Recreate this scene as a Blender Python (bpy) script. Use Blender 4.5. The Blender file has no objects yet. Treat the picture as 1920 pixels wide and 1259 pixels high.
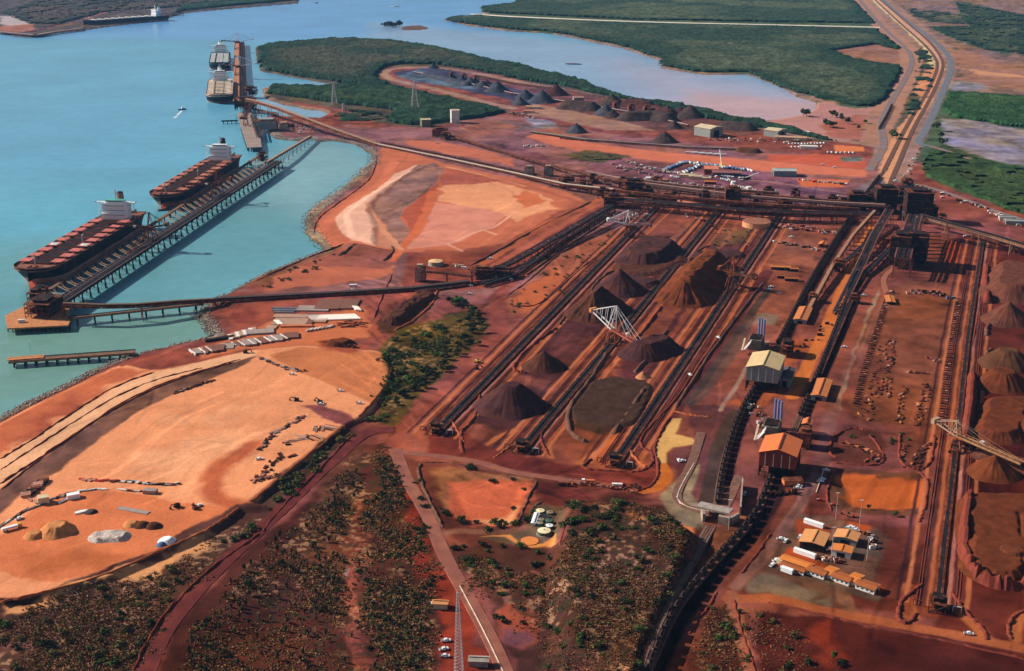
import bpy, math, random
import numpy as np
from mathutils import Vector, Matrix
R = math.radians
rnd = random.Random(7)
sc = bpy.context.scene
# ---------------------------------------------------------------- camera, sky, sun, exposure
HC = 425.0                       # camera height over the yard, metres
FPX, PITCH = 2400.0, 18.87       # focal length in photo pixels, pitch below the horizon
SP, CP = math.sin(R(PITCH)), math.cos(R(PITCH))
cam = bpy.data.cameras.new('camera'); camo = bpy.data.objects.new('camera', cam)
sc.collection.objects.link(camo); sc.camera = camo
camo.location = (0, 0, HC); camo.rotation_euler = (R(90-PITCH), 0, 0)
cam.sensor_width = 36; cam.lens = 36*FPX/1920; cam.clip_start = 1; cam.clip_end = 90000
SUN_EL, SUN_AZ = 31.5, (-.955, .295)      # direction towards the sun, in plan
world = bpy.data.worlds.new('World'); sc.world = world; world.use_nodes = True
wn = world.node_tree
sky = wn.nodes.new('ShaderNodeTexSky'); sky.sky_type = 'NISHITA'; sky.sun_disc = False
sky.sun_elevation = R(SUN_EL); sky.sun_rotation = math.atan2(SUN_AZ[0], SUN_AZ[1])
wn.links.new(sky.outputs[0], wn.nodes['Background'].inputs[0]); wn.nodes['Background'].inputs[1].default_value = .05
sl = bpy.data.lights.new('sun', 'SUN'); sl.energy = 5.0; sl.angle = R(.5); sl.color = (1, .93, .82)
so = bpy.data.objects.new('sun', sl); sc.collection.objects.link(so)
sd = Vector((SUN_AZ[0]*math.cos(R(SUN_EL)), SUN_AZ[1]*math.cos(R(SUN_EL)), math.sin(R(SUN_EL))))
so.rotation_euler = sd.to_track_quat('Z', 'Y').to_euler(); so.location = (0, 0, 600)
sc.view_settings.view_transform = 'Standard'; sc.view_settings.look = 'None'
sc.view_settings.exposure = 0.40; sc.view_settings.gamma = 1
sc.cycles.max_bounces = 4; sc.cycles.volume_bounces = 0; sc.cycles.transparent_max_bounces = 6
# ---------------------------------------------------------------- numeric helpers
rs = np.random.RandomState(11)
NT = rs.rand(256, 256)
def vnoise(x, y):
    xi = np.floor(x).astype(int); yi = np.floor(y).astype(int)
    fx = x-xi; fy = y-yi; fx = fx*fx*(3-2*fx); fy = fy*fy*(3-2*fy)
    a = NT[xi & 255, yi & 255]; b = NT[(xi+1) & 255, yi & 255]
    c = NT[xi & 255, (yi+1) & 255]; d = NT[(xi+1) & 255, (yi+1) & 255]
    return (a*(1-fx)+b*fx)*(1-fy)+(c*(1-fx)+d*fx)*fy
def fbm(x, y, s, o=4):
    v = 0; a = .5; t = 0
    for k in range(o):
        v = v+a*vnoise(x/s+17.3*k, y/s+5.1*k); t += a; a *= .5; s *= .5
    return v/t
def g0(px, py, z=0.0):                 # photo pixel -> point on the horizontal plane at height z
    u = np.asarray(px, float)-960; v = np.asarray(py, float)-629.5
    zd = FPX*SP+v*CP; Y = FPX*CP-v*SP
    k = (HC-z)/zd
    return u*k, Y*k
def sdf(X, Y, P):                      # signed distance to polygon, negative inside
    d = np.full(X.shape, 1e18); ins = np.zeros(X.shape, bool)
    n = len(P)
    for i in range(n):
        ax, ay = P[i]; bx, by = P[(i+1) % n]
        ex, ey = bx-ax, by-ay
        t = np.clip(((X-ax)*ex+(Y-ay)*ey)/(ex*ex+ey*ey+1e-9), 0, 1)
        d = np.minimum(d, (X-ax-t*ex)**2+(Y-ay-t*ey)**2)
        c = ((ay > Y) != (by > Y)) & (X < (bx-ax)*(Y-ay)/(by-ay+1e-12)+ax)
        ins ^= c
    d = np.sqrt(d)
    return np.where(ins, -d, d)
def ldf(X, Y, P):
    d = np.full(X.shape, 1e18)
    for i in range(len(P)-1):
        ax, ay = P[i]; bx, by = P[i+1]; ex, ey = bx-ax, by-ay
        t = np.clip(((X-ax)*ex+(Y-ay)*ey)/(ex*ex+ey*ey+1e-9), 0, 1)
        d = np.minimum(d, (X-ax-t*ex)**2+(Y-ay-t*ey)**2)
    return np.sqrt(d)
PZ = 0.0                              # height at which outlines are projected (top of a raised pad or hill)
def W(poly, z=None):
    return [tuple(float(c) for c in g0(*p, PZ if z is None else z)) for p in poly]
def smooth(P, k=2, closed=False):      # Chaikin
    for _ in range(k):
        Q = []; n = len(P); m = n if closed else n-1
        if not closed: Q.append(P[0])
        for i in range(m):
            a, b = P[i], P[(i+1) % n]
            Q.append(tuple(a[j]*.75+b[j]*.25 for j in range(len(a)))); Q.append(tuple(a[j]*.25+b[j]*.75 for j in range(len(a))))
        if not closed: Q.append(P[-1])
        P = Q
    return P
def sstep(x): 
    x = np.clip(x, 0, 1); return x*x*(3-2*x)
def lin(c): return tuple(((v/255)/12.92 if v/255 <= .04045 else ((v/255+.055)/1.055)**2.4) for v in c)
# ---------------------------------------------------------------- coastline and heights
LAND = W([(-900,1150),(-300,930),(0,781),(60,749),(120,722),(165,698),(210,678),(255,662),(300,652),(345,641),(386,632),(394,625),(386,617),(378,602),(370,594),(362,592),(368,582),(380,573),(400,560),(440,542),(480,519),(540,494),(605,468),(590,455),(575,435),(568,420),(574,402),(600,380),(640,350),(672,325),(692,305),(694,290),(682,275),(655,266),(620,262),(590,264),(580,258),(560,263),(540,262),(515,258),(505,245),(497,232),(496,222),(515,214),(560,218),(600,220),(617,213),(605,205),(575,203),(540,196),(505,185),(497,178),(495,165),(510,160),(560,162),(600,163),(632,158),(600,152),(560,145),(520,138),(490,131),(483,115),(480,95),(481,86),(510,81),(580,75),(630,71),(730,74),(780,82),(850,94),(900,107),(960,118),(1040,137),(1080,146),(1120,160),(1160,176),(1200,188),(1240,189),(1300,200),(1360,215),(1430,226),(1465,222),(1500,216),(1528,205),(1530,192),(1500,181),(1480,170),(1440,152),(1400,138),(1320,139),(1240,126),(1237,113),(1170,90),(1100,75),(1030,62),(960,58),(880,48),(832,36),(850,30),(905,26),(900,13),(960,6),(975,-10),(1000,-60),(4000,-60),(3500,2500),(-900,2500)])
LANDT = W([(-600,90),(0,60),(30,68),(70,70),(100,62),(155,56),(200,50),(300,38),(325,30),(345,24),(420,17),(480,12),(558,6),(562,-5),(520,-60),(-600,-60)])
BAR = W([(748,51),(765,47),(785,45),(803,50),(806,53),(780,57),(755,56)])
HP = []      # (polygon, metres, feather)
def raise_(poly, dz, fe): HP.append((W(poly, max(0, dz)), dz, fe))
PADA = [(0,1128),(-300,1200),(-300,946),(0,794),(60,762),(120,734),(210,692),(262,674),(300,664),(345,654),(390,646),(450,648),(500,650),(560,645),(620,648),(720,657),(735,690),(729,716),(703,754),(676,783),(662,790),(648,797),(600,836),(540,884),(474,939),(500,944),(505,950),(452,953),(412,985),(372,1008),(300,1040),(200,1084),(100,1112)]
raise_(PADA, 3.6, 3.5)
raise_([(1065,935),(1150,932),(1240,945),(1300,985),(1306,1010),(1285,1070),(1250,1140),(1222,1200),(1195,1290),(1080,1330),(1030,1250),(1060,1150),(1040,1050)], 13, 9)
raise_([(700,640),(760,600),(850,600),(890,590),(860,640),(790,730),(745,800),(690,790),(735,700)], -1, 10)
raise_([(1010,1040),(1060,1030),(1060,1060),(1010,1065)], 2, 15)
raise_([(1400,975),(1436,950),(1432,960),(1410,985),(1362,1036),(1318,1086),(1280,1135),(1255,1190),(1228,1262),(1190,1300),(1172,1290),(1205,1250),(1238,1180),(1262,1130),(1300,1080),(1345,1030)], 2.4, 2.5)
raise_([(590,440),(640,390),(720,340),(740,300),(860,318),(985,345),(1090,378),(1030,425),(930,465),(860,478),(740,480),(640,462)], 4, 14)
raise_([(648,405),(690,372),(760,330),(800,312),(740,345),(700,380),(692,400),(705,430),(700,460),(660,448)], 2.5, 6)
raise_([(712,590),(740,570),(785,552),(805,560),(800,580),(770,605),(735,615)], -2.4, 8)
raise_([(1315,985),(1345,985),(1330,1040),(1280,1140),(1235,1290),(1190,1290),(1225,1200),(1265,1110),(1300,1030)], -2, 4)
raise_([(835,900),(870,890),(985,905),(955,985),(870,980)], -2, 6)
raise_([(1575,905),(1720,900),(1720,955),(1590,950)], -2, 6)
raise_([(1822,735),(1800,830),(1835,870),(1930,880),(1930,740)], -6, 5) if False else None
def height(X, Y):
    X = np.asarray(X, float); Y = np.asarray(Y, float)
    wob = (fbm(X, Y, 60, 3)-.5)*16
    d = np.minimum(sdf(X+wob, Y+wob, LAND), sdf(X+wob, Y+wob, LANDT))
    z = -8*sstep((d+5)/14)
    z = np.maximum(z, np.where(sdf(X, Y, BAR) < 0, -2.7, -99))
    for P, dz, fe in HP:
        xs = [p[0] for p in P]; ys = [p[1] for p in P]
        m = (X > min(xs)-fe) & (X < max(xs)+fe) & (Y > min(ys)-fe) & (Y < max(ys)+fe)
        if m.any():
            s = sdf(X[m], Y[m], P)
            z[m] += dz*(1-sstep((s+fe)/(2*fe)))
    return z
def hz(x, y): return float(height(np.array([x]), np.array([y]))[0])
def G(px, py, dz=0.0):                 # photo pixel -> point dz metres over the terrain
    z = 0.0
    for _ in range(3):
        x, y = g0(px, py, z+dz); z = hz(float(x), float(y))
    x, y = g0(px, py, z+dz)
    return Vector((float(x), float(y), z+dz))
def GZ(px, py, z): 
    x, y = g0(px, py, z); return Vector((float(x), float(y), z))
# ---------------------------------------------------------------- materials
MATS = {}
def nodes(name):
    m = bpy.data.materials.new(name); m.use_nodes = True
    return m, m.node_tree, m.node_tree.nodes['Principled BSDF']
def mat(name, col, rough=.7, var=.25, scale=.25, metal=0.0, col2=None, amt=.5, spec=None):
    if spec is None: spec = .02 if rough > .84 else .08 if rough > .64 else .3
    """procedural: base colour broken up by two noises, optional second colour (rust, dust) in patches"""
    if name in MATS: return MATS[name]
    m, nt, b = nodes(name); N, L = nt.nodes, nt.links
    ge = N.new('ShaderNodeNewGeometry')
    n1 = N.new('ShaderNodeTexNoise'); n1.inputs['Scale'].default_value = scale; n1.inputs['Detail'].default_value = 5
    L.new(ge.outputs['Position'], n1.inputs['Vector'])
    r = N.new('ShaderNodeMapRange'); r.inputs[1].default_value = .3; r.inputs[2].default_value = .7
    r.inputs[3].default_value = 1-var; r.inputs[4].default_value = 1+var
    L.new(n1.outputs[0], r.inputs[0])
    hs = N.new('ShaderNodeVectorMath'); hs.operation = 'SCALE'
    if col2 is not None:
        n2 = N.new('ShaderNodeTexNoise'); n2.inputs['Scale'].default_value = scale*.6; n2.inputs['Detail'].default_value = 6
        L.new(ge.outputs['Position'], n2.inputs['Vector'])
        r2 = N.new('ShaderNodeMapRange'); r2.inputs[1].default_value = .62-.3*amt; r2.inputs[2].default_value = .78-.3*amt
        L.new(n2.outputs[0], r2.inputs[0])
        mx = N.new('ShaderNodeMix'); mx.data_type = 'RGBA'
        mx.inputs[6].default_value = (*col, 1); mx.inputs[7].default_value = (*col2, 1)
        L.new(r2.outputs[0], mx.inputs[0]); L.new(mx.outputs[2], hs.inputs[0])
    else:
        hs.inputs[0].default_value = col
    L.new(r.outputs[0], hs.inputs['Scale']); L.new(hs.outputs[0], b.inputs['Base Color'])
    b.inputs['Roughness'].default_value = rough; b.inputs['Metallic'].default_value = metal
    b.inputs['Specular IOR Level'].default_value = spec
    MATS[name] = m; return m
RUST = (.20, .055, .022); DUST = (.33, .12, .055)
M_rust = mat('rusty_steel', (.12, .032, .018), .8, .35, .3, 0, (.26, .085, .04), .5)
M_dark = mat('dark_steel', (.02, .013, .012), .7, .3, .3, 0, (.10, .033, .018), .35)
M_belt = mat('conveyor_belt', (.009, .008, .011), .6, .3, .15, 0, (.06, .03, .025), .3)
M_white = mat('dusty_white_paint', (.78, .75, .70), .5, .1, .4, 0, (.5, .32, .22), .2)
M_cleanw = mat('white_paint', (.86, .86, .86), .4, .05, .4)
M_conc = mat('concrete', (.36, .30, .26), .85, .2, .3, 0, (.30, .17, .11), .4)
M_black = mat('black_rubber', (.02, .02, .022), .6, .2, .5)
M_glass = mat('dark_glass', (.02, .03, .04), .15, .1, .5)
M_orange = mat('orange_red_sheeting', (.62, .17, .055), .6, .12, .2, 0, (.45, .12, .04), .4)
M_cream = mat('cream_sheeting', (.62, .50, .32), .55, .1, .15, 0, (.5, .33, .2), .35)
M_grey = mat('grey_sheeting', (.26, .28, .27), .6, .1, .2, 0, (.30, .20, .15), .3)
M_ore = {}
def ordn(n):
    u = ['','first','second','third','fourth','fifth','sixth','seventh','eighth','ninth','tenth','eleventh','twelfth','thirteenth','fourteenth','fifteenth','sixteenth','seventeenth','eighteenth','nineteenth']
    tens = {2:'twent',3:'thirt',4:'fort',5:'fift',6:'sixt',7:'sevent',8:'eight',9:'ninet'}
    if n >= 100: return 'one hundred and '+ordn(n-100) if n > 100 else 'hundredth'
    if n < 20: return u[n]
    if n % 10 == 0: return tens[n//10]+'ieth'
    return tens[n//10]+'y-'+u[n % 10]
# ---------------------------------------------------------------- mesh builder and scene tree
def link(o, parent=None):
    sc.collection.objects.link(o)
    if parent is not None: o.parent = parent
    return o
def tag(o, label=None, cat=None, group=None, kind=None):
    if label: o['label'] = label
    if cat: o['category'] = cat
    if group: o['group'] = group
    if kind: o['kind'] = kind
    return o
def thing(name, loc, rz=0.0, label=None, cat=None, group=None):
    o = bpy.data.objects.new(name, None); o.empty_display_size = .5
    o.location = loc; o.rotation_euler = (0, 0, rz); link(o)
    return tag(o, label, cat, group)
def copy_tree(o, parent=None):
    c = o.copy(); sc.collection.objects.link(c)
    if parent is not None: c.parent = parent
    for ch in list(KIDS.get(o.name, [])): 
        d = copy_tree(ch, c); KIDS.setdefault(c.name, []).append(d)
    return c
KIDS = {}
class MB:
    def __init__(s): s.v = []; s.f = []
    def add(s, vs, fs):
        n = len(s.v); s.v += [tuple(v) for v in vs]; s.f += [tuple(i+n for i in f) for f in fs]; return s
    def box(s, c, d, rz=0.0):
        x, y, z = d[0]/2, d[1]/2, d[2]/2; ca, sa = math.cos(rz), math.sin(rz); P = []
        for dx, dy, dz in ((-x,-y,-z),(x,-y,-z),(x,y,-z),(-x,y,-z),(-x,-y,z),(x,-y,z),(x,y,z),(-x,y,z)):
            P.append((c[0]+dx*ca-dy*sa, c[1]+dx*sa+dy*ca, c[2]+dz))
        return s.add(P, [(0,3,2,1),(4,5,6,7),(0,1,5,4),(1,2,6,5),(2,3,7,6),(3,0,4,7)])
    def bar(s, a, b, w=.3, h=None):
        a = Vector(a); b = Vector(b); h = h or w; d = (b-a)
        if d.length < 1e-4: return s
        d.normalize(); u = d.cross(Vector((0, 0, 1)))
        if u.length < 1e-3: u = Vector((1, 0, 0))
        u.normalize(); t = u.cross(d); u = u*w/2; t = t*h/2
        return s.add([a-u-t, a+u-t, a+u+t, a-u+t, b-u-t, b+u-t, b+u+t, b-u+t], [(0,3,2,1),(4,5,6,7),(0,1,5,4),(1,2,6,5),(2,3,7,6),(3,0,4,7)])
    def cyl(s, c, r, h, n=14, r2=None):
        r2 = r if r2 is None else r2; P = []
        for k in range(n): a = 2*math.pi*k/n; P.append((c[0]+r*math.cos(a), c[1]+r*math.sin(a), c[2]))
        for k in range(n): a = 2*math.pi*k/n; P.append((c[0]+r2*math.cos(a), c[1]+r2*math.sin(a), c[2]+h))
        return s.add(P, [tuple(range(n-1, -1, -1)), tuple(range(n, 2*n))]+[(k, (k+1) % n, n+(k+1) % n, n+k) for k in range(n)])
    def hcyl(s, a, b, r, n=8):
        a = Vector(a); b = Vector(b); d = (b-a).normalized(); u = d.cross(Vector((0, 0, 1)))
        if u.length < 1e-3: u = Vector((1, 0, 0))
        u.normalize(); t = u.cross(d); P = []
        for q in (a, b):
            for k in range(n): g = 2*math.pi*k/n; P.append(q+u*r*math.cos(g)+t*r*math.sin(g))
        return s.add(P, [tuple(range(n-1, -1, -1)), tuple(range(n, 2*n))]+[(k, (k+1) % n, n+(k+1) % n, n+k) for k in range(n)])
    def prism(s, P, z0, z1):
        n = len(P)
        return s.add([(p[0], p[1], z0) for p in P]+[(p[0], p[1], z1) for p in P], [tuple(range(n-1, -1, -1)), tuple(range(n, 2*n))]+[(k, (k+1) % n, n+(k+1) % n, n+k) for k in range(n)])
    def lattice(s, a, b, w, h, n, t=.3, up=Vector((0, 0, 1))):     # box truss from a to b
        a = Vector(a); b = Vector(b); d = (b-a).normalized(); u = d.cross(up)
        if u.length < 1e-3: u = Vector((1, 0, 0))
        u.normalize(); q = u.cross(d)
        c = [(u*w/2*i+q*h/2*j) for i, j in ((-1,-1),(1,-1),(1,1),(-1,1))]
        for k in c: s.bar(a+k, b+k, t)
        for i in range(n+1):
            p = a+(b-a)*i/n
            for k in range(4): s.bar(p+c[k], p+c[(k+1) % 4], t*.7)
            if i < n:
                p2 = a+(b-a)*(i+1)/n
                for k in range(4): s.bar(p+c[k], p2+c[(k+1) % 4], t*.6)
        return s
    def build(s, name, m, parent=None, smooth=False, label=None):
        me = bpy.data.meshes.new(name); me.from_pydata(s.v, [], s.f); me.materials.append(m)
        if smooth: me.shade_smooth()
        o = bpy.data.objects.new(name, me); link(o, parent)
        if parent is not None: KIDS.setdefault(parent.name, []).append(o)
        if label: o['label'] = label
        return o
def npmesh(name, V, F, m, cols=None, smooth=True):
    me = bpy.data.meshes.new(name); V = np.asarray(V, np.float32); F = np.asarray(F, np.int32)
    k = F.shape[1]; me.vertices.add(len(V)); me.vertices.foreach_set('co', V.ravel())
    me.loops.add(F.size); me.loops.foreach_set('vertex_index', F.ravel())
    me.polygons.add(len(F)); me.polygons.foreach_set('loop_start', np.arange(0, F.size, k, dtype=np.int32))
    me.polygons.foreach_set('loop_total', np.full(len(F), k, np.int32))
    me.update(calc_edges=True)
    if smooth: me.polygons.foreach_set('use_smooth', np.ones(len(F), bool))
    if cols is not None:
        at = me.color_attributes.new('tint', 'FLOAT_COLOR', 'POINT')
        c4 = np.ones((len(V), 4), np.float32); c4[:, :3] = cols; at.data.foreach_set('color', c4.ravel())
    me.materials.append(m)
    return link(bpy.data.objects.new(name, me))
def grid_faces(nr, nc, keep=None):
    i = np.arange((nr-1)*(nc-1)); r = i//(nc-1); c = i % (nc-1); a = r*nc+c
    F = np.stack([a, a+1, a+nc+1, a+nc], 1)
    if keep is not None: F = F[keep[F].all(1)]
    return F
def tint_mat(name, s1=.02, s2=.2, v1=.25, v2=.25, bump=.4, rough=.95, extra=None):
    m, nt, b = nodes(name); N, L = nt.nodes, nt.links
    at = N.new('ShaderNodeVertexColor'); at.layer_name = 'tint'; ge = N.new('ShaderNodeNewGeometry')
    prev = None
    for s, v, det in ((s1, v1, 8), (s2, v2, 6)):
        n = N.new('ShaderNodeTexNoise'); n.inputs['Scale'].default_value = s; n.inputs['Detail'].default_value = det; n.inputs['Roughness'].default_value = .62
        L.new(ge.outputs['Position'], n.inputs['Vector'])
        r = N.new('ShaderNodeMapRange'); r.inputs[1].default_value = .32; r.inputs[2].default_value = .68; r.inputs[3].default_value = 1-v; r.inputs[4].default_value = 1+v
        L.new(n.outputs[0], r.inputs[0])
        if prev is None: prev = r.outputs[0]; nb = n
        else:
            mu = N.new('ShaderNodeMath'); mu.operation = 'MULTIPLY'; L.new(prev, mu.inputs[0]); L.new(r.outputs[0], mu.inputs[1]); prev = mu.outputs[0]; nb = n
    sc_ = N.new('ShaderNodeVectorMath'); sc_.operation = 'SCALE'; L.new(at.outputs[0], sc_.inputs[0]); L.new(prev, sc_.inputs['Scale'])
    L.new(sc_.outputs[0], b.inputs['Base Color']); b.inputs['Roughness'].default_value = rough; b.inputs['Specular IOR Level'].default_value = .015
    if bump:
        bp = N.new('ShaderNodeBump'); bp.inputs['Strength'].default_value = bump; bp.inputs['Distance'].default_value = 1.5
        L.new(nb.outputs[0], bp.inputs['Height']); L.new(bp.outputs[0], b.inputs['Normal'])
    return m
# ---------------------------------------------------------------- the ground: one sheet, bare-earth colours by zone
ZN = []     # (kind, points, colour, feather m, warp m, width)
KAL = 1.0
KS = 1.0
def S(r, g, b, k=1.0):
    k *= KS
    if r < 200 and r > 1.5*g: g += 5; b += 11
    q = [min(.84, (c*.80*k)**1.18) for c in lin((r, g, b))]; m = (q[0]+q[1]+q[2])/3
    return tuple(.96*c+.04*m for c in q)
def zone(P, c, fe=3, wp=5): ZN.append(('p', W(P), c, fe, wp, 0))
def path(P, w, c, fe=1.5, wp=1.5): ZN.append(('l', smooth(W(P)), c, fe, wp, w))
RED = S(158,86,68); BRN = S(150,78,58); DKR = S(118,52,42)
# seabed and shores
zone([(480,560),(1500,560),(1500,380),(1100,330),(620,235),(500,225),(480,300)], S(160,104,92), 20, 20)
# far side: tidal flats and marsh
zone([(-600,125),(0,82),(70,84),(160,70),(330,42),(420,30),(575,16),(580,-60),(-600,-60)], S(112,100,100), 10, 5)
zone([(470,75),(600,62),(740,66),(900,98),(1100,140),(1250,180),(1430,222),(1580,262),(1540,268),(1330,228),(1080,170),(830,125),(725,126),(712,145),(740,158),(960,208),(870,228),(790,240),(700,230),(640,206),(560,192),(480,200),(480,150)], S(112,98,80), 6, 6)
zone([(0,30),(40,32),(60,48),(30,52),(0,45)], S(205,190,190), 10, 10)
zone([(0,50),(60,45),(70,60),(0,60)], S(190,130,110), 8, 5)
zone([(190,0),(320,0),(560,-10),(540,-30),(190,-30)], S(120,100,105), 8, 10)
path([(60,60),(120,42),(190,22),(250,0),(280,-20)], 30, S(95,55,65), 5, 5)
path([(30,62),(110,50),(150,40),(230,12)], 14, S(170,115,100), 5, 5)
zone([(820,-60),(820,40),(960,60),(1240,130),(1480,175),(1640,215),(1720,300),(2300,480),(2600,-60)], S(98,112,80), 15, 20)
zone([(1560,95),(1600,82),(1660,80),(1702,100),(1700,125),(1640,115),(1590,108)], S(178,128,108), 10, 14)
zone([(1600,-40),(1640,0),(1780,90),(1790,170),(1990,200),(2300,120),(2000,-60)], S(160,125,112), 20, 30)
zone([(1790,0),(1920,30),(2300,60),(2200,110),(1900,85),(1820,60)], S(98,110,84), 12, 30)
zone([(1700,15),(1760,25),(1830,30),(1860,40),(1780,45),(1730,40)], S(120,118,95), 10, 25)
zone([(1740,50),(1840,48),(1920,58),(1900,105),(1850,95),(1790,75)], S(92,108,80), 12, 25)
zone([(1785,85),(1850,105),(1920,130),(2200,180),(2200,200),(1900,165),(1800,150),(1785,120)], S(182,132,110), 12, 25)
zone([(1790,125),(1850,135),(1920,142),(1920,146),(1840,142)], S(225,165,125), 6, 10)
zone([(1782,152),(1845,157),(1850,168),(1800,171),(1784,168)], S(150,142,150), 6, 6)
zone([(1770,175),(1830,175),(2200,190),(2200,260),(1900,238),(1780,222),(1765,195)], S(88,108,72), 8, 15)
zone([(1765,222),(1830,225),(1920,246),(2200,280),(2200,330),(1920,312),(1850,300),(1770,276)], S(160,146,154), 6, 8)
zone([(1365,205),(1430,180),(1480,172),(1540,186),(1600,204),(1645,200),(1660,230),(1625,262),(1560,264),(1500,243),(1430,230)], S(205,150,140), 8, 8)
zone([(1535,235),(1600,215),(1645,215),(1630,255),(1600,262),(1560,258)], S(195,118,92), 5, 8)
zone([(1770,270),(1860,302),(1920,320),(2100,350),(2100,430),(1920,405),(1840,375),(1760,345),(1725,310),(1735,285)], S(92,104,66), 6, 5)
zone([(1740,322),(1780,325),(1790,335),(1760,338)], S(150,115,80), 5, 8)
# road and rail corridor
zone([(1590,-5),(1665,-5),(1790,95),(1792,140),(1740,250),(1700,340),(1625,345),(1640,280),(1640,240),(1695,140),(1702,105),(1640,50)], S(180,140,124), 4, 4)
zone([(1715,95),(1740,85),(1755,120),(1750,170),(1700,240),(1665,290),(1670,230),(1712,150)], S(120,105,85), 4, 6)
path([(1596,-20),(1652,50),(1702,92),(1712,115),(1700,145),(1668,195),(1648,240),(1640,270)], 60, S(196,146,122), 4, 4)
path([(1630,-8),(1650,12),(1690,46),(1728,80),(1745,105),(1748,130)], 16, S(235,212,160), 3, 5)
path([(1732,185),(1716,212),(1695,245),(1684,262)], 16, S(235,205,150), 3, 5)
path([(1755,128),(1742,150),(1728,178)], 44, S(232,160,118), 4, 4)
path([(1637,-8),(1690,42),(1740,82),(1762,112),(1764,132)], 22, S(228,175,145), 3, 2)
path([(1740,185),(1715,220),(1690,252),(1668,300),(1655,345),(1650,385)], 26, S(232,168,128), 3, 2)
path([(870,28),(905,24)], 60, S(225,195,185), 8, 5)
# mid-distance yards
zone([(640,232),(700,238),(790,240),(840,238),(870,225),(960,215),(1100,245),(1300,270),(1640,300),(1650,345),(1620,400),(1300,372),(1000,320),(700,270)], S(164,106,96), 6, 6)
zone([(735,138),(790,126),(870,130),(960,150),(1050,168),(1060,190),(1000,198),(940,184),(850,166),(770,152)], S(88,84,108), 5, 6)
zone([(845,130),(900,132),(1000,155),(1052,165),(1080,185),(1040,188),(960,165),(890,150)], S(138,88,86), 5, 6)
path([(960,204),(880,184),(800,164),(740,152),(718,141),(725,131),(760,126),(830,127),(900,139),(980,155),(1080,172),(1200,198),(1330,225),(1440,245),(1560,262),(1640,272)], 26, S(184,144,126), 4, 3)
zone([(745,145),(775,130),(800,135),(850,152),(900,165),(870,168),(790,155)], S(105,118,132), 5, 8)
zone([(1040,188),(1100,180),(1220,205),(1330,218),(1440,245),(1400,256),(1300,246),(1200,246),(1090,220)], S(132,88,82), 6, 6)
zone([(1000,195),(1060,205),(1200,236),(1230,245),(1140,244),(1060,228),(985,215)], S(182,138,118), 5, 4)
zone([(860,232),(900,222),(985,232),(1010,240),(960,250),(870,246)], S(150,118,118), 3, 2)
zone([(862,228),(900,222),(935,228),(975,238),(965,250),(880,247),(860,238)], S(168,112,98), 3, 2)
zone([(985,222),(1040,228),(1050,240),(1000,240)], S(165,150,160), 4, 5)
zone([(760,264),(830,266),(900,280),(960,298),(965,312),(880,296),(800,282),(758,272)], S(214,128,100), 5, 6)
zone([(930,270),(985,280),(1050,300),(1000,310),(960,295)], S(150,90,84), 5, 6)
zone([(985,256),(1010,250),(1100,268),(1250,286),(1440,302),(1625,320),(1625,332),(1440,322),(1250,304),(1100,288),(1035,272)], S(226,134,102), 4, 3)
zone([(1440,290),(1560,290),(1620,296),(1625,318),(1440,302)], S(215,110,80), 4, 4)
zone([(1563,272),(1620,276),(1618,285),(1568,284)], S(235,140,85), 2, 2)
zone([(1060,290),(1100,282),(1180,293),(1150,308),(1080,301)], S(105,92,58), 4, 8)
zone([(1050,330),(1150,300),(1400,318),(1560,340),(1600,368),(1400,360),(1200,342)], S(150,92,92), 4, 3)
path([(1040,303),(1200,315),(1400,335),(1600,365)], 9, S(180,130,120), 2, 1)
path([(1050,300),(1140,311),(1300,322),(1500,333),(1620,352)], 12, S(158,100,96), 2, 1)
zone([(1575,294),(1618,294),(1616,304),(1578,303)], S(120,125,125), 1, .5)
zone([(1495,335),(1590,338),(1580,352),(1500,350)], S(225,125,80), 3, 4)
zone([(1610,350),(1650,330),(1660,345),(1630,385),(1600,378)], S(150,125,125), 4, 4)
# pad between the jetties
zone([(500,230),(560,222),(640,240),(700,262),(715,282),(700,292),(670,272),(620,262),(560,264),(510,258)], S(165,105,90), 3, 4)
zone([(605,464),(588,440),(590,410),(640,375),(690,340),(704,315),(706,290),(720,275),(760,285),(860,313),(980,338),(1060,360),(1100,380),(1040,430),(960,470),(870,484),(800,480),(760,480),(700,470),(660,462),(630,468)], S(216,128,94), 3, 3)
zone([(628,412),(650,392),(690,370),(740,332),(775,317),(788,312),(745,345),(708,375),(690,396),(690,405),(706,420),(704,466),(665,457),(640,440)], S(246,192,166), 2.5, 3)
zone([(785,314),(815,305),(834,318),(820,345),(790,375),(760,398),(753,420),(766,435),(763,460),(750,474),(735,450),(715,420),(699,402),(700,387),(742,348)], S(172,128,118), 2.5, 3)
zone([(700,430),(715,420),(735,450),(748,472),(720,470),(703,464)], S(215,148,118), 3, 3)
zone([(820,345),(790,375),(755,403),(766,432),(768,466),(790,432),(812,384),(818,365)], S(196,98,64), 2.5, 3)
zone([(812,385),(880,390),(955,402),(925,430),(870,455),(845,465),(790,472),(765,474),(800,430)], S(232,156,132), 3, 3)
zone([(825,352),(850,340),(935,345),(985,360),(1030,375),(1042,395),(975,420),(930,402),(880,392),(830,382)], S(246,172,128), 3, 6)
zone([(980,362),(1010,370),(1020,385),(985,395),(970,375)], S(225,130,82), 3, 6)
zone([(835,318),(870,325),(950,345),(890,352),(822,352)], S(196,104,76), 3, 6)
zone([(800,475),(860,478),(940,462),(985,440),(1045,402),(1098,384),(1145,378),(1060,420),(960,470),(890,500),(820,500),(770,492)], S(182,98,68), 3, 4)
path([(812,365),(802,400),(780,440),(755,470),(735,490)], 13, S(222,124,80), 2, 2)
path([(692,390),(703,418),(725,445),(752,474)], 9, S(228,160,124), 2, 2)
path([(966,402),(930,432),(900,438),(840,463)], 4, S(245,180,150), 1, 1)
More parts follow.
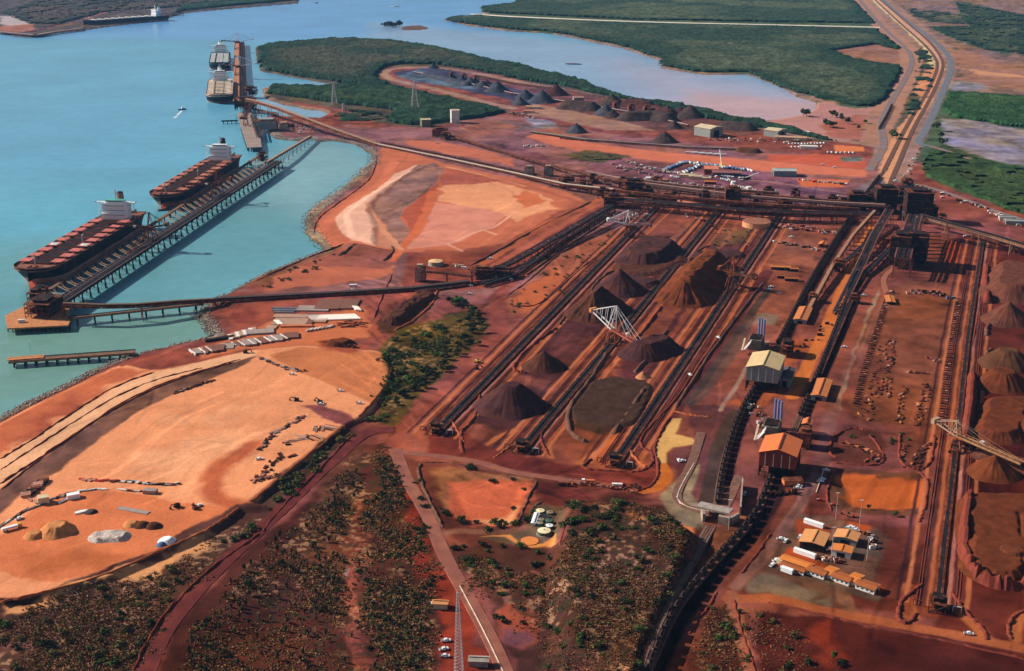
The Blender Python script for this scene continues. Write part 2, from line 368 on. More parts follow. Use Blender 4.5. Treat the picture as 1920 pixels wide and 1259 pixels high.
path([(900,435),(932,446)], 4, S(240,175,145), 1, 1); path([(838,464),(868,477)], 4, S(240,175,145), 1, 1)
path([(838,313),(900,328),(985,354)], 7, S(240,170,128), 1.5, 1)
zone([(485,546),(520,522),(600,484),(640,470),(700,482),(738,498),(722,520),(600,536)], S(212,126,96), 4, 6)
zone([(560,500),(640,465),(730,475),(740,492),(720,505),(620,500)], S(176,100,76), 3, 5)
path([(480,530),(520,516),(590,482),(640,466)], 8, S(150,98,72), 2, 4)
zone([(480,552),(760,545),(860,520),(860,535),(760,560),(480,570)], S(158,80,60), 3, 3)
zone([(760,480),(870,484),(960,470),(1140,375),(1145,395),(960,530),(860,545),(760,540)], S(162,84,66), 4, 4)
path([(890,505),(960,462),(1060,404),(1140,366)], 12, S(206,116,78), 2, 2)
path([(905,512),(985,465),(1060,418),(1142,374)], 10, S(196,108,74), 2, 2)
# left sand pads
PZ = 3.6
zone([(0,1140),(-300,1220),(-300,960),(0,785),(60,753),(120,726),(210,684),(225,680),(280,695),(370,680),(480,655),(560,648),(620,652),(720,658),(735,690),(727,716),(706,742),(684,776),(650,797),(600,840),(540,885),(470,940),(440,952),(380,995),(300,1037),(200,1084),(100,1114)], S(252,172,124), 2, 2)
zone([(0,789),(60,756),(210,688),(280,697),(200,730),(100,790),(0,850),(-300,1000),(-300,950)], S(222,128,86), 6, 8)
zone([(20,820),(120,760),(200,745),(160,770),(60,840)], S(196,100,66), 16, 20)
zone([(0,862),(60,823),(150,765),(230,720),(320,690),(400,675),(480,657),(480,668),(375,694),(300,718),(225,753),(150,806),(75,860),(0,918),(-200,1040),(-200,980)], S(255,196,152), 2, 2)
zone([(240,880),(300,900),(380,900),(460,870),(480,820),(420,780),(360,790),(290,830)], S(255,184,138), 20, 30)
zone([(0,921),(75,862),(150,810),(225,757),(300,722),(375,697),(450,675),(482,668),(462,682),(430,697),(375,722),(317,742),(250,777),(200,815),(92,895),(40,925),(0,962),(-200,1090),(-200,1050)], S(142,100,84), 2, 2)
zone([(500,668),(560,652),(620,655),(720,662),(732,690),(724,715),(690,755),(600,712)], S(222,140,92), 2.5, 3)
zone([(585,640),(640,630),(700,640),(705,655),(660,664),(600,655)], S(190,98,60), 4, 6)
zone([(0,1005),(50,962),(100,935),(150,922),(200,920),(250,925),(300,930),(360,945),(430,957),(400,985),(330,1022),(200,1078),(100,1092),(0,1066),(-200,1140),(-200,1080)], S(232,140,92), 3, 5)
zone([(60,1040),(160,1030),(240,1045),(180,1070),(90,1062)], S(205,120,72), 10, 12)
path([(478,830),(440,856),(405,885),(390,905),(398,925),(430,950),(480,945)], 18, S(214,120,78), 6, 4)
zone([(563,760),(600,762),(680,788),(700,798),(690,806),(650,800),(600,785)], S(158,86,74), 2, 4)
zone([(228,682),(265,666),(345,648),(386,638),(410,628),(470,650),(380,678),(290,694)], S(172,88,60), 4, 5)
zone([(360,650),(400,640),(500,600),(690,568),(700,600),(690,625),(600,645),(480,652),(380,672)], S(222,132,86), 4, 5)
zone([(410,575),(480,562),(780,545),(720,600),(700,640),(690,565),(500,596),(420,630),(430,605)], S(176,92,66), 5, 6)
zone([(430,580),(470,575),(500,582),(480,600),(440,600)], S(150,72,58), 6, 6)
zone([(710,600),(735,575),(785,550),(812,562),(800,585),(770,610),(735,620),(712,618)], S(112,66,46), 3, 6)
zone([(600,635),(640,625),(668,640),(650,655),(610,652)], S(165,78,50), 3, 5)
PZ = 0.0
# scrub and roads in the middle and the foreground
zone([(715,650),(760,610),(830,590),(885,580),(905,600),(905,630),(850,690),(790,745),(745,800),(700,790),(690,775),(735,715)], S(110,88,46), 3, 6)
zone([(480,940),(640,808),(665,812),(600,880),(530,945),(440,965)], S(120,78,50), 3, 5)
zone([(0,1134),(100,1112),(300,1037),(440,952),(520,945),(440,1030),(300,1170),(255,1259),(200,1400),(-300,1400),(-300,1220)], S(112,66,46), 2, 5)
zone([(0,1150),(50,1126),(150,1102),(220,1080),(300,1050),(370,1022),(405,1010),(362,1040),(272,1085),(232,1092),(150,1112),(60,1142),(0,1165)], S(238,172,118), 3, 9)
zone([(0,1210),(60,1195),(140,1175),(180,1180),(100,1205),(0,1225)], S(150,90,78), 4, 9)
zone([(250,1175),(275,1168),(272,1185),(250,1188)], S(170,105,80), 3, 6)
zone([(270,1400),(300,1200),(420,1080),(560,950),(680,830),(740,830),(790,960),(860,1150),(900,1400)], S(104,52,36), 3, 4)
zone([(600,890),(680,835),(690,850),(650,960),(655,1100),(600,1100),(560,1000)], S(128,74,48), 5, 12)
zone([(660,960),(675,940),(680,1040),(668,1100),(690,1259),(650,1259),(640,1120)], S(150,76,58), 3, 7)
zone([(650,1068),(662,1070),(660,1085),(645,1083)], S(180,150,150), 2, 3)
zone([(655,1208),(672,1210),(670,1238),(660,1235)], S(170,130,125), 2, 4)
path([(675,940),(668,1000),(672,1040),(650,1120),(655,1200),(690,1290)], 7, S(160,82,62), 2, 3)
zone([(745,900),(762,930),(800,1010),(840,1110),(890,1210),(920,1290),(830,1290),(830,1180),(790,1080),(755,1000)], S(158,62,40), 3, 5)
zone([(800,1060),(840,1060),(880,1150),(900,1259),(830,1259),(815,1150)], S(176,70,34), 5, 8)
zone([(760,860),(1000,885),(1200,925),(1240,940),(1060,935),(1045,1020),(940,1040),(850,1010),(790,930)], S(128,66,50), 3, 4)
zone([(812,885),(870,878),(985,898),(1003,912),(985,960),(950,988),(900,986),(860,978),(835,940)], S(226,120,80), 4, 7)
zone([(800,878),(850,875),(1000,895),(1010,905),(880,895),(830,900),(850,960),(838,970)], S(176,112,72), 4, 6)
zone([(900,975),(950,965),(980,945),(960,985)], S(240,168,115), 3, 4)
zone([(1012,905),(1100,915),(1120,930),(1090,950),(1008,948)], S(128,58,48), 3, 4)
zone([(1000,944),(1065,954),(1052,1012),(1042,1030),(1000,1030),(935,1018),(900,1010),(960,1000),(985,985)], S(128,102,84), 1.5, 1)
zone([(905,1008),(950,1008),(965,1018),(985,1028),(1010,1031),(1042,1029),(1043,1004),(1020,1020),(1000,1022),(975,1018),(960,1004)], S(244,165,92), 1.2, 1)
path([(822,1000),(880,996),(940,1002),(985,990)], 7, S(150,98,80), 1.5, 1)
zone([(850,1020),(960,1030),(1060,1035),(1060,945),(1150,932),(1250,950),(1305,990),(1295,1060),(1200,1290),(960,1320),(940,1200),(880,1080)], S(106,60,40), 3, 6)
zone([(1180,992),(1210,995),(1215,1002),(1190,1003)], S(225,140,80), 2, 3)
zone([(935,1130),(985,1140),(1010,1170),(1006,1200),(975,1216),(945,1200),(930,1165)], S(176,86,52), 3, 5)
zone([(945,1180),(1000,1180),(1000,1200),(975,1214),(950,1205)], S(140,80,72), 3, 4)
path([(920,1060),(930,1095),(950,1130)], 6, S(165,108,78), 1.5, 2)
path([(960,1090),(995,1068),(1025,1090),(1015,1125),(980,1140)], 3, S(165,100,68), 1, 1)
zone([(1265,975),(1300,985),(1306,1000),(1290,998),(1265,985)], S(235,140,80), 2, 3)
# stockyard
KS = .86
zone([(800,800),(850,740),(1000,620),(1180,430),(1240,372),(1480,385),(1690,400),(1660,560),(1560,760),(1500,900),(1420,960),(1240,940),(1200,925),(960,890),(800,860)], S(168,92,66), 4, 5)
zone([(935,570),(1010,515),(1080,460),(1150,430),(1180,440),(1100,525),(1000,600),(960,590)], S(190,108,74), 3, 5)
zone([(950,570),(1000,535),(1040,500),(1060,520),(1010,570),(985,590)], S(226,128,82), 5, 8)
zone([(1045,640),(1240,435),(1340,440),(1130,640),(1000,800),(960,850),(860,850),(870,770)], S(150,82,62), 4, 5)
zone([(985,640),(1065,600),(1130,570),(1160,600),(1040,720),(960,700)], S(112,60,58), 5, 8)
zone([(1340,440),(1440,450),(1400,520),(1180,860),(1020,860),(1100,740)], S(156,84,58), 4, 5)
zone([(1065,800),(1070,770),(1110,725),(1150,705),(1215,712),(1210,730),(1160,805),(1120,815)], S(96,62,44), 3, 4)
zone([(1150,690),(1170,650),(1200,640),(1280,650),(1240,700),(1190,720)], S(112,56,56), 5, 8)
zone([(1205,640),(1300,600),(1340,600),(1300,650),(1240,690)], S(160,82,52), 4, 6)
zone([(1300,465),(1380,462),(1385,480),(1360,500),(1300,495)], S(128,66,60), 4, 6)
zone([(1375,430),(1420,430),(1410,450),(1340,460),(1330,450)], S(150,108,72), 4, 8)
for px, py, r_ in ((1215,482,50),(1161,547,42),(1122,590,42),(1018,690,36),(956,762,54),(1300,540,52),(1345,484,42),(1222,664,40),(1892,540,60),(1885,610,50),(1882,690,60),(1865,880,40)):
    path([(px-1, py), (px+1, py+1)], r_*1.75, S(108,58,50) if px < 1500 else S(110,46,28), 7, 8)
for P, w, c in (([(1000,655),(1060,600)], 5, (98,48,44)), ([(1190,700),(1260,610),(1280,575)], 6, (105,52,46)), ([(870,760),(905,728)], 5, (92,44,40)), ([(1240,475),(1290,420)], 9, (176,108,78)), ([(1225,385),(1180,430)], 6, (190,112,80)), ([(1400,400),(1330,490)], 5, (190,110,78)), ([(1480,450),(1440,530)], 4, (196,118,84)), ([(1545,448),(1500,520)], 5, (120,66,54)), ([(1450,480),(1540,486)], 14, (128,76,60)), ([(1455,498),(1530,500)], 10, (185,112,76)), ([(1180,555),(1250,470)], 5, (196,112,78)), ([(1010,660),(1080,640)], 8, (96,50,48))):
    path(P, w, S(*c), 2, 3)
for P in ([(846,790),(862,812),(875,835)], [(868,848),(905,838),(940,815),(985,800)], [(1012,800),(1022,830),(1032,858)], [(1085,868),(1110,852),(1148,838)], [(1180,838),(1196,862),(1210,878)], [(845,860),(862,842),(874,836)], [(905,868),(935,850),(965,835)]):
    path(P, 6, S(212,128,84), 1.2, .6)
for P in ([(815,818),(900,735),(992,636),(1100,520),(1185,440),(1260,372)], [(975,850),(1060,745),(1147,645),(1260,505),(1372,372)], [(1150,874),(1230,745),(1312,632),(1400,500),(1470,395)]):
    path(P, 34, S(178,96,62), 2, 1.5); path([(p[0]-2, p[1]) for p in P], 13, S(150,80,60), 1.5, 1)
path([(1130,850),(1230,725),(1300,625),(1370,530)], 8, S(214,118,62), 2, 1)
path([(735,850),(740,812),(790,775),(832,740),(872,705),(907,680),(930,642),(936,604),(928,562),(962,522),(1040,462),(1128,400)], 17, S(178,94,72), 3, 2)
path([(1204,922),(1222,908),(1238,884),(1238,850),(1232,824),(1256,780),(1302,716),(1352,640),(1400,570),(1440,510)], 15, S(128,62,54), 2, 1.5)
zone([(800,812),(850,800),(900,830),(1000,860),(1150,885),(1240,870),(1230,905),(1200,925),(1060,905),(900,870),(800,850)], S(140,62,46), 3, 3)
path([(745,850),(800,852),(900,866),(960,886),(1040,896),(1130,910),(1200,922)], 9, S(172,94,72), 1.5, 1)
zone([(1262,786),(1280,786),(1268,815),(1300,822),(1312,832),(1280,836),(1262,840),(1250,850),(1248,868),(1232,868),(1226,850),(1240,820)], S(250,196,122), 1.5, 1)
zone([(1232,868),(1250,868),(1260,890),(1258,906),(1240,922),(1205,927),(1190,922),(1225,912),(1238,895),(1236,878)], S(232,134,46), 1.5, 1)
zone([(1290,762),(1330,758),(1380,770),(1330,890),(1290,960),(1260,930),(1262,890),(1252,860),(1265,840),(1310,830)], S(136,76,66), 2, 3)
zone([(1376,768),(1390,770),(1372,825),(1352,880),(1344,950),(1308,945),(1322,880),(1338,825),(1358,785)], S(104,78,64), 1.2, 1)
path([(1393,772),(1374,825),(1354,882),(1347,950)], 4, S(222,138,74), 1, 1)
zone([(1238,935),(1262,905),(1290,872),(1312,870),(1295,925),(1330,962),(1318,992),(1285,985),(1258,965)], S(172,146,116), 2, 2)
path([(1352,770),(1400,690),(1440,640)], 4, S(190,150,130), 1, 1)
zone([(1415,550),(1470,520),(1500,540),(1470,640),(1430,640),(1395,600)], S(176,100,70), 3, 3)
zone([(1400,590),(1435,587),(1460,592),(1455,610),(1395,606)], S(165,135,118), 1.5, 1)
zone([(1430,545),(1450,540),(1420,585),(1400,640),(1330,740),(1298,765),(1285,758)], S(135,95,82), 1.5, 1)
zone([(1438,536),(1449,540),(1297,762),(1282,757)], S(112,84,76), 1, .5)
path([(1500,640),(1480,660),(1440,745),(1395,760)], 20, S(205,112,62), 6, 6)
zone([(1455,440),(1480,435),(1540,440),(1520,520),(1460,510),(1440,500)], S(172,100,72), 3, 3)
zone([(1470,455),(1530,450),(1515,475),(1465,475)], S(158,95,72), 2, 3)
path([(1637,422),(1600,500),(1573,562),(1543,628),(1515,685),(1487,745)], 13, S(240,142,66), 1.5, 1)
path([(1662,560),(1645,600),(1612,660),(1590,700),(1563,770),(1548,820),(1542,870),(1530,930),(1505,965)], 12, S(170,104,82), 2, 1)
zone([(1637,560),(1650,545),(1622,640),(1592,700),(1577,770),(1580,720),(1608,640)], S(182,150,132), 2, 2)
zone([(1665,545),(1700,520),(1790,540),(1802,560),(1775,680),(1765,800),(1700,800),(1605,790),(1592,765),(1630,645)], S(162,92,60), 3, 3)
path([(1635,800),(1600,790),(1580,740),(1630,600),(1650,560)], 4, S(165,88,58), 2, 2)
zone([(1660,440),(1760,440),(1800,450),(1790,540),(1700,520),(1640,540)], S(158,84,56), 4, 4)
zone([(1800,440),(1900,450),(2300,520),(2300,1500),(1740,1300),(1760,900),(1800,700)], S(132,58,36), 3, 4)
zone([(1840,700),(1900,690),(2300,700),(2300,1150),(1820,1100),(1810,900)], S(104,38,22), 8, 6)
zone([(1775,450),(1800,455),(1800,490),(1790,515),(1775,490)], S(210,96,48), 2, 3)
zone([(1560,810),(1600,800),(1650,810),(1660,860),(1640,875),(1560,865)], S(140,72,46), 2, 3)
zone([(1690,810),(1740,812),(1752,830),(1745,880),(1690,870)], S(150,82,54), 2, 3)
zone([(1552,890),(1600,878),(1735,890),(1745,920),(1730,970),(1640,966),(1555,955),(1548,920)], S(140,84,50), 2, 3)
zone([(1572,898),(1600,888),(1720,898),(1726,930),(1716,960),(1640,957),(1585,945)], S(226,120,50), 4, 8)
zone([(1480,900),(1540,880),(1550,960),(1640,985),(1760,990),(1740,1160),(1560,1140),(1370,1115),(1400,1040)], S(140,66,40), 4, 4)
zone([(1500,962),(1560,968),(1640,988),(1660,1010),(1640,1090),(1560,1140),(1470,1115),(1405,1105),(1445,1040),(1480,990)], S(150,104,80), 3, 3)
path([(1455,1060),(1560,1092),(1640,1120)], 12, S(140,112,96), 2, 2)
path([(1500,1010),(1640,1040)], 7, S(132,108,90), 2, 2)
path([(1580,1115),(1600,1165)], 10, S(176,120,90), 1.5, 1)
path([(1800,870),(1785,1000),(1768,1100),(1700,1110)], 6, S(186,104,62), 2, 2)
path([(1395,1140),(1450,1160),(1500,1200),(1470,1240)], 7, S(170,100,66), 2, 4)
zone([(1640,1165),(1760,1195),(1900,1235),(1900,1260),(1700,1240),(1640,1210)], S(128,66,58), 3, 6)
zone([(1700,1240),(1960,1262),(1960,1300),(1700,1300)], S(88,34,20), 3, 6)
zone([(1560,1175),(1620,1180),(1610,1230),(1570,1260),(1545,1215)], S(184,100,64), 4, 8)
zone([(1415,1085),(1440,1080),(1530,1110),(1520,1125),(1550,1120),(1560,1140),(1500,1135),(1405,1105)], S(160,134,116), 3, 4)
zone([(1470,1040),(1500,1040),(1660,1105),(1650,1118),(1560,1090),(1455,1062)], S(205,98,38), 2, 1)
zone([(1500,975),(1540,975),(1560,990),(1560,1000),(1540,1030),(1500,1020)], S(200,98,42), 2, 3)
zone([(1585,975),(1630,985),(1625,1000),(1585,990)], S(214,106,46), 1.5, 2)
zone([(1480,1025),(1530,1042),(1530,1050),(1470,1040)], S(214,100,40), 1.5, 1)
zone([(1310,990),(1400,962),(1420,975),(1380,1020),(1290,1180),(1250,1290),(1215,1290),(1260,1150),(1300,1060)], S(172,100,62), 3, 4)
zone([(1420,960),(1480,905),(1500,960),(1440,1060),(1372,1118),(1382,1190),(1420,1290),(1255,1290),(1290,1190),(1390,1050)], S(158,82,50), 3, 4)
zone([(1400,1140),(1560,1160),(1700,1190),(1960,1230),(1960,1400),(1420,1400)], S(108,44,26), 3, 5)
zone([(1500,1180),(1540,1170),(1555,1200),(1530,1240),(1500,1230)], S(165,64,28), 6, 12)
zone([(1325,1150),(1370,1130),(1380,1200),(1410,1290),(1300,1290)], S(108,50,26), 4, 8)
path([(1200,1300),(1238,1235),(1256,1190),(1280,1145),(1318,1098),(1362,1050),(1408,1000),(1436,958),(1462,900)], 15, S(84,44,36), 2, 1)  # curved train's cast shadow deepened by painting the ground darker here
path([(1362,905),(1374,850),(1390,800),(1405,765),(1425,735)], 8, S(84,44,36), 2, 1)  # painted shadow strip, right of the wagons below the cream-roofed shed
path([(1478,632),(1524,540),(1572,460),(1606,412)], 8, S(90,48,36), 2, 1)  # painted shadow strip, right of the wagons beyond the cream-roofed shed
path([(1504,800),(1534,730),(1574,632),(1612,525)], 8, S(90,48,36), 2, 1)  # painted shadow strip, right of the wagons by the orange strip
path([(1365,1122),(1450,1120),(1560,1150),(1650,1165),(1760,1187),(1960,1222)], 10, S(200,116,72), 1.5, 1)
path([(1370,1112),(1385,1180),(1412,1290)], 8, S(196,116,78), 1.5, 1)
path([(1380,1100),(1440,1040),(1490,965),(1530,890)], 9, S(180,118,92), 1.5, 1)
path([(1702,1100),(1700,1130),(1712,1160)], 8, S(206,122,72), 2, 1); path([(1740,1100),(1700,1110),(1695,1150)], 8, S(172,84,44), 2, 1)
path([(1770,1100),(1800,1140),(1835,1180),(1845,1195)], 8, S(206,122,72), 2, 1)
path([(1920,1150),(1905,1165),(1905,1200)], 8, S(206,122,72), 2, 1)
path([(1742,1150),(1775,900),(1800,700),(1838,455)], 12, S(158,76,42), 2, 1)
path([(1772,1130),(1800,900),(1825,700),(1856,455)], 9, S(172,84,44), 2, 1)
path([(632,158),(600,152),(560,145),(520,138),(490,131),(483,115),(480,95),(481,86),(510,81),(580,75),(630,71),(730,74),(780,82),(850,94),(900,107),(960,118),(1040,137),(1080,146),(1160,176),(1240,189),(1360,215),(1430,226)], 30, S(128,112,96), 4, 3)
path([(1530,192),(1480,170),(1440,152),(1400,138),(1320,139),(1240,126),(1237,113),(1170,90),(1100,75),(1030,62),(960,58),(880,48),(832,36),(850,30),(905,26)], 34, S(170,140,125), 4, 3)
path([(515,214),(560,218),(617,213),(605,205),(575,203),(540,196),(505,185),(497,178),(495,165),(510,160),(600,163),(632,158)], 20, S(170,135,115), 4, 3)
KS = 1.0
for P in ([(815,818),(992,636),(1185,440),(1255,376)], [(975,850),(1147,645),(1372,372)], [(1150,874),(1312,632),(1470,395)], [(1757,1138),(1815,630),(1842,452)]):
    L_ = W(P)
    for off, w, c in ((-24, 2.5, (96,50,44)), (-19, 3, (206,126,84)), (-9, 3, (112,58,46)), (-5.5, 2.5, (196,112,66)), (6.5, 2.5, (186,120,100)), (9.5, 2.5, (104,52,42)), (18, 3, (200,120,78))):
        Q = []
        for i, p in enumerate(L_):
            a, b = L_[max(0, i-1)], L_[min(len(L_)-1, i+1)]; l = math.hypot(b[0]-a[0], b[1]-a[1]); Q.append((p[0]+(b[1]-a[1])/l*off, p[1]-(b[0]-a[0])/l*off))
        ZN.append(('l', Q, S(*c), .9, .5, w))
KS = 1.0
for P, w in (([(-40,800),(0,781),(60,749),(120,722),(165,698),(210,678),(255,662)], 12), ([(398,628),(386,617),(378,602),(370,594),(362,592),(368,582),(380,573),(400,562)], 22), ([(400,560),(440,542),(480,519),(540,494),(605,468)], 8), ([(605,468),(590,455),(575,435),(568,420),(574,402),(600,380),(640,350),(672,325),(692,305),(694,290),(682,275),(655,266),(620,262),(590,264)], 30), ([(590,264),(580,258),(560,263),(540,262),(515,258),(505,245),(497,232),(496,222)], 34)):
    path(P, w, S(168,146,130), 2, 2)
# ---- build
v = np.linspace(780, -705, 1010); u = np.linspace(-1130, 1130, 1330)
zd = FPX*SP+v*CP; YY = (FPX*CP-v*SP)*HC/zd
X = u[None, :]*(HC/zd)[:, None]; Y = np.repeat(YY[:, None], len(u), 1)
X = X.ravel(); Y = Y.ravel(); nr, nc = len(v), len(u)
wx = (fbm(X, Y, 26, 4)-.5)*4; wy = (fbm(X+531, Y+77, 26, 4)-.5)*4
C = np.empty((len(X), 3)); C[:] = RED
def painted(X, Y, C, items):
    for kd, P, col, fe, wp, w in items:
        xs = [p[0] for p in P]; ys = [p[1] for p in P]; mg = fe+2*wp+w
        m = (X > min(xs)-mg) & (X < max(xs)+mg) & (Y > min(ys)-mg) & (Y < max(ys)+mg)
        if not m.any(): continue
        x = X[m]+wx_(m)*wp; y = Y[m]+wy_(m)*wp
        s = sdf(x, y, P) if kd == 'p' else ldf(x, y, P)-w/2
        a = (1-sstep((s+fe)/(2*fe)))[:, None]
        C[m] = C[m]*(1-a)+np.array(col)*a
    return C
wx_ = lambda m: wx[m]; wy_ = lambda m: wy[m]
C = painted(X, Y, C, ZN)
tr = random.Random(5)                  # wheel tracks and scrapes over the bare earth
for k in range(420):
    q = tr.choice([(0,1100,250,560,.5),(620,760,720,520,.6),(840,1440,480,880,-.9),(1400,1900,420,1250,-1.2),(640,1600,250,340,.1),(600,1040,300,470,-.5),(760,1200,880,960,.1),(60,700,660,980,-.6)])
    x, y = tr.uniform(q[0], q[1]) if q[1] > q[0] else tr.uniform(q[1], q[0]), tr.uniform(min(q[2:4]), max(q[2:4])); a = q[4]+tr.uniform(-.35, .35); L_ = tr.uniform(40, 190)*(.4+y/900); P = []
    for j in range(7): P.append((x, y)); x += math.cos(a)*L_/6; y += math.sin(a)*L_/6*(.35+y/1500); a += tr.uniform(-.3, .3)
    P = smooth(W(P), 1); f = tr.choice([.7, .8, 1.18, 1.32]); w = tr.uniform(1.5, 6)
    xs = [p[0] for p in P]; ys = [p[1] for p in P]; m = (X > min(xs)-9) & (X < max(xs)+9) & (Y > min(ys)-9) & (Y < max(ys)+9)
    if m.any():
        d = ldf(X[m]+wx[m], Y[m]+wy[m], P); a_ = (1-sstep((d-w/2+1.2)/2.4))[:, None]*np.where(C[m][:, :1] > .42, .45, 1); C[m] *= 1+(f-1)*a_
for P, sz, am in (([(-60,1180),(0,1165),(100,1112),(250,1082),(370,1030),(440,980),(515,952),(470,1000),(400,1062),(340,1118),(285,1180),(245,1290),(-60,1290)], 4, 1), ([(300,1290),(340,1190),(450,1085),(560,965),(640,880),(665,850),(735,838),(760,960),(812,1150),(832,1290)], 3.5, .9), ([(1062,948),(1150,934),(1240,948),(1302,990),(1296,1040),(1255,1120),(1222,1195),(1195,1290),(980,1290),(1010,1210),(1010,1150),(945,1110),(925,1060),(880,1075),(852,1020),(960,1035),(1050,1036)], 4, 1), ([(490,940),(640,815),(662,822),(590,886),(535,944)], 4, .9), ([(715,652),(760,615),(870,575),(900,610),(850,670),(760,750),(740,790),(700,785),(735,715)], 4, .8), ([(1325,1150),(1372,1130),(1412,1290),(1300,1290)], 3.5, .8)):
    PP = W(P, 13 if P[0][0] == 1062 else 0); xs = [p[0] for p in PP]; ys = [p[1] for p in PP]; m = (X > min(xs)) & (X < max(xs)) & (Y > min(ys)) & (Y < max(ys))
    q = np.clip(-sdf(X[m]+wx[m]*4, Y[m]+wy[m]*4, PP)/4, 0, 1)*am; n1 = fbm(X[m], Y[m], sz, 3); n2 = fbm(X[m]+333, Y[m], 26, 3)
    lo = (sstep((.5-n1)/.16)*q*.75)[:, None]; hi = (sstep((n1-.56)/.1)*sstep((n2-.42)/.2)*q*.75)[:, None]
    C[m] = C[m]*(1-lo)+np.array([.035, .028, .014])*lo; C[m] = C[m]*(1-hi)+np.array([.36, .19, .10])*hi
Z = height(X, Y)
COAST = np.minimum(sdf(X, Y, LAND), sdf(X, Y, LANDT))
big = fbm(X, Y, 140, 5); C *= (.86+.28*big)[:, None]
dk = np.clip((.42-C[:, 0])/.2, 0, 1); mid = fbm(X+40, Y, 30, 5)+.5*fbm(X, Y+90, 9, 3)-.75; C *= 1+(dk*1.5*mid)[:, None]
hue = (fbm(X+900, Y, 90, 4)-.5)*dk; C[:, 0] *= 1+.35*hue; C[:, 2] *= 1-1.3*hue
st = fbm(X*.5+Y*.12, Y*2.2, 40, 4); C *= (.9+.2*st)[:, None]
# seabed mud and the wet rock-line
m = (Z < -1.2) & (COAST > -9); C[m] = C[m]*.25+np.array(S(120,105,90))*.75
Z += (fbm(X, Y, 12, 3)-.5)*.7
M_ground = tint_mat('bare_earth', .03, .45, .12, .11, .3)
ground = npmesh('ground', np.stack([X, Y, Z], 1), grid_faces(nr, nc), M_ground, C)
tag(ground, kind='structure')
# ---- water
def W2(P): return W(P)
vw = np.linspace(790, -715, 300); uw = np.linspace(-1250, 1250, 420)
zdw = FPX*SP+vw*CP; kw = (HC+3)/zdw
Xw = (uw[None, :]*kw[:, None]).ravel(); Yw = np.repeat(((FPX*CP-vw*SP)*kw)[:, None], len(uw), 1).ravel()
S_ = S
def S(r, g, b): return tuple(.82*c for c in lin((r, g, b)))
Cw = np.empty((len(Xw), 3)); Cw[:] = S(104,176,210)
ZW = []
def wz(P, c, fe, wp=10): ZW.append(('p', W(P), c, fe, wp, 0))
wz([(-400,330),(200,330),(480,200),(700,250),(700,700),(-400,950)], S(102,182,208), 260)
wz([(-400,470),(250,430),(470,300),(560,260),(700,300),(620,470),(380,640),(-400,900)], S(104,166,174), 120)
wz([(-400,620),(180,590),(380,575),(400,640),(200,690),(-400,930)], S(118,162,150), 50)
wz([(500,300),(600,262),(690,280),(690,310),(600,380),(520,400),(480,380)], S(138,182,188), 60)
wz([(-400,-80),(1000,-80),(960,60),(500,75),(-400,60)], S(108,170,226), 150)
wz([(700,40),(1300,100),(1540,180),(1540,240),(1200,190),(850,95),(700,70)], S(152,180,212), 90)
wz([(1150,110),(1300,140),(1560,180),(1560,250),(1200,200)], S(185,180,205), 110)
wz([(1300,170),(1560,190),(1560,260),(1300,215)], S(218,172,172), 70)
wz([(480,170),(640,140),(660,230),(480,230)], S(142,180,205), 50)
wx = (fbm(Xw, Yw, 150, 4)-.5)*8; wy = (fbm(Xw+531, Yw+77, 150, 4)-.5)*8
Cw = painted(Xw, Yw, Cw, ZW)
S = S_
M_water = tint_mat('harbour_water', .004, .05, .12, .07, 0, .24)
nt = M_water.node_tree; b = nt.nodes['Principled BSDF']; b.inputs['Specular IOR Level'].default_value = .35
ge = nt.nodes.new('ShaderNodeNewGeometry'); mp = nt.nodes.new('ShaderNodeMapping'); mp.inputs['Scale'].default_value = (.12, .3, .2)
nn = nt.nodes.new('ShaderNodeTexNoise'); nn.inputs['Scale'].default_value = 1; nn.inputs['Detail'].default_value = 6
bp = nt.nodes.new('ShaderNodeBump'); bp.inputs['Strength'].default_value = .35; bp.inputs['Distance'].default_value = .5
nt.links.new(ge.outputs['Position'], mp.inputs[0]); nt.links.new(mp.outputs[0], nn.inputs[0]); nt.links.new(nn.outputs[0], bp.inputs['Height']); nt.links.new(bp.outputs[0], b.inputs['Normal'])
Zw = np.full(len(Xw), -3.0)
water = npmesh('water', np.stack([Xw, Yw, Zw], 1), grid_faces(300, 420), M_water, Cw); tag(water, kind='structure')
# outback beyond the modelled sheet, down to the horizon
pl = MB(); pl.add([(-45000, -9000, -9.5), (45000, -9000, -9.5), (45000, 60000, -9.5), (-45000, 60000, -9.5)], [(0, 1, 2, 3)])
tag(pl.build('outer_plain', mat('plain_earth', S(120,100,95), .9, .3, .001)), kind='structure')
# haze
hb = MB().box((0, 25500, 210), (91000, 70000, 450)).build('haze', MATS['plain_earth'])
hm = bpy.data.materials.new('haze_air'); hm.use_nodes = True; hn = hm.node_tree; hn.nodes.remove(hn.nodes['Principled BSDF'])
pv = hn.nodes.new('ShaderNodeVolumePrincipled'); pv.inputs['Color'].default_value = (.24, .55, 1, 1); pv.inputs['Density'].default_value = .000020; pv.inputs['Anisotropy'].default_value = .1
hn.links.new(pv.outputs[0], hn.nodes['Material Output'].inputs['Volume']); hb.data.materials[0] = hm
tag(hb, kind='stuff')
hb.location.z = 0
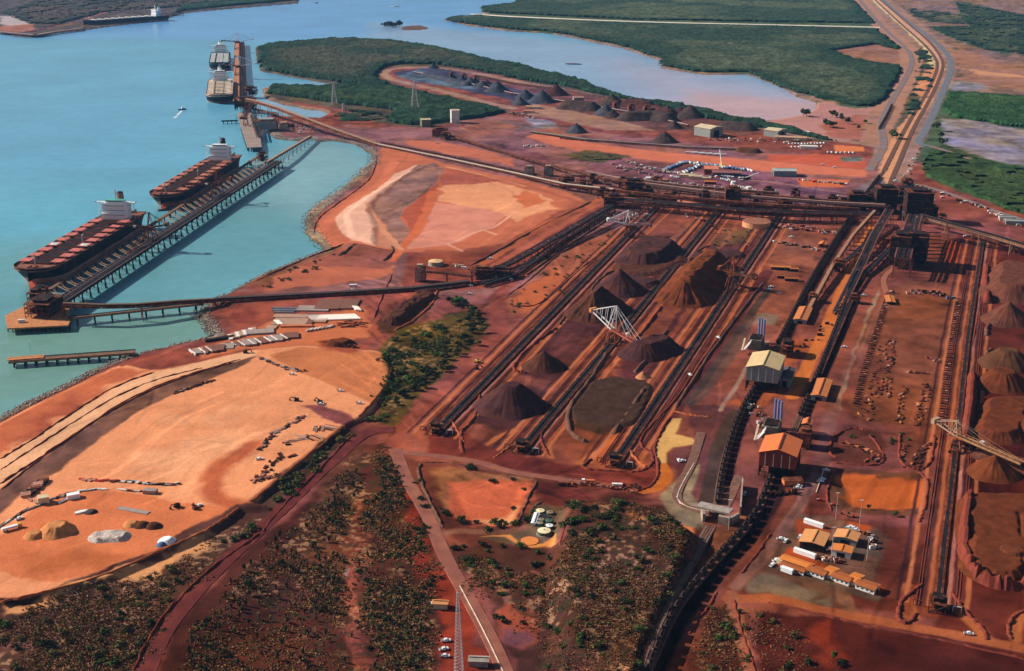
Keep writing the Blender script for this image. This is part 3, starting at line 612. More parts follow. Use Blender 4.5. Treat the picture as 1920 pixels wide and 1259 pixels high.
# ---------------------------------------------------------------- generic builders
def ang(a, b): return math.atan2(b[1]-a[1], b[0]-a[0])
def lerp(a, b, t): return Vector(a)*(1-t)+Vector(b)*t
def along(P, d):                       # point and heading d metres along a polyline of Vectors
    for i in range(len(P)-1):
        l = (P[i+1]-P[i]).length
        if d <= l or i == len(P)-2:
            t = P[i+1]-P[i]; return P[i]+t*(d/l), math.atan2(t.y, t.x)
        d -= l
def plen(P): return sum((P[i+1]-P[i]).length for i in range(len(P)-1))
def loc_in(o, rz, p):                  # world point to a thing's local frame
    d = Vector(p)-Vector(o); c, s = math.cos(-rz), math.sin(-rz)
    return Vector((d.x*c-d.y*s, d.x*s+d.y*c, d.z))
def conveyor(label, P, w=3.0, clear=None, cover=None, step=26, frame=None, name='conveyor', group=None, belts=1, cat='conveyor', depth=1.6):
    """P: world points of the belt. parts: belts, side frames, hoods, trestles down to the terrain"""
    P = [Vector(p) for p in P]; o = P[0].copy(); t = thing(name, o, 0, label, cat, group)
    L = [p-o for p in P]; fr = MB(); frame = frame or M_rust
    bl = [MB() for _ in range(belts)]; cv = MB(); wt = w*belts+1.2*(belts-1)
    for a, b in zip(L, L[1:]):
        d = (b-a).normalized(); u = Vector((-d.y, d.x, 0)).normalized(); up = Vector((0, 0, 1))
        for s in (-1, 1):
            fr.bar(a+u*(wt/2+.3)*s-up*depth/2, b+u*(wt/2+.3)*s-up*depth/2, .5, depth)
            fr.bar(a+u*(wt/2+1.0)*s-up*.3, b+u*(wt/2+1.0)*s-up*.3, .7, .15)
        n = max(1, int((b-a).length/9))
        for i in range(n): p = a+(b-a)*(i+.5)/n; fr.bar(p-u*(wt/2+.5)-up*.7, p+u*(wt/2+.5)-up*.7, .5)
        for k in range(belts):
            off = u*((k-(belts-1)/2)*(w+1.2))
            bl[k].bar(a+off-up*.05, b+off-up*.05, w*.72, .3)
            if cover: cv.bar(a+off+up*1.0, b+off+up*1.0, w*.95, .9)
    fr.build('frame', frame, t)
    for m in bl: m.build('belt', M_belt, t)
    if cover: cv.build('hood', cover, t)
    tot = plen(P); n = max(1, min(60, int(tot/step)))
    for i in range(n+1):
        p, h = along(P, min(tot*i/n, tot-.01)); gz = max(hz(p.x, p.y), -3) if clear is None else clear
        if p.z-gz < 2.2: continue
        q = p-o; u = Vector((-math.sin(h), math.cos(h), 0)); m = MB(); hh = p.z-gz
        for s in (-1, 1): m.bar(q+u*s*(wt/2)-Vector((0, 0, 1)), q+u*s*(wt/2+hh*.09)-Vector((0, 0, hh+.6)), .7)
        m.bar(q+u*(wt/2)-Vector((0, 0, 1.4)), q-u*(wt/2)-Vector((0, 0, 1.4)), .6)
        if hh > 5: m.bar(q+u*wt/2-Vector((0, 0, 1.5)), q-u*(wt/2+hh*.09)-Vector((0, 0, hh)), .4); m.bar(q-u*wt/2-Vector((0, 0, 1.5)), q+u*(wt/2+hh*.09)-Vector((0, 0, hh)), .4)
        m.build('trestle', frame, t)
    return t
def tower(label, p, rz, sx, sy, h, floors=3, clad=(), cm=None, roof=True, group=None, name='transfer_station', cat='transfer station', fm=None):
    t = thing(name, p, rz, label, cat, group); fm = fm or M_rust; f = MB()
    nx = max(1, round(sx/6)); ny = max(1, round(sy/6))
    for i in range(nx+1):
        for j in range(ny+1):
            if 0 < i < nx and 0 < j < ny: continue
            f.bar((-sx/2+sx*i/nx, -sy/2+sy*j/ny, -.5), (-sx/2+sx*i/nx, -sy/2+sy*j/ny, h), .55)
    for k in range(floors):
        z0, z1 = h*k/floors, h*(k+1)/floors
        for s in (-1, 1):
            f.bar((-sx/2, s*sy/2, z0), (sx/2, s*sy/2, z1), .3); f.bar((s*sx/2, -sy/2, z0), (s*sx/2, sy/2, z1), .3)
            f.bar((-sx/2, s*sy/2, z1+.9), (sx/2, s*sy/2, z1+.9), .2); f.bar((s*sx/2, -sy/2, z1+.9), (s*sx/2, sy/2, z1+.9), .2)
    f.build('frame', fm, t)
    for k in range(1, floors+1):
        m = MB().box((0, 0, h*k/floors), (sx+1.2, sy+1.2, .35)); m.build('floor', fm, t)
    mc = MB()
    for k in range(floors): mc.box((sx*.12*(-1)**k, sy*.1, h*(k+.38)/floors), (sx*.5, sy*.45, h/floors*.62))
    mc.build('machinery', M_dark, t)
    if clad:
        for sd_ in clad:
            c = MB()
            if sd_ in 'EW': s = 1 if sd_ == 'E' else -1; c.box((s*(sx/2+.45), 0, h*.55), (.2, sy+.9, h*.86))
            else: s = 1 if sd_ == 'N' else -1; c.box((0, s*(sy/2+.45), h*.55), (sx+.9, .2, h*.86))
            c.build('cladding', cm or M_rust, t)
    if roof: 
        r = MB().box((0, 0, h+3.1), (sx*.7, sy*.7, .3)); r.box((0, 0, h+1.6), (sx*.55, sy*.55, 2.6)); r.build('roof_house', cm or M_dark, t)
    st = MB()
    for k in range(floors): st.bar((sx/2+1.3, -sy/2+(k % 2)*sy, h*k/floors), (sx/2+1.3, -sy/2+((k+1) % 2)*sy, h*(k+1)/floors), 1.0, .3)
    st.build('stair', M_dark, t)
    return t
def boom_machine(name, label, cat, p, track, boom, bl, bel, cl, cel, mh, bh, mb, mm, wheel=True, group=None, tail=0, mastback=.5, cw2=None, gauge=9, st=1.0, body=None):
    """rail machine: bogies, portal, slewing deck, boom on stays, mast, counterweight arm"""
    t = thing(name, p, track, label, cat, group); br = boom-track; body = body or M_rust
    for i in (-1, 1):
        for j in (-1, 1):
            m = MB().box((i*gauge*.7, j*gauge/2, 1.3), (gauge*.62, 1.2, 1.0))
            for k in (-1.5, 0, 1.5): m.hcyl((i*gauge*.7+k, j*gauge/2-.4, .7), (i*gauge*.7+k, j*gauge/2+.4, .7), .7)
            m.build('bogie', M_dark, t)
    f = MB()
    for i in (-1, 1):
        for j in (-1, 1): f.bar((i*gauge*.7, j*gauge/2, 1.5), (i*gauge*.3, j*gauge*.3, bh-1), 1.1)
        f.bar((i*gauge*.7, -gauge/2, 2), (i*gauge*.7, gauge/2, 2), .9); f.bar((-gauge*.7, i*gauge/2, 2), (gauge*.7, i*gauge/2, 2), .9)
    f.cyl((0, 0, bh-1), gauge*.36, 1.4, 16); f.build('portal', body, t)
    D = lambda r, s, z, a=0: Vector((math.cos(br)*r-math.sin(br)*s, math.sin(br)*r+math.cos(br)*s, z))
    d = MB(); d.add([D(-7, -3, bh+.4), D(8, -3, bh+.4), D(8, 3, bh+.4), D(-7, 3, bh+.4), D(-7, -3, bh+1.6), D(8, -3, bh+1.6), D(8, 3, bh+1.6), D(-7, 3, bh+1.6)], [(0,3,2,1),(4,5,6,7),(0,1,5,4),(1,2,6,5),(2,3,7,6),(3,0,4,7)])
    d.build('slewing_deck', body, t)
    h = MB(); h.add([D(-6, 3.4, bh+1.8), D(0, 3.4, bh+1.8), D(0, 7, bh+1.8), D(-6, 7, bh+1.8), D(-6, 3.4, bh+5), D(0, 3.4, bh+5), D(0, 7, bh+5), D(-6, 7, bh+5)], [(0,3,2,1),(4,5,6,7),(0,1,5,4),(1,2,6,5),(2,3,7,6),(3,0,4,7)])
    h.build('machinery_house', body, t)
    z0 = bh+2.2; tipz = z0+math.tan(bel)*bl; w = 2.6
    b = MB()
    for s in (-w, w):
        b.bar(D(-2, s, z0), D(bl, s, tipz), .5, 1.8); b.bar(D(-2, s, z0+2.6), D(bl*.97, s, tipz+1.6), .25)
        n = int(bl/4)
        for i in range(n): b.bar(D(bl*i/n, s, z0+(tipz-z0)*i/n), D(bl*(i+.5)/n, s, z0+(tipz-z0)*(i+.5)/n+2.3), .22)
    for i in range(int(bl/5)): x = i*5; b.bar(D(x, -w, z0+(tipz-z0)*x/bl), D(x, w, z0+(tipz-z0)*x/bl), .4)
    b.build('boom', mb, t)
    MB().bar(D(-2, 0, z0+.5), D(bl, 0, tipz+.5), 1.8, .25).build('boom_belt', M_belt, t)
    mx = -cl*0+1.0-mastback*3; mt = [D(mx, s, z0+mh) for s in (-1.6, 1.6)]
    m = MB()
    for s, q in zip((-w, w), mt):
        m.bar(D(2.5, s, z0), q, .75); m.bar(D(-5, s, z0), q, .6); m.bar(D(-1.2, s, z0+mh*.5), D(1.4, s, z0+mh*.45), .4)
    m.bar(mt[0], mt[1], .7); m.bar(D(1.5, -w, z0+mh*.4), D(1.5, w, z0+mh*.4), .4); m.bar(D(1.8, -w, z0+2), mt[1], .25); m.bar(D(1.8, w, z0+2), mt[0], .25)
    m.build('mast', mm, t)
    ce = z0+math.tan(cel)*cl
    for s, q in zip((-w, w), mt):
        MB().bar(q, D(bl*.9, s, tipz+1.5-(tipz-z0)*.1), .32*st).build('stay', mm, t)
        MB().bar(q, D(bl*.5, s, z0+(tipz-z0)*.5+1.4), .28*st).build('stay', mm, t)
        MB().bar(q, D(-cl, s, ce+1), .5).build('stay', mm, t)
    a = MB()
    for s in (-w, w):
        a.bar(D(0, s, z0), D(-cl, s, ce), .75, 1.1)
        n = max(2, int(cl/6))
        for i in range(1, n): 
            k = i/n; top = lerp(D(mx, s, z0+mh), D(-cl, s, ce+1), k); a.bar(D(-cl*k, s, z0+(ce-z0)*k), top, .3)
            a.bar(D(-cl*k, -w, z0+(ce-z0)*k), D(-cl*k, w, z0+(ce-z0)*k), .35)
    a.build('counterweight_arm', mm, t)
    c = MB(); q = D(-cl-1, 0, ce+.5); c.box(q, (3.4, 8, 4.2), br); c.build('counterweight', cw2 or mm, t)
    if wheel:
        wc = D(bl+1, 0, tipz+.3); wh = MB(); ax = D(0, 1, 0)-D(0, 0, 0)
        wh.hcyl(wc-ax*.6, wc+ax*.6, 3.2, 16); wh.build('bucket_wheel', M_rust, t)
        for k in range(8):
            g = k*math.pi/4; r = Vector((math.cos(br)*math.cos(g), math.sin(br)*math.cos(g), math.sin(g)))
            MB().box(wc+r*3.7, (1.5, 1.5, 1.5), br).build('bucket', M_dark, t)
    else:
        MB().box(D(bl, 0, tipz-1.2), (2.6, 2.6, 4), br).build('discharge_chute', M_dark, t)
    k = MB(); k.box(D(bl*.35, 4.2, z0+(tipz-z0)*.35+.6), (3, 2.4, 2.6), br); k.build('cabin', M_white, t)
    if tail:
        sg = 1 if tail > 0 else -1; tl = MB(); n = 8
        for s in (-2, 2):
            tl.bar((sg*4, s, bh+.5), (sg*(abs(tail)), s, 1.6), .45, 1.2)
            for i in range(n): x = 4+(abs(tail)-4)*i/n; z = bh+.5-(bh-1.1)*i/n; tl.bar((sg*x, s, z), (sg*x, s, .3), .35)
        tl.build('tail_conveyor', body, t)
    return t
# ---------------------------------------------------------------- ships
M_hull = mat('black_hull_paint', (.010, .011, .018), .5, .25, .08, 0, (.08, .035, .03), .2)
M_boot = mat('red_boot_top', (.66, .27, .20), .7, .15, .1, 0, (.35, .12, .09), .4)
M_hatch = mat('red_hatch_covers', (.56, .16, .13), .65, .12, .15, 0, (.40, .11, .08), .35)
M_deckr = mat('red_brown_deck', (.20, .07, .05), .8, .25, .12, 0, (.33, .13, .09), .4)
M_hold = mat('dark_hold', (.03, .022, .022), .9, .2, .2)
M_hatchc = mat('cream_hatch_covers', (.62, .50, .38), .6, .12, .15, 0, (.45, .3, .22), .3)
M_deckc = mat('pink_brown_deck', (.62, .46, .36), .8, .2, .12)
M_green = mat('green_deck_paint', (.08, .42, .33), .6, .1, .3)
M_funnel = mat('brown_funnel', (.26, .10, .08), .6, .1, .3)
M_hull.node_tree.nodes['Principled BSDF'].inputs['Specular IOR Level'].default_value = .08
def ship(label, bow, stern, B, D, hm, dm, sup='r', closed=0, Ldef=None, boot=6, funnel=None, badge=False, group=None, hull=None, nh=9, mast=True, lettering=True, sw=.62):
    b = GZ(*bow, D-3); s = GZ(*stern, D-3)
    if Ldef:
        s = b+(s-b).normalized()*Ldef
    L = (s-b).length; c = (b+s)/2; rz = math.atan2((b-s).y, (b-s).x)
    t = thing('bulk_carrier', (c.x, c.y, -3), rz, label, 'ship', group)
    def hb(x, z):                       # half breadth
        k = (x+L/2)/L; f = 1.0; zz = min(1, max(0, z/D)); w0 = .915+.085*zz
        if k > w0-.13: q = min(1, (k-(w0-.13))/.13); f = math.sqrt(max(0, 1-q**2.6))
        if k < .13: f = min(f, (.35+.5*zz)+(.65-.5*zz)*math.sin(min(1, k/.13)*math.pi/2))
        return B/2*f
    xs = [-L/2, -L*.47, -L*.43, -L*.38, -L*.3, -L*.1, L*.1, L*.25, L*.35]+[L*(.375+.125*i/12) for i in range(13)]
    def shell(z0, z1, name, m, n=4):
        mb = MB(); V = []; zs = [z0+(z1-z0)*i/n for i in range(n+1)]
        for x in xs:
            for z in zs:
                V.append((x, hb(x, z), z+(2.2*max(0, (x/L-.36)/.14) if z >= D-.01 else 0)))
            for z in zs:
                V.append((x, -hb(x, z), z+(2.2*max(0, (x/L-.36)/.14) if z >= D-.01 else 0)))
        F = []; w = 2*(n+1)
        for i in range(len(xs)-1):
            for j in range(n):
                a = i*w+j; F.append((a, a+w, a+w+1, a+1)); a += n+1; F.append((a, a+1, a+w+1, a+w))
        F.append(tuple(range(0, n+1))+tuple(range(2*n+1, n, -1)))
        mb.add(V, F); return mb.build(name, m, t, False)
    shell(boot, D, 'hull', hull or M_hull, 4); shell(-2, boot-.02, 'boot_top', M_boot, 2)
    dk = MB(); up = [(x, hb(x, D)-.25) for x in xs]; dn = [(x, -hb(x, D)+.25) for x in reversed(xs)]
    dk.prism([(x, -y) for x, y in up]+[(x, -y) for x, y in dn], D-1.5, D-.4); dk.build('deck', dm, t)
    rl = MB()
    for i in range(len(xs)-1):
        for s_ in (-1, 1): rl.bar((xs[i], s_*hb(xs[i], D), D+.6+2.2*max(0, (xs[i]/L-.36)/.14)), (xs[i+1], s_*hb(xs[i+1], D), D+.6+2.2*max(0, (xs[i+1]/L-.36)/.14)), .25, .9)
    rl.build('bulwark', dm, t)
    x0, x1 = L*.41, -L*.315; p = (x0-x1)/nh
    for i in range(nh):
        x = x0-p*(i+.5); lc = p*.62; w = B*(.24 if closed else .22)
        MB().box((x, 0, D+.8), (lc+1.4, B*.44, 2.0)).build('hatch_coaming', dm, t)
        MB().box((x, 0, D+1.9), (lc, B*.40, .3)).build('cargo_hold_opening', M_hold, t)
        if closed:
            for s_, y_, w_ in ((-1, -.335, .22), (0, 0, .3), (1, .3, .25)): MB().box((x+(p*.12 if s_ == 0 else 0), y_*B, D+2.6-.2*s_), (lc*.8, w_*B, .8)).build('hatch_cover', hm, t)
        else:
            for s_ in (-1, 1):
                h_ = MB().box((x, s_*B*.345, D+2.4), (lc, B*.235, .8)).build('hatch_cover', hm, t)
                if badge and i == 3:
                    q = MB().box((x, s_*B*.345, D+2.86), (lc*.62, B*.15, .1)); q.build('painted_patch', M_cleanw, h_)
                    e = MB()
                    for k in range(7): g = .3+k*.55; e.bar((x+lc*.2*math.cos(g), s_*B*.345+lc*.24*math.sin(g), D+2.95), (x+lc*.2*math.cos(g+.55), s_*B*.345+lc*.24*math.sin(g+.55), D+2.95), .9, .1)
                    e.bar((x-lc*.1, s_*B*.345, D+2.95), (x+lc*.1, s_*B*.345, D+2.95), .9, .1); e.build('emblem', M_green, h_)
        MB().box((x-p*.5, 0, D+.9), (1.0, B*.34, 1.4)).build('deck_pipework', dm, t)
    for x in (L*.46, L*.445): 
        for s_ in (-1, 1): MB().box((x, s_*3.5, D+1.4), (2.4, 2.6, 2)).build('windlass', M_deckr, t)
    MB().bar((L*.432, 0, D), (L*.432, 0, D+15), .9).bar((L*.432, -3, D+11), (L*.432, 3, D+11), .5).build('foremast', M_white, t)
    for k in (.5,):
        for s_ in (-.18, .2): 
            cx = x0-p*4.0; MB().bar((cx, s_*B, D), (cx, s_*B, D+11), .8).bar((cx, s_*B, D+10), (cx-4, s_*B, D+12), .5).build('deck_crane', M_white, t)
    sx = -L*.365; H = 22; wb = B*sw
    su = MB().box((sx, 0, D+H/2-.5), (14, wb, H)); su.box((sx+5, 0, D+4), (8, wb*1.08, 8)); ss = su.build('superstructure', M_cleanw, t)
    for k in (1, 3, 5):
        MB().box((sx+7.05 if k > 1 else sx+9.05, 0, D+3+k*3), (.15, wb*.8, .55)).build('window_band', M_glass, ss)
        for s_ in (-1, 1): MB().box((sx-.5, s_*(wb/2+.05), D+3+k*3), (10, .15, .7)).build('window_band', M_glass, ss)
    br = MB().box((sx+1, 0, D+H+1.3), (9, wb*.72, 3.2)); br.box((sx+2, 0, D+H+.1), (4.5, B*1.02, .9))
    for s_ in (-1, 1): br.bar((sx+2, s_*B*.49, D+H), (sx+2, s_*wb*.48, D+H-7), .6); br.bar((sx+2, s_*B*.45, D+H-.3), (sx+2, s_*B*.45, D+1), .5); br.box((sx+2, s_*B*.5, D+H+1), (4.5, .3, 1.2))
    bo = br.build('bridge', M_cleanw, ss)
    MB().box((sx+5.6, 0, D+H+1.9), (.15, wb*.66, 1.1)).build('bridge_window', M_glass, bo)
    MB().box((sx+.6, 0, D+H+3.1), (9.6, wb*.74, .3)).build('monkey_island', M_green if sup == 'g' else M_cleanw, ss)
    fu = MB().box((sx-15, 0, D+8), (12, wb*.5, 17)); fu.build('engine_casing', M_cleanw, t)
    fn = MB().cyl((sx-15, 0, D+16), 5.2, 15, 12, 4.2); fo = fn.build('funnel', funnel or M_funnel, t)
    MB().cyl((sx-15, 0, D+31), 4.0, 1.8, 12, 3.4).build('funnel_top', M_black, fo)
    m = MB().bar((sx, 0, D+H+3), (sx, 0, D+H+17), 1.3); m.bar((sx, -4, D+H+9), (sx, 4, D+H+9), .5); m.box((sx+.8, 0, D+H+12.5), (.6, 5, .8)); m.bar((sx, -2.5, D+H+14), (sx, 2.5, D+H+14), .4)
    m.cyl((sx, 2, D+H+10), 1.1, 1.6, 8, .3); m.build('radar_mast', M_cleanw, t)
    for s_ in (-1, 1): MB().hcyl((sx-6, s_*(wb/2+3), D+8), (sx-14, s_*(wb/2+3), D+8), 1.5).build('lifeboat', M_orange, t)
    MB().box((-L*.475, 0, D+1), (6, B*.4, 1.6)).build('mooring_deck', M_deckr, t)
    return t, c, rz, L
shipA = ship('long black bulk carrier nearest the camera with red hatch covers open and white bridge', (51,509), (243,396), 56, 22, M_hatch, M_deckr, 'g', boot=9, badge=True, hull=M_hull)
shipB = ship('black bulk carrier with rusty hatch covers moored behind the nearest ship on the long jetty', (300,369), (430,290), 52, 20, mat('worn_orange_hatch', (.52,.17,.11), .7, .3, .12, 0, (.2,.08,.06), .5), M_deckr, 'w', boot=8, funnel=M_hull)
shipC = ship('bulk carrier with cream deck and hatches, nearer of the two ships at the far berth', (411,181), (414,140), 58, 17, M_hatchc, M_deckc, 'w', closed=1, Ldef=290, boot=3, funnel=M_white, sw=.55)
shipD = ship('bulk carrier with white hatches, farther of the two ships at the far berth', (411,121), (415,90), 54, 17, M_white, mat('dark_teal_deck', (.05,.09,.12), .8, .2, .1), 'w', closed=1, Ldef=290, boot=4, funnel=M_cleanw)
shipE = ship('dark bulk carrier with white bridge across the harbour at the distant wharf', (156,40), (312,29), 50, 17, M_white, mat('dark_teal_deck', (.05,.09,.12)), 'w', closed=1, boot=4, funnel=M_cleanw)
# ---------------------------------------------------------------- small boats
def boat(label, px, py, L, W_, rz, m, cabin=True, name='tug_boat', cat='boat', wake=False):
    p = GZ(px, py, -3); t = thing(name, p, rz, label, cat)
    hl = MB(); hl.add([(-L/2,-W_/2,1.6),(L*.25,-W_/2,1.8),(L/2,0,2.4),(L*.25,W_/2,1.8),(-L/2,W_/2,1.6),(-L/2,-W_*.4,-.5),(L*.2,-W_*.4,-.5),(L*.42,0,-.5),(L*.2,W_*.4,-.5),(-L/2,W_*.4,-.5)],
        [(0,1,2,3,4),(5,9,8,7,6),(0,5,6,1),(1,6,7,2),(2,7,8,3),(3,8,9,4),(4,9,5,0)]); hl.build('hull', m, t)
    if cabin:
        MB().box((L*.05, 0, 3.2), (L*.32, W_*.6, 3)).build('wheelhouse', M_cleanw, t)
        MB().box((L*.05, 0, 4.9), (L*.2, W_*.45, 1.6)).box((L*.05,0,5.9),(L*.24,W_*.5,.3)).build('bridge', M_cleanw, t); MB().bar((0, 0, 5), (0, 0, 9), .3).build('mast', M_cleanw, t)
    else: MB().box((0, 0, 2.1), (L*.5, W_*.5, .8)).build('deck_load', M_rust, t)
    return t
boat('small white workboat leaving a wake in the open blue harbour', 342, 206, 17, 6.5, R(30), M_dark)
wk = MB(); p = GZ(336, 214, -2.98)
for k in range(60): 
    a = rnd.random(); q = GZ(341-14*a+rnd.uniform(-1,1)*2.4*a, 208+14*a, -2.97); s = .7+1.6*rnd.random()
    wk.box((q.x, q.y, -2.97+.02*rnd.random()), (s*1.6, s*2.6, .05), rnd.random())
tag(wk.build('boat_wake', mat('foam', (.7,.75,.75), .6)), kind='stuff')
boat('white ferry-like boat alone far up the channel', 741, 13, 42, 14, R(5), M_cleanw)
boat('low dark barge lying in the pink creek beyond the stockpiles', 1075, 121, 44, 9, R(175), M_dark, cabin=False, name='barge')
boat('tiny dark launch near the far end of the harbour channel', 594, 6, 26, 8, R(80), M_dark)
boat('small tender close under the bow of the second ship on the jetty', 308, 395, 18, 6, R(20), M_dark, cabin=False, name='mooring_boat')
# ---------------------------------------------------------------- the long jetty of the two near ships
M_pile = mat('tarred_pile', (.016, .012, .014), .8, .2, .4)
P0, P1 = GZ(74,556,6), GZ(492,289,6); Q0, Q1 = GZ(112,569,9), GZ(521,304,9)
o = Vector((Q0.x, Q0.y, 0)); jt = thing('ore_jetty', o, 0, 'long rust-brown conveyor jetty on piles beside the two near ships', 'jetty')
MB().bar(P0-o, P1-o, 4.5, 2).build('berth_walkway', mat('brown_walkway', (.20,.10,.06), .8), jt)
g = MB().bar(Q0-o, Q1-o, 15, 1.2); dj = (Q1-Q0).normalized(); uj = Vector((-dj.y, dj.x, 0)); g.build('deck', M_dark, jt)
for s in (-5.2, -1.2, 3.6): MB().bar(Q0-o+uj*s+Vector((0,0,2)), Q1-o+uj*s+Vector((0,0,2)), 2.2, 1.0).build('conveyor_belt', M_belt, jt)
for s in (-7.4, 1.2, 6.8): MB().bar(Q0-o+uj*s+Vector((0,0,2.6)), Q1-o+uj*s+Vector((0,0,2.6)), .6, 1.2).build('girder', mat('mauve_steel', (.21,.11,.095), .7, .2), jt)
nb = 40
for i in range(nb+1):
    k = i/nb; a = lerp(P0, P1, k)-o; b = lerp(Q0, Q1, k)-o; m = MB()
    MB().bar(a-Vector((0,0,1)), Vector((a.x, a.y, -6)), 1.2).build('pile', M_dark, jt)
    for q in (b-uj*7, b+uj*7): m.bar(q-Vector((0,0,1)), Vector((q.x, q.y, -6)), 1.2)
    m.bar(b-uj*8-Vector((0,0,1.2)), b+uj*8-Vector((0,0,1.2)), 1.2); m.bar(b-uj*7-Vector((0,0,2)), b-uj*9-Vector((0,0,13)), .6)
    m.build('pile_bent', M_pile, jt)
    if i < nb:
        a2 = lerp(P0, P1, (i+1)/nb)-o; b2 = lerp(Q0, Q1, (i+1)/nb)-o; m = MB()
        m.bar(a, b+uj*6, .6); m.bar((a+a2)/2, b+uj*6, .35); m.bar(a, (b+b2)/2+uj*6, .35); m.build('brace', mat('pale_brace', (.30,.19,.12), .7), jt)
for i in range(9):
    k = (i+.4)/9; q = lerp(P0, P1, k)+uj*5-o; MB().cyl((q.x, q.y, -5), 2.2, 10.5, 10).build('mooring_dolphin', M_rust, jt)
MB().box((GZ(132,556,6)-o), (42, 15, 1.5), ang(Q0, Q1)).build('orange_platform', mat('orange_deck', (.50,.20,.08), .8), jt)
# shiploaders
for lab, px, py, tgt in (('rusty shiploader reaching its boom over the nearest red-hatched ship', 283, 452, (222, 418)), ('rusty shiploader with a tall mast serving the second ship on the long jetty', 408, 366, (352, 345))):
    p = GZ(px, py, 9); q = GZ(*tgt, 32); a = ang(p, q)
    boom_machine('shiploader', lab, 'shiploader', p, ang(Q0, Q1), a, 52, R(6), 22, R(12), 20, 15, M_rust, M_rust, wheel=False, tail=-75, gauge=14, group='shiploaders on the near jetty')
# jetty head: deck, machinery, access trestles
a_ = [GZ(*p, 4) for p in ((9,592),(50,572),(60,560),(128,566),(132,600),(128,610),(14,616))]; o = Vector((a_[0].x, a_[0].y, 0))
jh = thing('jetty_head_platform', o, 0, 'orange-decked platform with rusty transfer house at the jetty end', 'platform')
pts = [(p-o) for p in a_]; pts = [(p.x, p.y) for p in pts]
MB().prism(list(reversed(pts)), 2.5, 4).build('deck', mat('orange_deck', (.50,.20,.08)), jh)
m = MB()
for i in range(14): p = GZ(14+116*(i/13), 612, 3)-o; m.bar(p, p-Vector((0,0,9)), .9)
for i in range(8): p = GZ(14+i*8, 592-i*3, 3)-o; m.bar(p, p-Vector((0,0,9)), .9)
m.build('piles', M_dark, jh)
MB().box(GZ(40,602,5.5)-o, (7, 3, 3), .3).build('site_truck', M_white, jh)
th = tower('dark rusty transfer house over the jetty head', GZ(84,588,4), ang(Q0, Q1), 34, 26, 15, 3, 'S', M_dark)
tower('open steel transfer frame at the near corner of the jetty', GZ(70,566,4), ang(Q0, Q1), 20, 12, 12, 2, (), None)
tower('low rusty drive house at the seaward end of the walkway', GZ(78,553,2), 0.2, 12, 9, 8, 2, 'W')
conveyor('hooded brown gallery from the jetty head curving to the shore', [GZ(118,570,19), GZ(190,573,18), GZ(254,572,16), GZ(330,566,13), GZ(402,562,7)], 4.5, clear=-5, cover=mat('brown_hood', (.16,.09,.055), .8, .2, .3), step=60, depth=3, cat='gallery', name='conveyor_gallery')
def trestle_road(label, A, B, w, n, name='access_bridge', deck=None, z=4, n2=None, cat='bridge'):
    a = GZ(*A, z); b = GZ(*B, z); o = Vector((a.x, a.y, 0)); t = thing(name, o, 0, label, cat)
    MB().bar(a-o, b-o, w, 1.2).build('deck', deck or mat('brown_walkway', (.20,.10,.06)), t)
    d = (b-a).normalized(); u = Vector((-d.y, d.x, 0))
    for s in (-1, 1): MB().bar(a-o+u*s*w/2+Vector((0,0,1.2)), b-o+u*s*w/2+Vector((0,0,1.2)), .3, .8).build('railing', M_dark, t)
    for i in range(n):
        p = lerp(a, b, (i+.5)/n)-o; m = MB()
        for s in (-.4, .4): m.bar(p+u*s*w, Vector(((p+u*s*w).x, (p+u*s*w).y, -7)), 1.3)
        m.bar(p-u*w*.5-Vector((0,0,1)), p+u*w*.5-Vector((0,0,1)), 1.2); m.build('pier', M_dark, t)
    return t
trestle_road('narrow brown access bridge on dark piers from the jetty head to shore', (128,598), (382,570), 7, 8)
trestle_road('lone service wharf with a brown deck on the lower left shore', (17,678), (254,661), 11, 12, 'service_wharf', z=2, cat='wharf')
wt = MB(); 
tag(MB().box(GZ(48,671,3.2), (34, 9, .6), .25).build('wharf_end_platform', mat('orange_deck', (.50,.20,.08))), 'orange-brown loading platform at the seaward end of the service wharf', 'platform')
conveyor('rusty conveyor bridge linking the long jetty to the breakwater', [GZ(500,305,14), GZ(540,281,12), GZ(582,256,7)], 4.5, clear=-5, cover=mat('tan_hood', (.38,.22,.15), .8), step=28, cat='gallery', name='conveyor_gallery')
tower('dark drive tower where the long jetty meets the conveyor bridge', GZ(493,303,6), ang(Q0, Q1), 16, 14, 14, 2)
# ---------------------------------------------------------------- far berth
A0, A1 = GZ(450,190,6), GZ(449,80,6); o = Vector((A0.x, A0.y, 0))
fj = thing('ore_jetty', o, 0, 'distant orange-decked jetty serving the two far ships', 'jetty')
MB().bar(A0-o, A1-o, 30, 1.5).build('deck', mat('orange_pier_deck', (.42,.18,.10), .8, .2, .05), fj)
dj2 = (A1-A0).normalized(); u2 = Vector((-dj2.y, dj2.x, 0))
for s in (-12, -6, 0): MB().bar(A0-o+u2*s+Vector((0,0,3)), A1-o+u2*s+Vector((0,0,3)), 2.4, 1.5).build('conveyor_belt', M_dark, fj)
for i in range(30):
    p = lerp(A0, A1, (i+.5)/30)-o; m = MB()
    for s in (-13, 0, 13): m.bar(p+u2*s, Vector(((p+u2*s).x, (p+u2*s).y, -7)), 1.4)
    m.build('pile_bent', M_dark, fj)
for lab, px, py in (('white-masted shiploader at the farther far-berth ship', 446, 92), ('white-masted shiploader at the nearer far-berth ship', 448, 140)):
    boom_machine('shiploader', lab, 'shiploader', GZ(px, py, 7), ang(A0, A1), math.pi-.05, 46, R(4), 44, R(10), 26, 18, M_rust, M_cleanw, wheel=False, gauge=20, st=2.4, group='white shiploaders at the far berth')
tower('rusty transfer house at the root of the far berth', GZ(461,206,2), 0, 40, 30, 24, 3, 'W')
tower('orange drive house on the seaward side of the far jetty', GZ(470,178,4), 0, 26, 26, 16, 2)
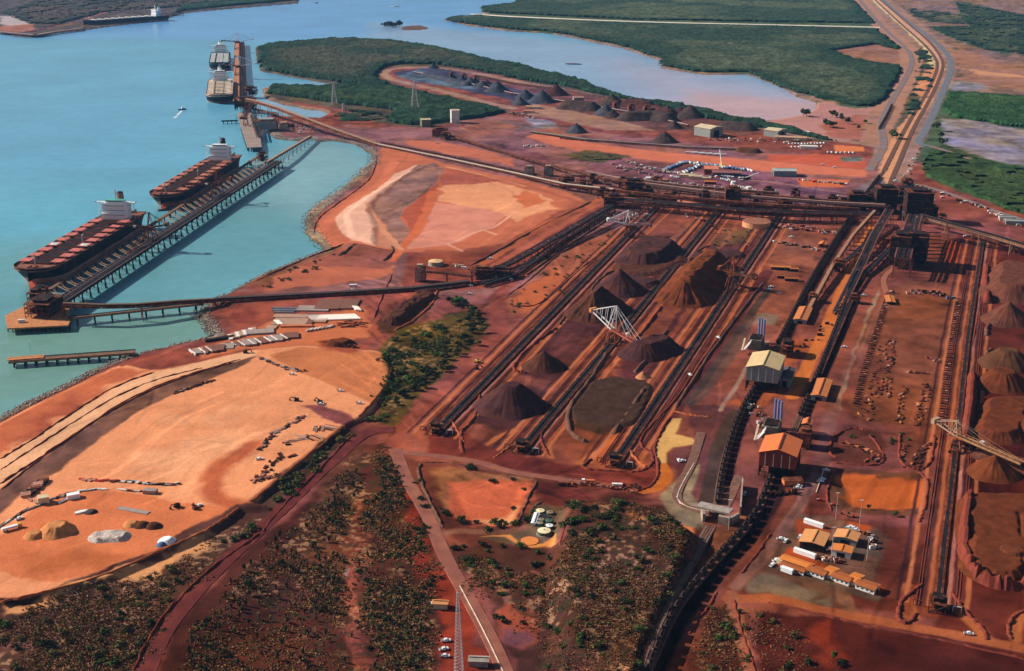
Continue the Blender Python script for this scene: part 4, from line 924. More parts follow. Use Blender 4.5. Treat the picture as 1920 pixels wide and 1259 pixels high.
lp = [GZ(*p, 5) for p in ((444,212),(470,212),(484,232),(491,276),(464,277),(452,240))]; o = Vector((lp[0].x, lp[0].y, 0))
lb = thing('ore_jetty', o, 0, 'old grey-decked berth with leaning crane in front of the far jetty', 'jetty')
MB().prism([((p-o).x, (p-o).y) for p in reversed(lp)], 3.5, 5).build('deck', mat('grey_pier_deck', (.30,.22,.19), .8, .2, .05), lb)
m = MB()
for i in range(12): p = GZ(452+i*1.1, 238+i*3.4, 4)-o; m.bar(p, p-Vector((0,0,12)), 1.4)
for i in range(6): p = GZ(466+i*5, 277, 4)-o; m.bar(p, p-Vector((0,0,12)), 1.4)
m.build('piles', M_dark, lb)
conveyor('twin belts along the old far berth', [GZ(474,215,12), GZ(486,255,9)], 4, clear=5, step=30, belts=2)
boom_machine('shiploader', 'old brown shiploader with a raised leaning boom on the small far berth', 'shiploader', GZ(461,235,6), R(100), R(75), 30, R(35), 14, R(5), 20, 12, M_rust, M_rust, wheel=False)
trestle_road('short dark finger walkway sticking out left of the far berth', (415,228), (446,227), 5, 4, 'mooring_walkway', M_dark, z=2, cat='walkway')
M_tanh = mat('tan_hood', (.38,.22,.15))
conveyor('long tan gallery rising from the far jetty across to the shore', [GZ(462,186,30), GZ(480,190,30), GZ(520,202,28), GZ(570,221,26), GZ(628,243,16), GZ(708,271,3)], 7, clear=None, cover=M_tanh, step=45, depth=4, cat='gallery', name='conveyor_gallery')
trestle_road('brown road bridge under the tan gallery near the far jetty', (452,200), (520,215), 9, 8, z=3)
m = tower('grey steel transfer house in the water below the far gallery', GZ(500,243,1), .1, 40, 30, 18, 2, 'S', M_grey)
# distant wharf under the far-left ship
wq = [(-60,52),(0,60),(66,66),(100,60),(156,53)]
for i, (a, b) in enumerate(zip(wq, wq[1:])):
    if i % 2 == 0 or True: trestle_road(('distant wharf section at the left edge of the frame', 'distant wharf section with sand behind it', 'distant wharf section past its bend', 'distant wharf section ending at the dark ship')[i], a, b, 22, 14, 'distant_wharf', mat('mauve_deck', (.35,.22,.20), .8), z=5, cat='wharf')
trestle_road('small piled berth behind the stern of the distant ship', (300,27), (346,25), 16, 8, 'distant_wharf', mat('mauve_deck', (.35,.22,.20)), z=5, cat='wharf')
tag(MB().bar(GZ(350,18,3), GZ(402,12,3), 10, 5).build('low_pale_shed', M_white), 'low pale strip of sheds on the bank at the top left', 'shed')
# small breakwater plant
tower('little pump house with a tan roof on the breakwater', GZ(532,240,0), .2, 16, 10, 8, 1, 'SW', M_cream, name='pump_house', cat='building')
# ---------------------------------------------------------------- stockpiles
def ore(name, c, c2=None, sc_=.12):
    m = mat(name, c, .95, .22, sc_, 0, c2, .45); return m
O_mauve = ore('mauve_iron_ore', (.062, .024, .024), (.10, .032, .022)); O_brown = ore('brown_iron_ore', (.09, .030, .018), (.065, .024, .016))
O_rust = ore('rust_iron_ore', (.15, .038, .013), (.085, .024, .012)); O_dark = ore('dark_grey_ore', (.055, .036, .034), (.085, .05, .04)); O_blue = ore('blue_black_ore', (.05, .055, .075), (.08, .07, .08))
O_red = ore('red_brown_ore', (.13, .032, .012), (.10, .026, .012)); O_tan = ore('tan_brown_ore', (.10, .04, .018), (.08, .03, .015)); O_pink = ore('pink_brown_ore', (.13, .042, .026), (.10, .035, .022))
def pile(label, spine, w, m, h=None, slope=.80, top=None, group=None, seed=0, rough=1.0, name='ore_stockpile', cat='stockpile', base_z=None, res=None):
    """heap around a spine (photo pixels) with half-width w metres; height from the angle of repose, flattened at h"""
    W3 = [G(*p) for p in spine]; z0 = min(p.z for p in W3) if base_z is None else base_z
    P = [(p.x, p.y) for p in W3]
    if len(P) == 1: P = [P[0], (P[0][0]+.5, P[0][1]+.2)]
    x0, x1 = min(p[0] for p in P)-w-3, max(p[0] for p in P)+w+3; y0, y1 = min(p[1] for p in P)-w-3, max(p[1] for p in P)+w+3
    st = res or max(.9, w/28); nx, ny = int((x1-x0)/st)+2, int((y1-y0)/st)+2
    gx = np.linspace(x0, x1, nx); gy = np.linspace(y0, y1, ny); X, Y = np.meshgrid(gx, gy); X = X.ravel(); Y = Y.ravel()
    d = ldf(X, Y, P); s = seed*37.1
    ww = w*(1+.16*(fbm(X+s, Y-s, w*.9, 2)-.5)); z = (ww-d)*slope
    z = z+(fbm(X+s, Y+s, 9, 4)-.5)*2.2*rough*np.clip((ww-d)/6, 0, 1)
    a = np.arctan2(Y-P[0][1], X-P[0][0]); z += (fbm(a*14+s, X*0+3, 1, 3)-.5)*1.6*rough*np.clip((ww-d)/5, 0, 1)*np.clip(d/6, 0, 1)
    if h is not None:
        tp = h+(fbm(X-s, Y+s, 7, 3)-.5)*1.2*rough; k = z > tp; z = np.where(k, tp, z)
    keep = z > -1.2; V = np.stack([X-P[0][0], Y-P[0][1], z], 1); F = grid_faces(ny, nx, keep)
    o = npmesh(name, V, F, m); o.location = (P[0][0], P[0][1], z0+.1)
    return tag(o, label, cat, group)
pile('broad mauve stockpile with a scooped top beside the first white-masted machine', [(1205,488),(1228,470)], 38, O_mauve, 14, seed=1, rough=1.6)
pile('shallow apron of rust ore in front of the scooped stockpile', [(1200,505),(1240,488)], 34, O_brown, 3, .3, seed=2)
pile('pointed mauve cone stockpile in the left yard lane, second from the top', [(1161,545)], 31, O_mauve, seed=3)
pile('low mauve bench lying behind the pointed cone stockpile', [(1185,530),(1208,532)], 22, O_mauve, 5, .6, seed=4)
pile('rough brown stockpile just behind the white truss machine', [(1112,590),(1128,580)], 32, O_brown, seed=5, rough=2)
pile('small brown cone in the left yard lane', [(1018,688)], 21, O_brown, seed=6)
pile('dark mauve cone stockpile nearest the camera in the left lane', [(956,762)], 33, O_mauve, 21, seed=7)
pile('long ridge of rust-brown ore, dark on its right flank, in the middle lane', [(1284,562),(1300,535),(1332,502)], 33, O_rust, 22, seed=8, rough=2.4)
pile('low round mauve pad behind the long rust ridge', [(1330,482),(1362,478)], 24, O_mauve, 3.5, .6, seed=9)
pile('flat olive-brown stockpile pad at the near end of the middle lane', [(1112,775),(1150,725),(1182,728),(1150,785)], 22, ore('olive_ore', (.055,.026,.017)), 1.8, .5, seed=10)
pile('mauve heap under the boom tip of the white truss machine', [(1205,664),(1235,655)], 25, O_mauve, 13, seed=11)
pile('small orange sand heap between two yard lanes', [(1205,708)], 7, ore('orange_sand', (.5,.2,.09)), seed=12)
pile('large pink-brown flat-topped stockpile at the right edge', [(1895,555),(1900,520)], 34, O_pink, 17, seed=13)
pile('pink-brown cone in front of the large flat-topped stockpile', [(1888,602)], 27, O_pink, seed=14)
pile('tan cone stockpile at the right edge below the pink cone', [(1885,683)], 27, O_tan, 15, seed=15)
pile('rounded orange-brown stockpile above the flat red stockpile', [(1878,722)], 26, O_red, 14, seed=16)
pile('wide flat red stockpile at the right edge', [(1872,815),(1890,770),(1960,770),(1950,815)], 24, O_red, 8, .8, seed=17)
pile('low rust cone under the right-hand stacker boom', [(1862,888)], 20, O_rust, seed=18)
pile('pink-brown bench crossing under the right-hand stacker boom', [(1850,855),(1930,880)], 14, O_pink, 4, .5, seed=19)
pile('huge flat dark red stockpile at the lower right', [(1868,1070),(1860,960),(1960,960),(1960,1070)], 25, O_red, 8, .8, seed=20)
pile('darker oval heap on the lower right stockpile', [(1895,1050)], 18, ore('dark_red_ore', (.13,.035,.015)), 9, .8, seed=21, base_z=0)
# dark bunded edges of the lanes
M_berm = mat('dark_bund_earth', (.14, .062, .042), .95, .25, .2)
def berm(P, w, h, m=None, label=None, z=0.0, name='earth_bank'):
    w *= .7; h *= (.55 if h < 5.5 else 1.1)
    L = smooth([tuple(G(*p)) for p in P], 3); mb = MB(); V = []; n = len(L)
    for i, p in enumerate(L):
        a = L[max(0, i-1)]; b = L[min(n-1, i+1)]; t = Vector((b[0]-a[0], b[1]-a[1], 0)).normalized(); u = Vector((-t.y, t.x, 0)); e_ = min(1, i/4+.1, (n-1-i)/4+.1)
        hh = h*(.5+1.0*rnd.random())*e_; p = Vector(p)+u*rnd.uniform(-.6, .6); q = Vector(p)+Vector((0, 0, z))
        V += [q-u*w/2-Vector((0,0,.5)), q-u*w*.12+Vector((0,0,hh)), q+u*w*.12+Vector((0,0,hh)), q+u*w/2-Vector((0,0,.5))]
    F = []
    for i in range(n-1):
        a = 4*i; F += [(a+j, a+4+j, a+5+j, a+1+j) for j in range(3)]
    mb.add(V, [tuple(reversed(f)) for f in F]); return tag(mb.build(name, m or M_berm), kind='structure')
M_bmo = mat('orange_bund_earth', S(205,120,78), .95, .2, .2); M_bmr = mat('red_bund_earth', S(150,74,52), .95, .25, .2)
for P, w, h, m in (
    ([(812,806),(845,780),(862,765),(882,740),(893,722)], 6, 2.5, M_bmr), ([(868,850),(860,810),(890,790),(900,740)], 6, 2.5, M_bmr),
    ([(1100,830),(1068,815),(1062,770),(1100,722),(1140,660)], 9, 4, M_berm), ([(1150,815),(1185,765),(1215,722)], 10, 4.5, M_berm),
    ([(985,700),(962,698),(965,680),(1005,640),(1045,615)], 6, 3, M_bmr), ([(1048,610),(1062,590),(1095,565)], 7, 3, M_berm),
    ([(1108,545),(1125,522),(1150,508)], 7, 3, M_berm), ([(1163,500),(1180,478),(1200,452)], 8, 4, M_berm), ([(1250,620),(1225,660),(1190,700)], 8, 3.5, M_berm),
    ([(1240,575),(1215,610),(1190,640)], 6, 3, M_bmr), ([(1285,500),(1310,468),(1330,462)], 6, 3, M_berm), ([(1400,460),(1385,490),(1370,505)], 6, 2.5, M_bmr),
    ([(1015,805),(1012,825),(1030,855)], 5, 2, M_bmr), ([(960,835),(940,850),(925,860)], 4, 1.5, M_bmo), ([(845,785),(855,805),(870,830)], 4, 1.6, M_bmo),
    ([(1110,860),(1085,880),(1150,885),(1210,885),(1228,865),(1218,845),(1200,840),(1202,815),(1260,760),(1320,670),(1380,590)], 5, 2, M_bmr),
    ([(1180,845),(1195,865),(1212,878)], 5, 2, M_bmo), ([(1150,915),(1190,925),(1222,912),(1236,890),(1232,865),(1226,845),(1235,815),(1258,782)], 5, 2, M_bmr),
    ([(1265,768),(1330,665),(1385,590),(1432,530)], 6, 3, M_berm), ([(1262,772),(1300,780),(1330,782)], 4, 1.5, M_bmo),
    ([(793,1125),(0,1140)], 0, 0, None)[:0] or ([(0,1128),(100,1108),(200,1078),(300,1034),(372,1003),(412,980),(448,952)], 4, 1.6, M_bmo), ([(474,938),(540,883),(600,836),(646,798)], 3, 1.4, M_bmo),
    ([(0,862),(60,825),(100,798),(160,758),(220,722),(290,698)], 3.5, 1.5, M_bmr), ([(0,882),(80,829),(150,784),(230,736),(300,709),(380,690)], 3, 1.2, M_bmr),
    ([(0,908),(70,862),(130,822),(210,768),(290,728),(380,696),(440,680)], 3.5, 1.8, M_bmr), ([(0,920),(75,861),(150,809),(225,756),(300,721),(375,696),(450,674)], 3, 1.2, M_bmr),
    ([(672,782),(700,752),(728,716),(733,690)], 4, 1.5, M_bmo), ([(665,815),(640,835),(600,882),(530,948),(490,1000)], 4, 2, M_bmr), ([(490,1000),(400,1062),(340,1118),(290,1175),(250,1259)], 4, 2.5, M_bmr),
    ([(598,458),(588,440),(591,412),(640,377),(690,342),(703,318),(706,292)], 4, 1.6, M_bmr), ([(480,527),(540,500),(605,472),(645,458)], 4, 1.6, M_bmr),
    ([(635,480),(650,470),(668,458)], 7, 3, M_berm), ([(718,490),(730,480),(738,472),(735,462)], 6, 2.5, M_berm), ([(660,458),(700,464),(738,472)], 4, 1.6, M_bmr),
    ([(950,556),(1000,520),(1040,482),(1085,455),(1150,425)], 4, 1.5, M_bmr), ([(960,575),(1010,575),(1060,530),(1100,495),(1155,450)], 4, 1.5, M_bmr),
    ([(880,500),(960,455),(1040,411),(1110,378)], 4, 2, M_berm), ([(735,515),(715,560),(700,600)], 4, 1.5, M_bmr), ([(740,620),(780,600),(812,570),(820,545)], 5, 2.5, M_bmo),
    ([(790,870),(782,885),(800,930),(830,990)], 5, 2.5, M_berm), ([(790,868),(850,868),(930,885),(1005,900)], 3, 1.2, M_berm), ([(1008,902),(985,945),(970,985)], 4, 1.8, M_berm), ([(985,985),(1000,950),(1020,940)], 3, 1.2, M_berm),
    ([(1070,950),(1060,985),(1048,1028)], 3, 1.5, M_bmr), ([(1824,700),(1818,780),(1808,835)], 14, 7, M_bmr), ([(1818,930),(1808,990),(1808,1055),(1833,1087),(1880,1104),(1940,1104)], 14, 7, M_bmr),
    ([(1850,500),(1846,540),(1852,570)], 13, 7, M_bmr), ([(1862,600),(1850,615),(1850,630)], 7, 4, M_berm), ([(1860,655),(1848,665),(1845,680)], 6, 4, M_berm), ([(1570,860),(1553,850),(1560,820),(1598,800),(1625,808)], 5, 2, M_bmr),
    ([(1560,868),(1620,874),(1655,872),(1658,850),(1630,815)], 4, 1.6, M_bmr), ([(1688,812),(1684,870),(1720,885),(1748,870),(1752,815)], 5, 2, M_bmr), ([(1560,960),(1548,935),(1555,900),(1570,880)], 4, 1.6, M_bmr), ([(1720,885),(1742,900),(1735,950),(1722,982)], 4, 1.5, M_bmr),
    ([(1720,1150),(1700,1175),(1680,1160),(1690,1125),(1730,1095)], 6, 2.5, M_bmr), ([(1785,1110),(1810,1150),(1850,1185),(1850,1200)], 5, 2.2, M_bmr), ([(1895,1200),(1890,1170),(1910,1148),(1940,1145)], 5, 2.2, M_bmr),
    ([(1440,1130),(1560,1158),(1650,1178),(1760,1200),(1920,1235)], 4, 1.6, M_bmr), ([(1375,1125),(1390,1180),(1420,1270)], 3, 1.3, M_bmr),
    ([(1700,800),(1668,790),(1640,700)], 0, 0, None)[:0] or ([(1290,1190),(1320,1150),(1345,1110)], 4, 1.5, M_bmr), ([(1445,1000),(1420,1040),(1390,1075)], 4, 1.5, M_bmr),
    ([(500,210),(540,222),(600,236),(640,246)], 0, 0, None)[:0] or ([(560,1100),(600,1060)], 2, .6, M_bmr), ([(1840,540),(1830,620),(1800,740)], 3, 1, M_bmr), ([(900,240),(860,232),(870,246),(960,252)], 3, 1.2, M_bmo)):
    if w: berm(P, w, h, m)
# ---------------------------------------------------------------- yard conveyors with their rails
YARD = [('left', [(818,808),(992,630),(1180,438),(1245,373)]), ('second', [(978,842),(1147,642),(1362,376)]), ('third', [(1153,868),(1312,630),(1464,398)]), ('right-hand', [(1757,1138),(1815,630),(1842,452)])]
M_rail = mat('red_rusty_rail', (.20, .05, .035), .7)
WY = []
pile('dark spoil ridge by the pale track near the large green tree', [(738,604),(760,582),(796,560)], 15, O_brown, 8, seed=33, rough=3, name='spoil_heap', cat='heap')
for i, (nm, P) in enumerate(YARD):
    L = [G(*p, 1.6) for p in P]; WY.append(L)
    conveyor(f'{nm} long black yard conveyor at ground level between its stockpiles' if i < 3 else 'long black yard conveyor running beside the stockpiles at the right edge', L, 2.7, step=9999, frame=M_rust, belts=2 if i < 3 else 1, depth=1.2, group='ground-level conveyors of the stockyard')
    for s in (-1, 1):
        mb = MB(); K = [Vector(p) for p in L]
        for a, b in zip(K, K[1:]):
            d = (b-a).normalized(); u = Vector((-d.y, d.x, 0))
            for q in (11, 12.8): mb.bar(a+u*s*q-Vector((0,0,1.3)), b+u*s*q-Vector((0,0,1.3)), .45, .5)
        tag(mb.build('machine_rail', M_rail), kind='structure')
    mb = MB(); q = L[0]; a = ang(L[1], L[0]); 
    tower(('low drive station at the near end of the leftmost yard conveyor','drive station at the near end of the second yard conveyor','drive station at the near end of the third yard conveyor','drive station at the near end of the right-hand yard conveyor')[i], G(P[0][0]-2*(i < 3), P[0][1]+3), a, 12, 10, 6, 1, (), None, group='drive stations at the near ends')
    for s in (-1, 1):
        u = Vector((-math.sin(a), math.cos(a), 0)); p = q+u*s*12-Vector((0, 0, 1.6))
        f = MB().bar((-2.5, 0, 0), (-2.5, 0, 4), .4).bar((2.5, 0, 0), (2.5, 0, 4), .4).bar((-2.5, 0, 4), (2.5, 0, 4), .5)
        e = f.build('buffer_frame', M_white if s > 0 else M_rust); e.location = p; e.rotation_euler.z = a+math.pi/2
        tag(e, ('small white' if s > 0 else 'small rusty')+f' goalpost buffer beside the near end of the {nm} yard conveyor', 'buffer')
def on(i, t): 
    p, h = along(WY[i], plen(WY[i])*t); return p-Vector((0, 0, 1.6)), h
def near(i, px, py):
    g = G(px, py); best = min((( (on(i, k/200)[0]-g).length, k/200) for k in range(201))); return on(i, best[1])
M_wht = mat('machine_white', (.74, .73, .72), .5, .08, .4)
M_mach = mat('red_machine_steel', (.34, .09, .035), .7, .3, .35, 0, (.18, .05, .025), .5)
p, h = near(0, 1178, 442); boom_machine('stacker', 'white-masted stacker with a level red and white boom over the scooped stockpile', 'stacker', p, h, R(2), 30, R(0), 26, R(14), 19, 13, mat('red_white_boom', (.62,.33,.28), .5), M_wht, wheel=False, tail=40)
p, h = near(1, 1146, 642); boom_machine('reclaimer', 'tall white-trussed bucket-wheel reclaimer with a red boom lowered to the ore', 'reclaimer', p, h, R(-50), 47, R(-10), 28, R(24), 25, 13, mat('red_boom', (.42,.10,.06), .6, .2, .3), M_wht, cw2=mat('orange_counterweight', (.62,.24,.08)), tail=30, mastback=-1, body=M_mach, gauge=11)
p, h = near(2, 1382, 540); boom_machine('reclaimer', 'dark rusty reclaimer with its boom swung right beside the long rust ridge', 'reclaimer', p, h, R(-35), 26, R(0), 16, R(12), 20, 15, M_rust, M_mach, tail=-30, gauge=14)
p, h = near(3, 1790, 845); boom_machine('stacker', 'rusty stacker with a white triangular mast and long boom at the right edge', 'stacker', p, h, R(-54), 60, R(-3), 20, R(14), 12, 11, mat('tan_boom', (.36,.17,.08)), mat('dusty_cream_steel', (.42,.27,.18), .6, .15, .4), wheel=False, tail=36, st=.35, body=M_mach)
# ---------------------------------------------------------------- long overland conveyors and transfer stations
Z_ = lambda P: [G(a, b, c) for a, b, c in P]
M_hd = mat('mauve_hood', (.30, .17, .14), .8, .2, .2)
conveyor('tan ground conveyor running from the far gallery towards the transfer stations', Z_([(708,271,3),(840,298,3),(960,324,4),(1060,346,10),(1150,356,14)]), 4.2, cover=mat('pale_concrete_hood', (.52,.42,.33), .8, .12, .2), step=40, depth=2)
conveyor('parallel darker ground conveyor just behind the tan one', Z_([(715,266,3),(845,292,3),(975,320,4),(1090,345,12)]), 3.2, step=40)
conveyor('rusty conveyor coming from the white tower across the orange ground', Z_([(842,254,6),(960,290,4),(1040,312,8),(1130,335,12),(1200,345,15)]), 3.6, cover=M_rust, step=35)
conveyor('high gallery at the back of the transfer area', Z_([(1100,322,8),(1200,343,14),(1400,368,18),(1560,380,18),(1660,385,20)]), 5, cover=M_hd, step=32, depth=3, frame=mat('mauve_steel', (.33,.19,.17)), name='conveyor_gallery')
conveyor('wide triple conveyor along the head of the stockyard', Z_([(1150,372,12),(1260,380,14),(1380,392,15),(1520,398,15),(1650,400,16)]), 4, belts=3, step=30, depth=2.2, frame=M_rust)
conveyor('middle rusty gallery above the head of the stockyard', Z_([(1050,345,8),(1180,360,14),(1300,372,18),(1450,385,20),(1610,392,18)]), 4, cover=M_rust, step=34, depth=3, name='conveyor_gallery')
conveyor('low conveyor behind the stockyard with dark hood', Z_([(1230,352,5),(1330,362,6),(1440,372,6),(1620,383,8)]), 4, cover=M_dark, step=30)
conveyor('long conveyor rising away to the right edge over the yard road', Z_([(1722,402,30),(1780,418,27),(1860,440,20),(1960,470,14)]), 4.5, belts=2, step=38, depth=3, name='conveyor_gallery', frame=mat('tan_steel', (.34,.17,.10)))
conveyor('lower rusty conveyor under the one leaving right', Z_([(1730,412,10),(1800,430,9),(1880,455,8),(1960,482,8)]), 3.6, step=38)
conveyor('left one of two black inclined conveyors crossing the orange benches', Z_([(905,514,5),(960,490,7),(1030,450,12),(1146,384,18)]), 4, step=16, depth=2.4, belts=2, frame=M_dark)
conveyor('right one of two black inclined conveyors below the orange benches', Z_([(905,532,4),(962,514,5),(1042,458,5),(1148,388,6)]), 4, step=30, depth=2, belts=2, frame=M_dark)
conveyor('long dark conveyor from the shore gallery to the lower transfer station', Z_([(402,562,7),(420,560,4),(600,551,3),(770,541,3),(880,528,4)]), 7, cover=mat('dark_hood', (.075,.045,.04), .8), step=60, depth=2.4)
conveyor('short dark conveyor feeding the lower transfer station', Z_([(780,546,2.5),(850,536,2.5),(925,524,3)]), 4, step=60)
conveyor('rusty elevated link from the tall brick-red tower to the lower transfer station', Z_([(790,508,15),(830,511,12),(885,518,9)]), 3.4, step=26)
for lab, a, b, w, n, zt in (('wide orange-edged train-load conveyor, left of the two coming from the transfer hub', (1560,572,4), (1690,402,17), 6, 2, 0),):
    pass
conveyor('double conveyor descending from the hub between the two train lines', Z_([(1570,585,3),(1612,500,8),(1640,440,16),(1668,392,22)]), 4, belts=2, step=24, frame=mat('red_steel', (.25,.09,.06)))
conveyor('rusty conveyor descending to the orange canopy by the left train', Z_([(1510,592,3),(1560,500,8),(1600,440,14),(1640,396,20)]), 4, belts=1, step=24, cover=mat('tan_steel', (.34,.17,.10)))
conveyor('dark conveyor curving from the hub across the sleepers', Z_([(1570,498,8),(1598,480,9),(1624,455,11),(1636,430,13)]), 5, step=24, frame=M_dark)
conveyor('second dark conveyor curving across the sleepers right of the first', Z_([(1620,512,5),(1650,485,6),(1680,455,8),(1694,432,10)]), 5, step=24, frame=M_dark)
conveyor('broad rusty triple conveyor dropping from the hub to the sampling tower', Z_([(1692,484,26),(1704,440,30),(1716,402,32)]), 4.6, belts=3, step=14, frame=mat('red_steel', (.25,.09,.06)))
conveyor('conveyor running down beside the second orange canopy', Z_([(1535,700,3),(1565,630,4),(1600,550,4)]), 3.6, step=20)
TW = [('dark lattice transfer station at the top of the inclined conveyors', 1150,388,26,18,16,3,'W'), ('tall dark transfer station behind the left yard conveyor', 1186,366,32,20,22,4,''),
 ('rusty transfer station over the second yard conveyor head', 1372,388,20,18,28,4,'EW'), ('low rusty drive house at the head of the left yard conveyor', 1250,380,18,14,12,2,'S'),
 ('rusty transfer station at the head of the third yard conveyor', 1470,396,18,16,16,3,''), ('dark transfer tower left of the main hub', 1605,396,24,18,26,3,'SE'),
 ('main rusty hub tower where the rail corridor meets the conveyors', 1658,398,28,24,36,4,'SEW'), ('dark hub tower right of the main hub', 1718,414,34,28,42,4,'SEW'),  # solid sides of the dark hub tower added to throw more shade
 ('rusty sampling tower standing in the pool of shadow', 1686,500,28,22,40,6,'ESW'), ('dark wing of the sampling tower', 1716,494,26,24,36,4,'ESW'),  # solid sides added to both open towers to throw more shade
 ('lattice stacker frame beyond the hub', 1692,372,22,30,14,3,''), ('rusty frame at the far end beside the corridor road', 1700,352,16,16,12,2,''),
 ('rusty transfer frame at the end of the left train shed', 1572,510,14,12,13,2,''), ('rusty lower transfer station at the foot of the inclined conveyors', 905,522,26,14,12,3,''),
 ('dark lattice frame left of the lower inclined conveyors', 938,520,22,14,10,2,''), ('rusty lattice frame below the tan ground conveyor', 1062,350,22,16,14,3,''),
 ('second lattice frame below the tan ground conveyor', 1095,354,24,16,12,2,''), ('brown screening plant beside the white tower', 825,256,26,14,14,3,'S'), ('rusty lattice wing of the screening plant', 836,262,16,14,12,2,''),
 ('steel frame at the back of the transfer area', 1230,352,16,12,15,2,''), ('small rusty frame by the left train line', 1523,566,8,8,8,2,''), ('small rusty frame near the second train line', 1600,568,9,8,8,2,''),
 ('dark frame at the start of the right-leaving conveyor', 1765,424,14,10,14,2,'')]
for lab, px, py, sx, sy, h, fl, cl in TW:
    tower(lab, G(px, py), R(-6) if px < 1400 or py < 420 else R(68), sx, sy, h, fl, cl, M_dark if 'dark' in lab or 'hub' in lab or 'sampling' in lab else M_rust, group='rusty transfer stations')
tower('tall brick-red box tower at the end of the long dark conveyor', G(788,527), R(-4), 10, 10, 17, 3, 'WSEN', mat('pink_grey_cladding', (.40,.26,.20), .8, .15, .3), name='transfer_tower')
tower('slim box tower left of the pair behind the tan conveyor', G(992,333), R(-4), 14, 12, 16, 3, 'WS', M_conc, name='transfer_tower', group='pair of box towers')
tower('slim box tower right of the pair behind the tan conveyor', G(1028,330), R(-4), 13, 12, 14, 3, 'WS', M_conc, name='transfer_tower', group='pair of box towers')
# ---------------------------------------------------------------- railways and ore trains
M_ball = mat('dark_ballast', (.14, .072, .05), .95, .3, .4); M_sleep = mat('sleeper_ballast', (.17, .10, .075), .95, .3, .4)
def ribbon(P, w, m, name, dz=.3, step=None, kind='structure'):
    L = smooth([tuple(G(*p)) for p in P], 2); V = []; n = len(L)
    for i, p in enumerate(L):
        a = L[max(0, i-1)]; b = L[min(n-1, i+1)]; t = Vector((b[0]-a[0], b[1]-a[1], 0)).normalized(); u = Vector((-t.y, t.x, 0)); q = Vector(p)+Vector((0, 0, dz))
        V += [q-u*w/2-Vector((0,0,dz+.6)), q-u*w*.42, q+u*w*.42, q+u*w/2-Vector((0,0,dz+.6))]
    F = [(4*i+1+j, 4*i+j, 4*i+4+j, 4*i+5+j) for i in range(n-1) for j in range(3)]
    mb = MB(); mb.add(V, F); o = mb.build(name, m); tag(o, kind=kind); return [Vector(p)+Vector((0, 0, dz)) for p in L]
def track(P, m=None, w=6.5):
    L = ribbon(P, w, m or M_ball, 'railway_ballast', .55); mb = MB()
    for a, b in zip(L, L[1:]):
        d = (b-a).normalized(); u = Vector((-d.y, d.x, 0))
        for s in (-.75, .75): mb.bar(a+u*s+Vector((0,0,.15)), b+u*s+Vector((0,0,.15)), .18, .22)
    tag(mb.build('railway_rail', M_rail), kind='structure'); return L
def wagon_proto(m, orem):
    t = thing('ore_wagon', (0, 0, 0), 0, 'x', 'ore wagon')
    V = []; L, W_ = 4.6, 1.75
    for z, l, w in ((1.1, L*.72, W_*.8), (1.9, L, W_), (3.5, L, W_)):
        V += [(-l, -w, z), (l, -w, z), (l, w, z), (-l, w, z)]
    F = [(3,2,1,0)]+[(4*k+j, 4*k+(j+1) % 4, 4*k+4+(j+1) % 4, 4*k+4+j) for k in range(2) for j in range(4)]
    V2 = [(-L+.2, -W_+.2, 3.5), (L-.2, -W_+.2, 3.5), (L-.2, W_-.2, 3.5), (-L+.2, W_-.2, 3.5), (-L+.5, -W_+.4, 2.3), (L-.5, -W_+.4, 2.3), (L-.5, W_-.4, 2.3), (-L+.5, W_-.4, 2.3)]
    b = MB(); b.add(V, F); b.add(V2, [(4,5,6,7),(0,1,5,4),(1,2,6,5),(2,3,7,6),(3,0,4,7)]); b.add([], [])
    n = len(V); b.f += [(8+j, 8+(j+1) % 4, n+(j+1) % 4, n+j) for j in range(4)]
    for s in (-1, 1): b.bar((s*(L+.1), -W_, 3.2), (s*(L+.1), W_, 3.2), .25)
    b.build('body', m, t)
    o_ = MB(); o_.add([(-L+.3, -W_+.3, 3.1), (L-.3, -W_+.3, 3.1), (L-.3, W_-.3, 3.1), (-L+.3, W_-.3, 3.1), (-L*.5, 0, 4.0), (L*.5, 0, 4.0)], [(0,1,5,4),(1,2,5),(2,3,4,5),(3,0,4)]); o_.build('ore_load', orem, t)
    for s in (-1, 1):
        g = MB().box((s*3.1, 0, .7), (2.4, 1.9, .6))
        for k in (-.8, .8): g.hcyl((s*3.1+k, -.9, .45), (s*3.1+k, .9, .45), .45)
        g.build('bogie', M_black, t)
    MB().bar((-5.3, 0, 1.0), (5.3, 0, 1.0), .3).build('coupler', M_black, t)
    return t
M_wag = mat('dark_wagon_steel', (.025, .016, .015), .7, .25, .3, 0, (.07,.028,.018), .4); M_oreload = mat('dark_ore_load', (.05, .03, .028), .95)
WP = wagon_proto(M_wag, M_oreload); used = [False]
def train(L, d0, d1, label, group, pitch=11.0, sc_=1.0, maxn=80):
    tot = plen(L); d = d0*tot; n = 0
    while d < d1*tot and n < maxn:
        p, h = along(L, d)
        if used[0]: w = copy_tree(WP)
        else: w = WP; used[0] = True
        w.location = p+Vector((0, 0, .25)); w.rotation_euler = (0, 0, h); w['label'] = ordn(n+1)+' '+label; w['group'] = group; w['category'] = 'ore wagon'
        d += pitch; n += 1
T1 = track([(1150,1400),(1212,1262),(1242,1192),(1267,1141),(1305,1092),(1350,1042),(1397,992),(1425,950),(1440,910),(1452,880),(1462,848)])
train(T1, 0.0, .97, 'dark ore wagon up from the lower end of the curved train', 'wagons of the curved train at the lower right', pitch=12.8, maxn=70)
T2 = track([(1345,948),(1350,905),(1362,850),(1378,800),(1395,762),(1412,735),(1430,704)]); train(T2, .02, 1, 'dark ore wagon up from the underpass towards the cream-roofed shed', 'wagons below the cream-roofed shed')
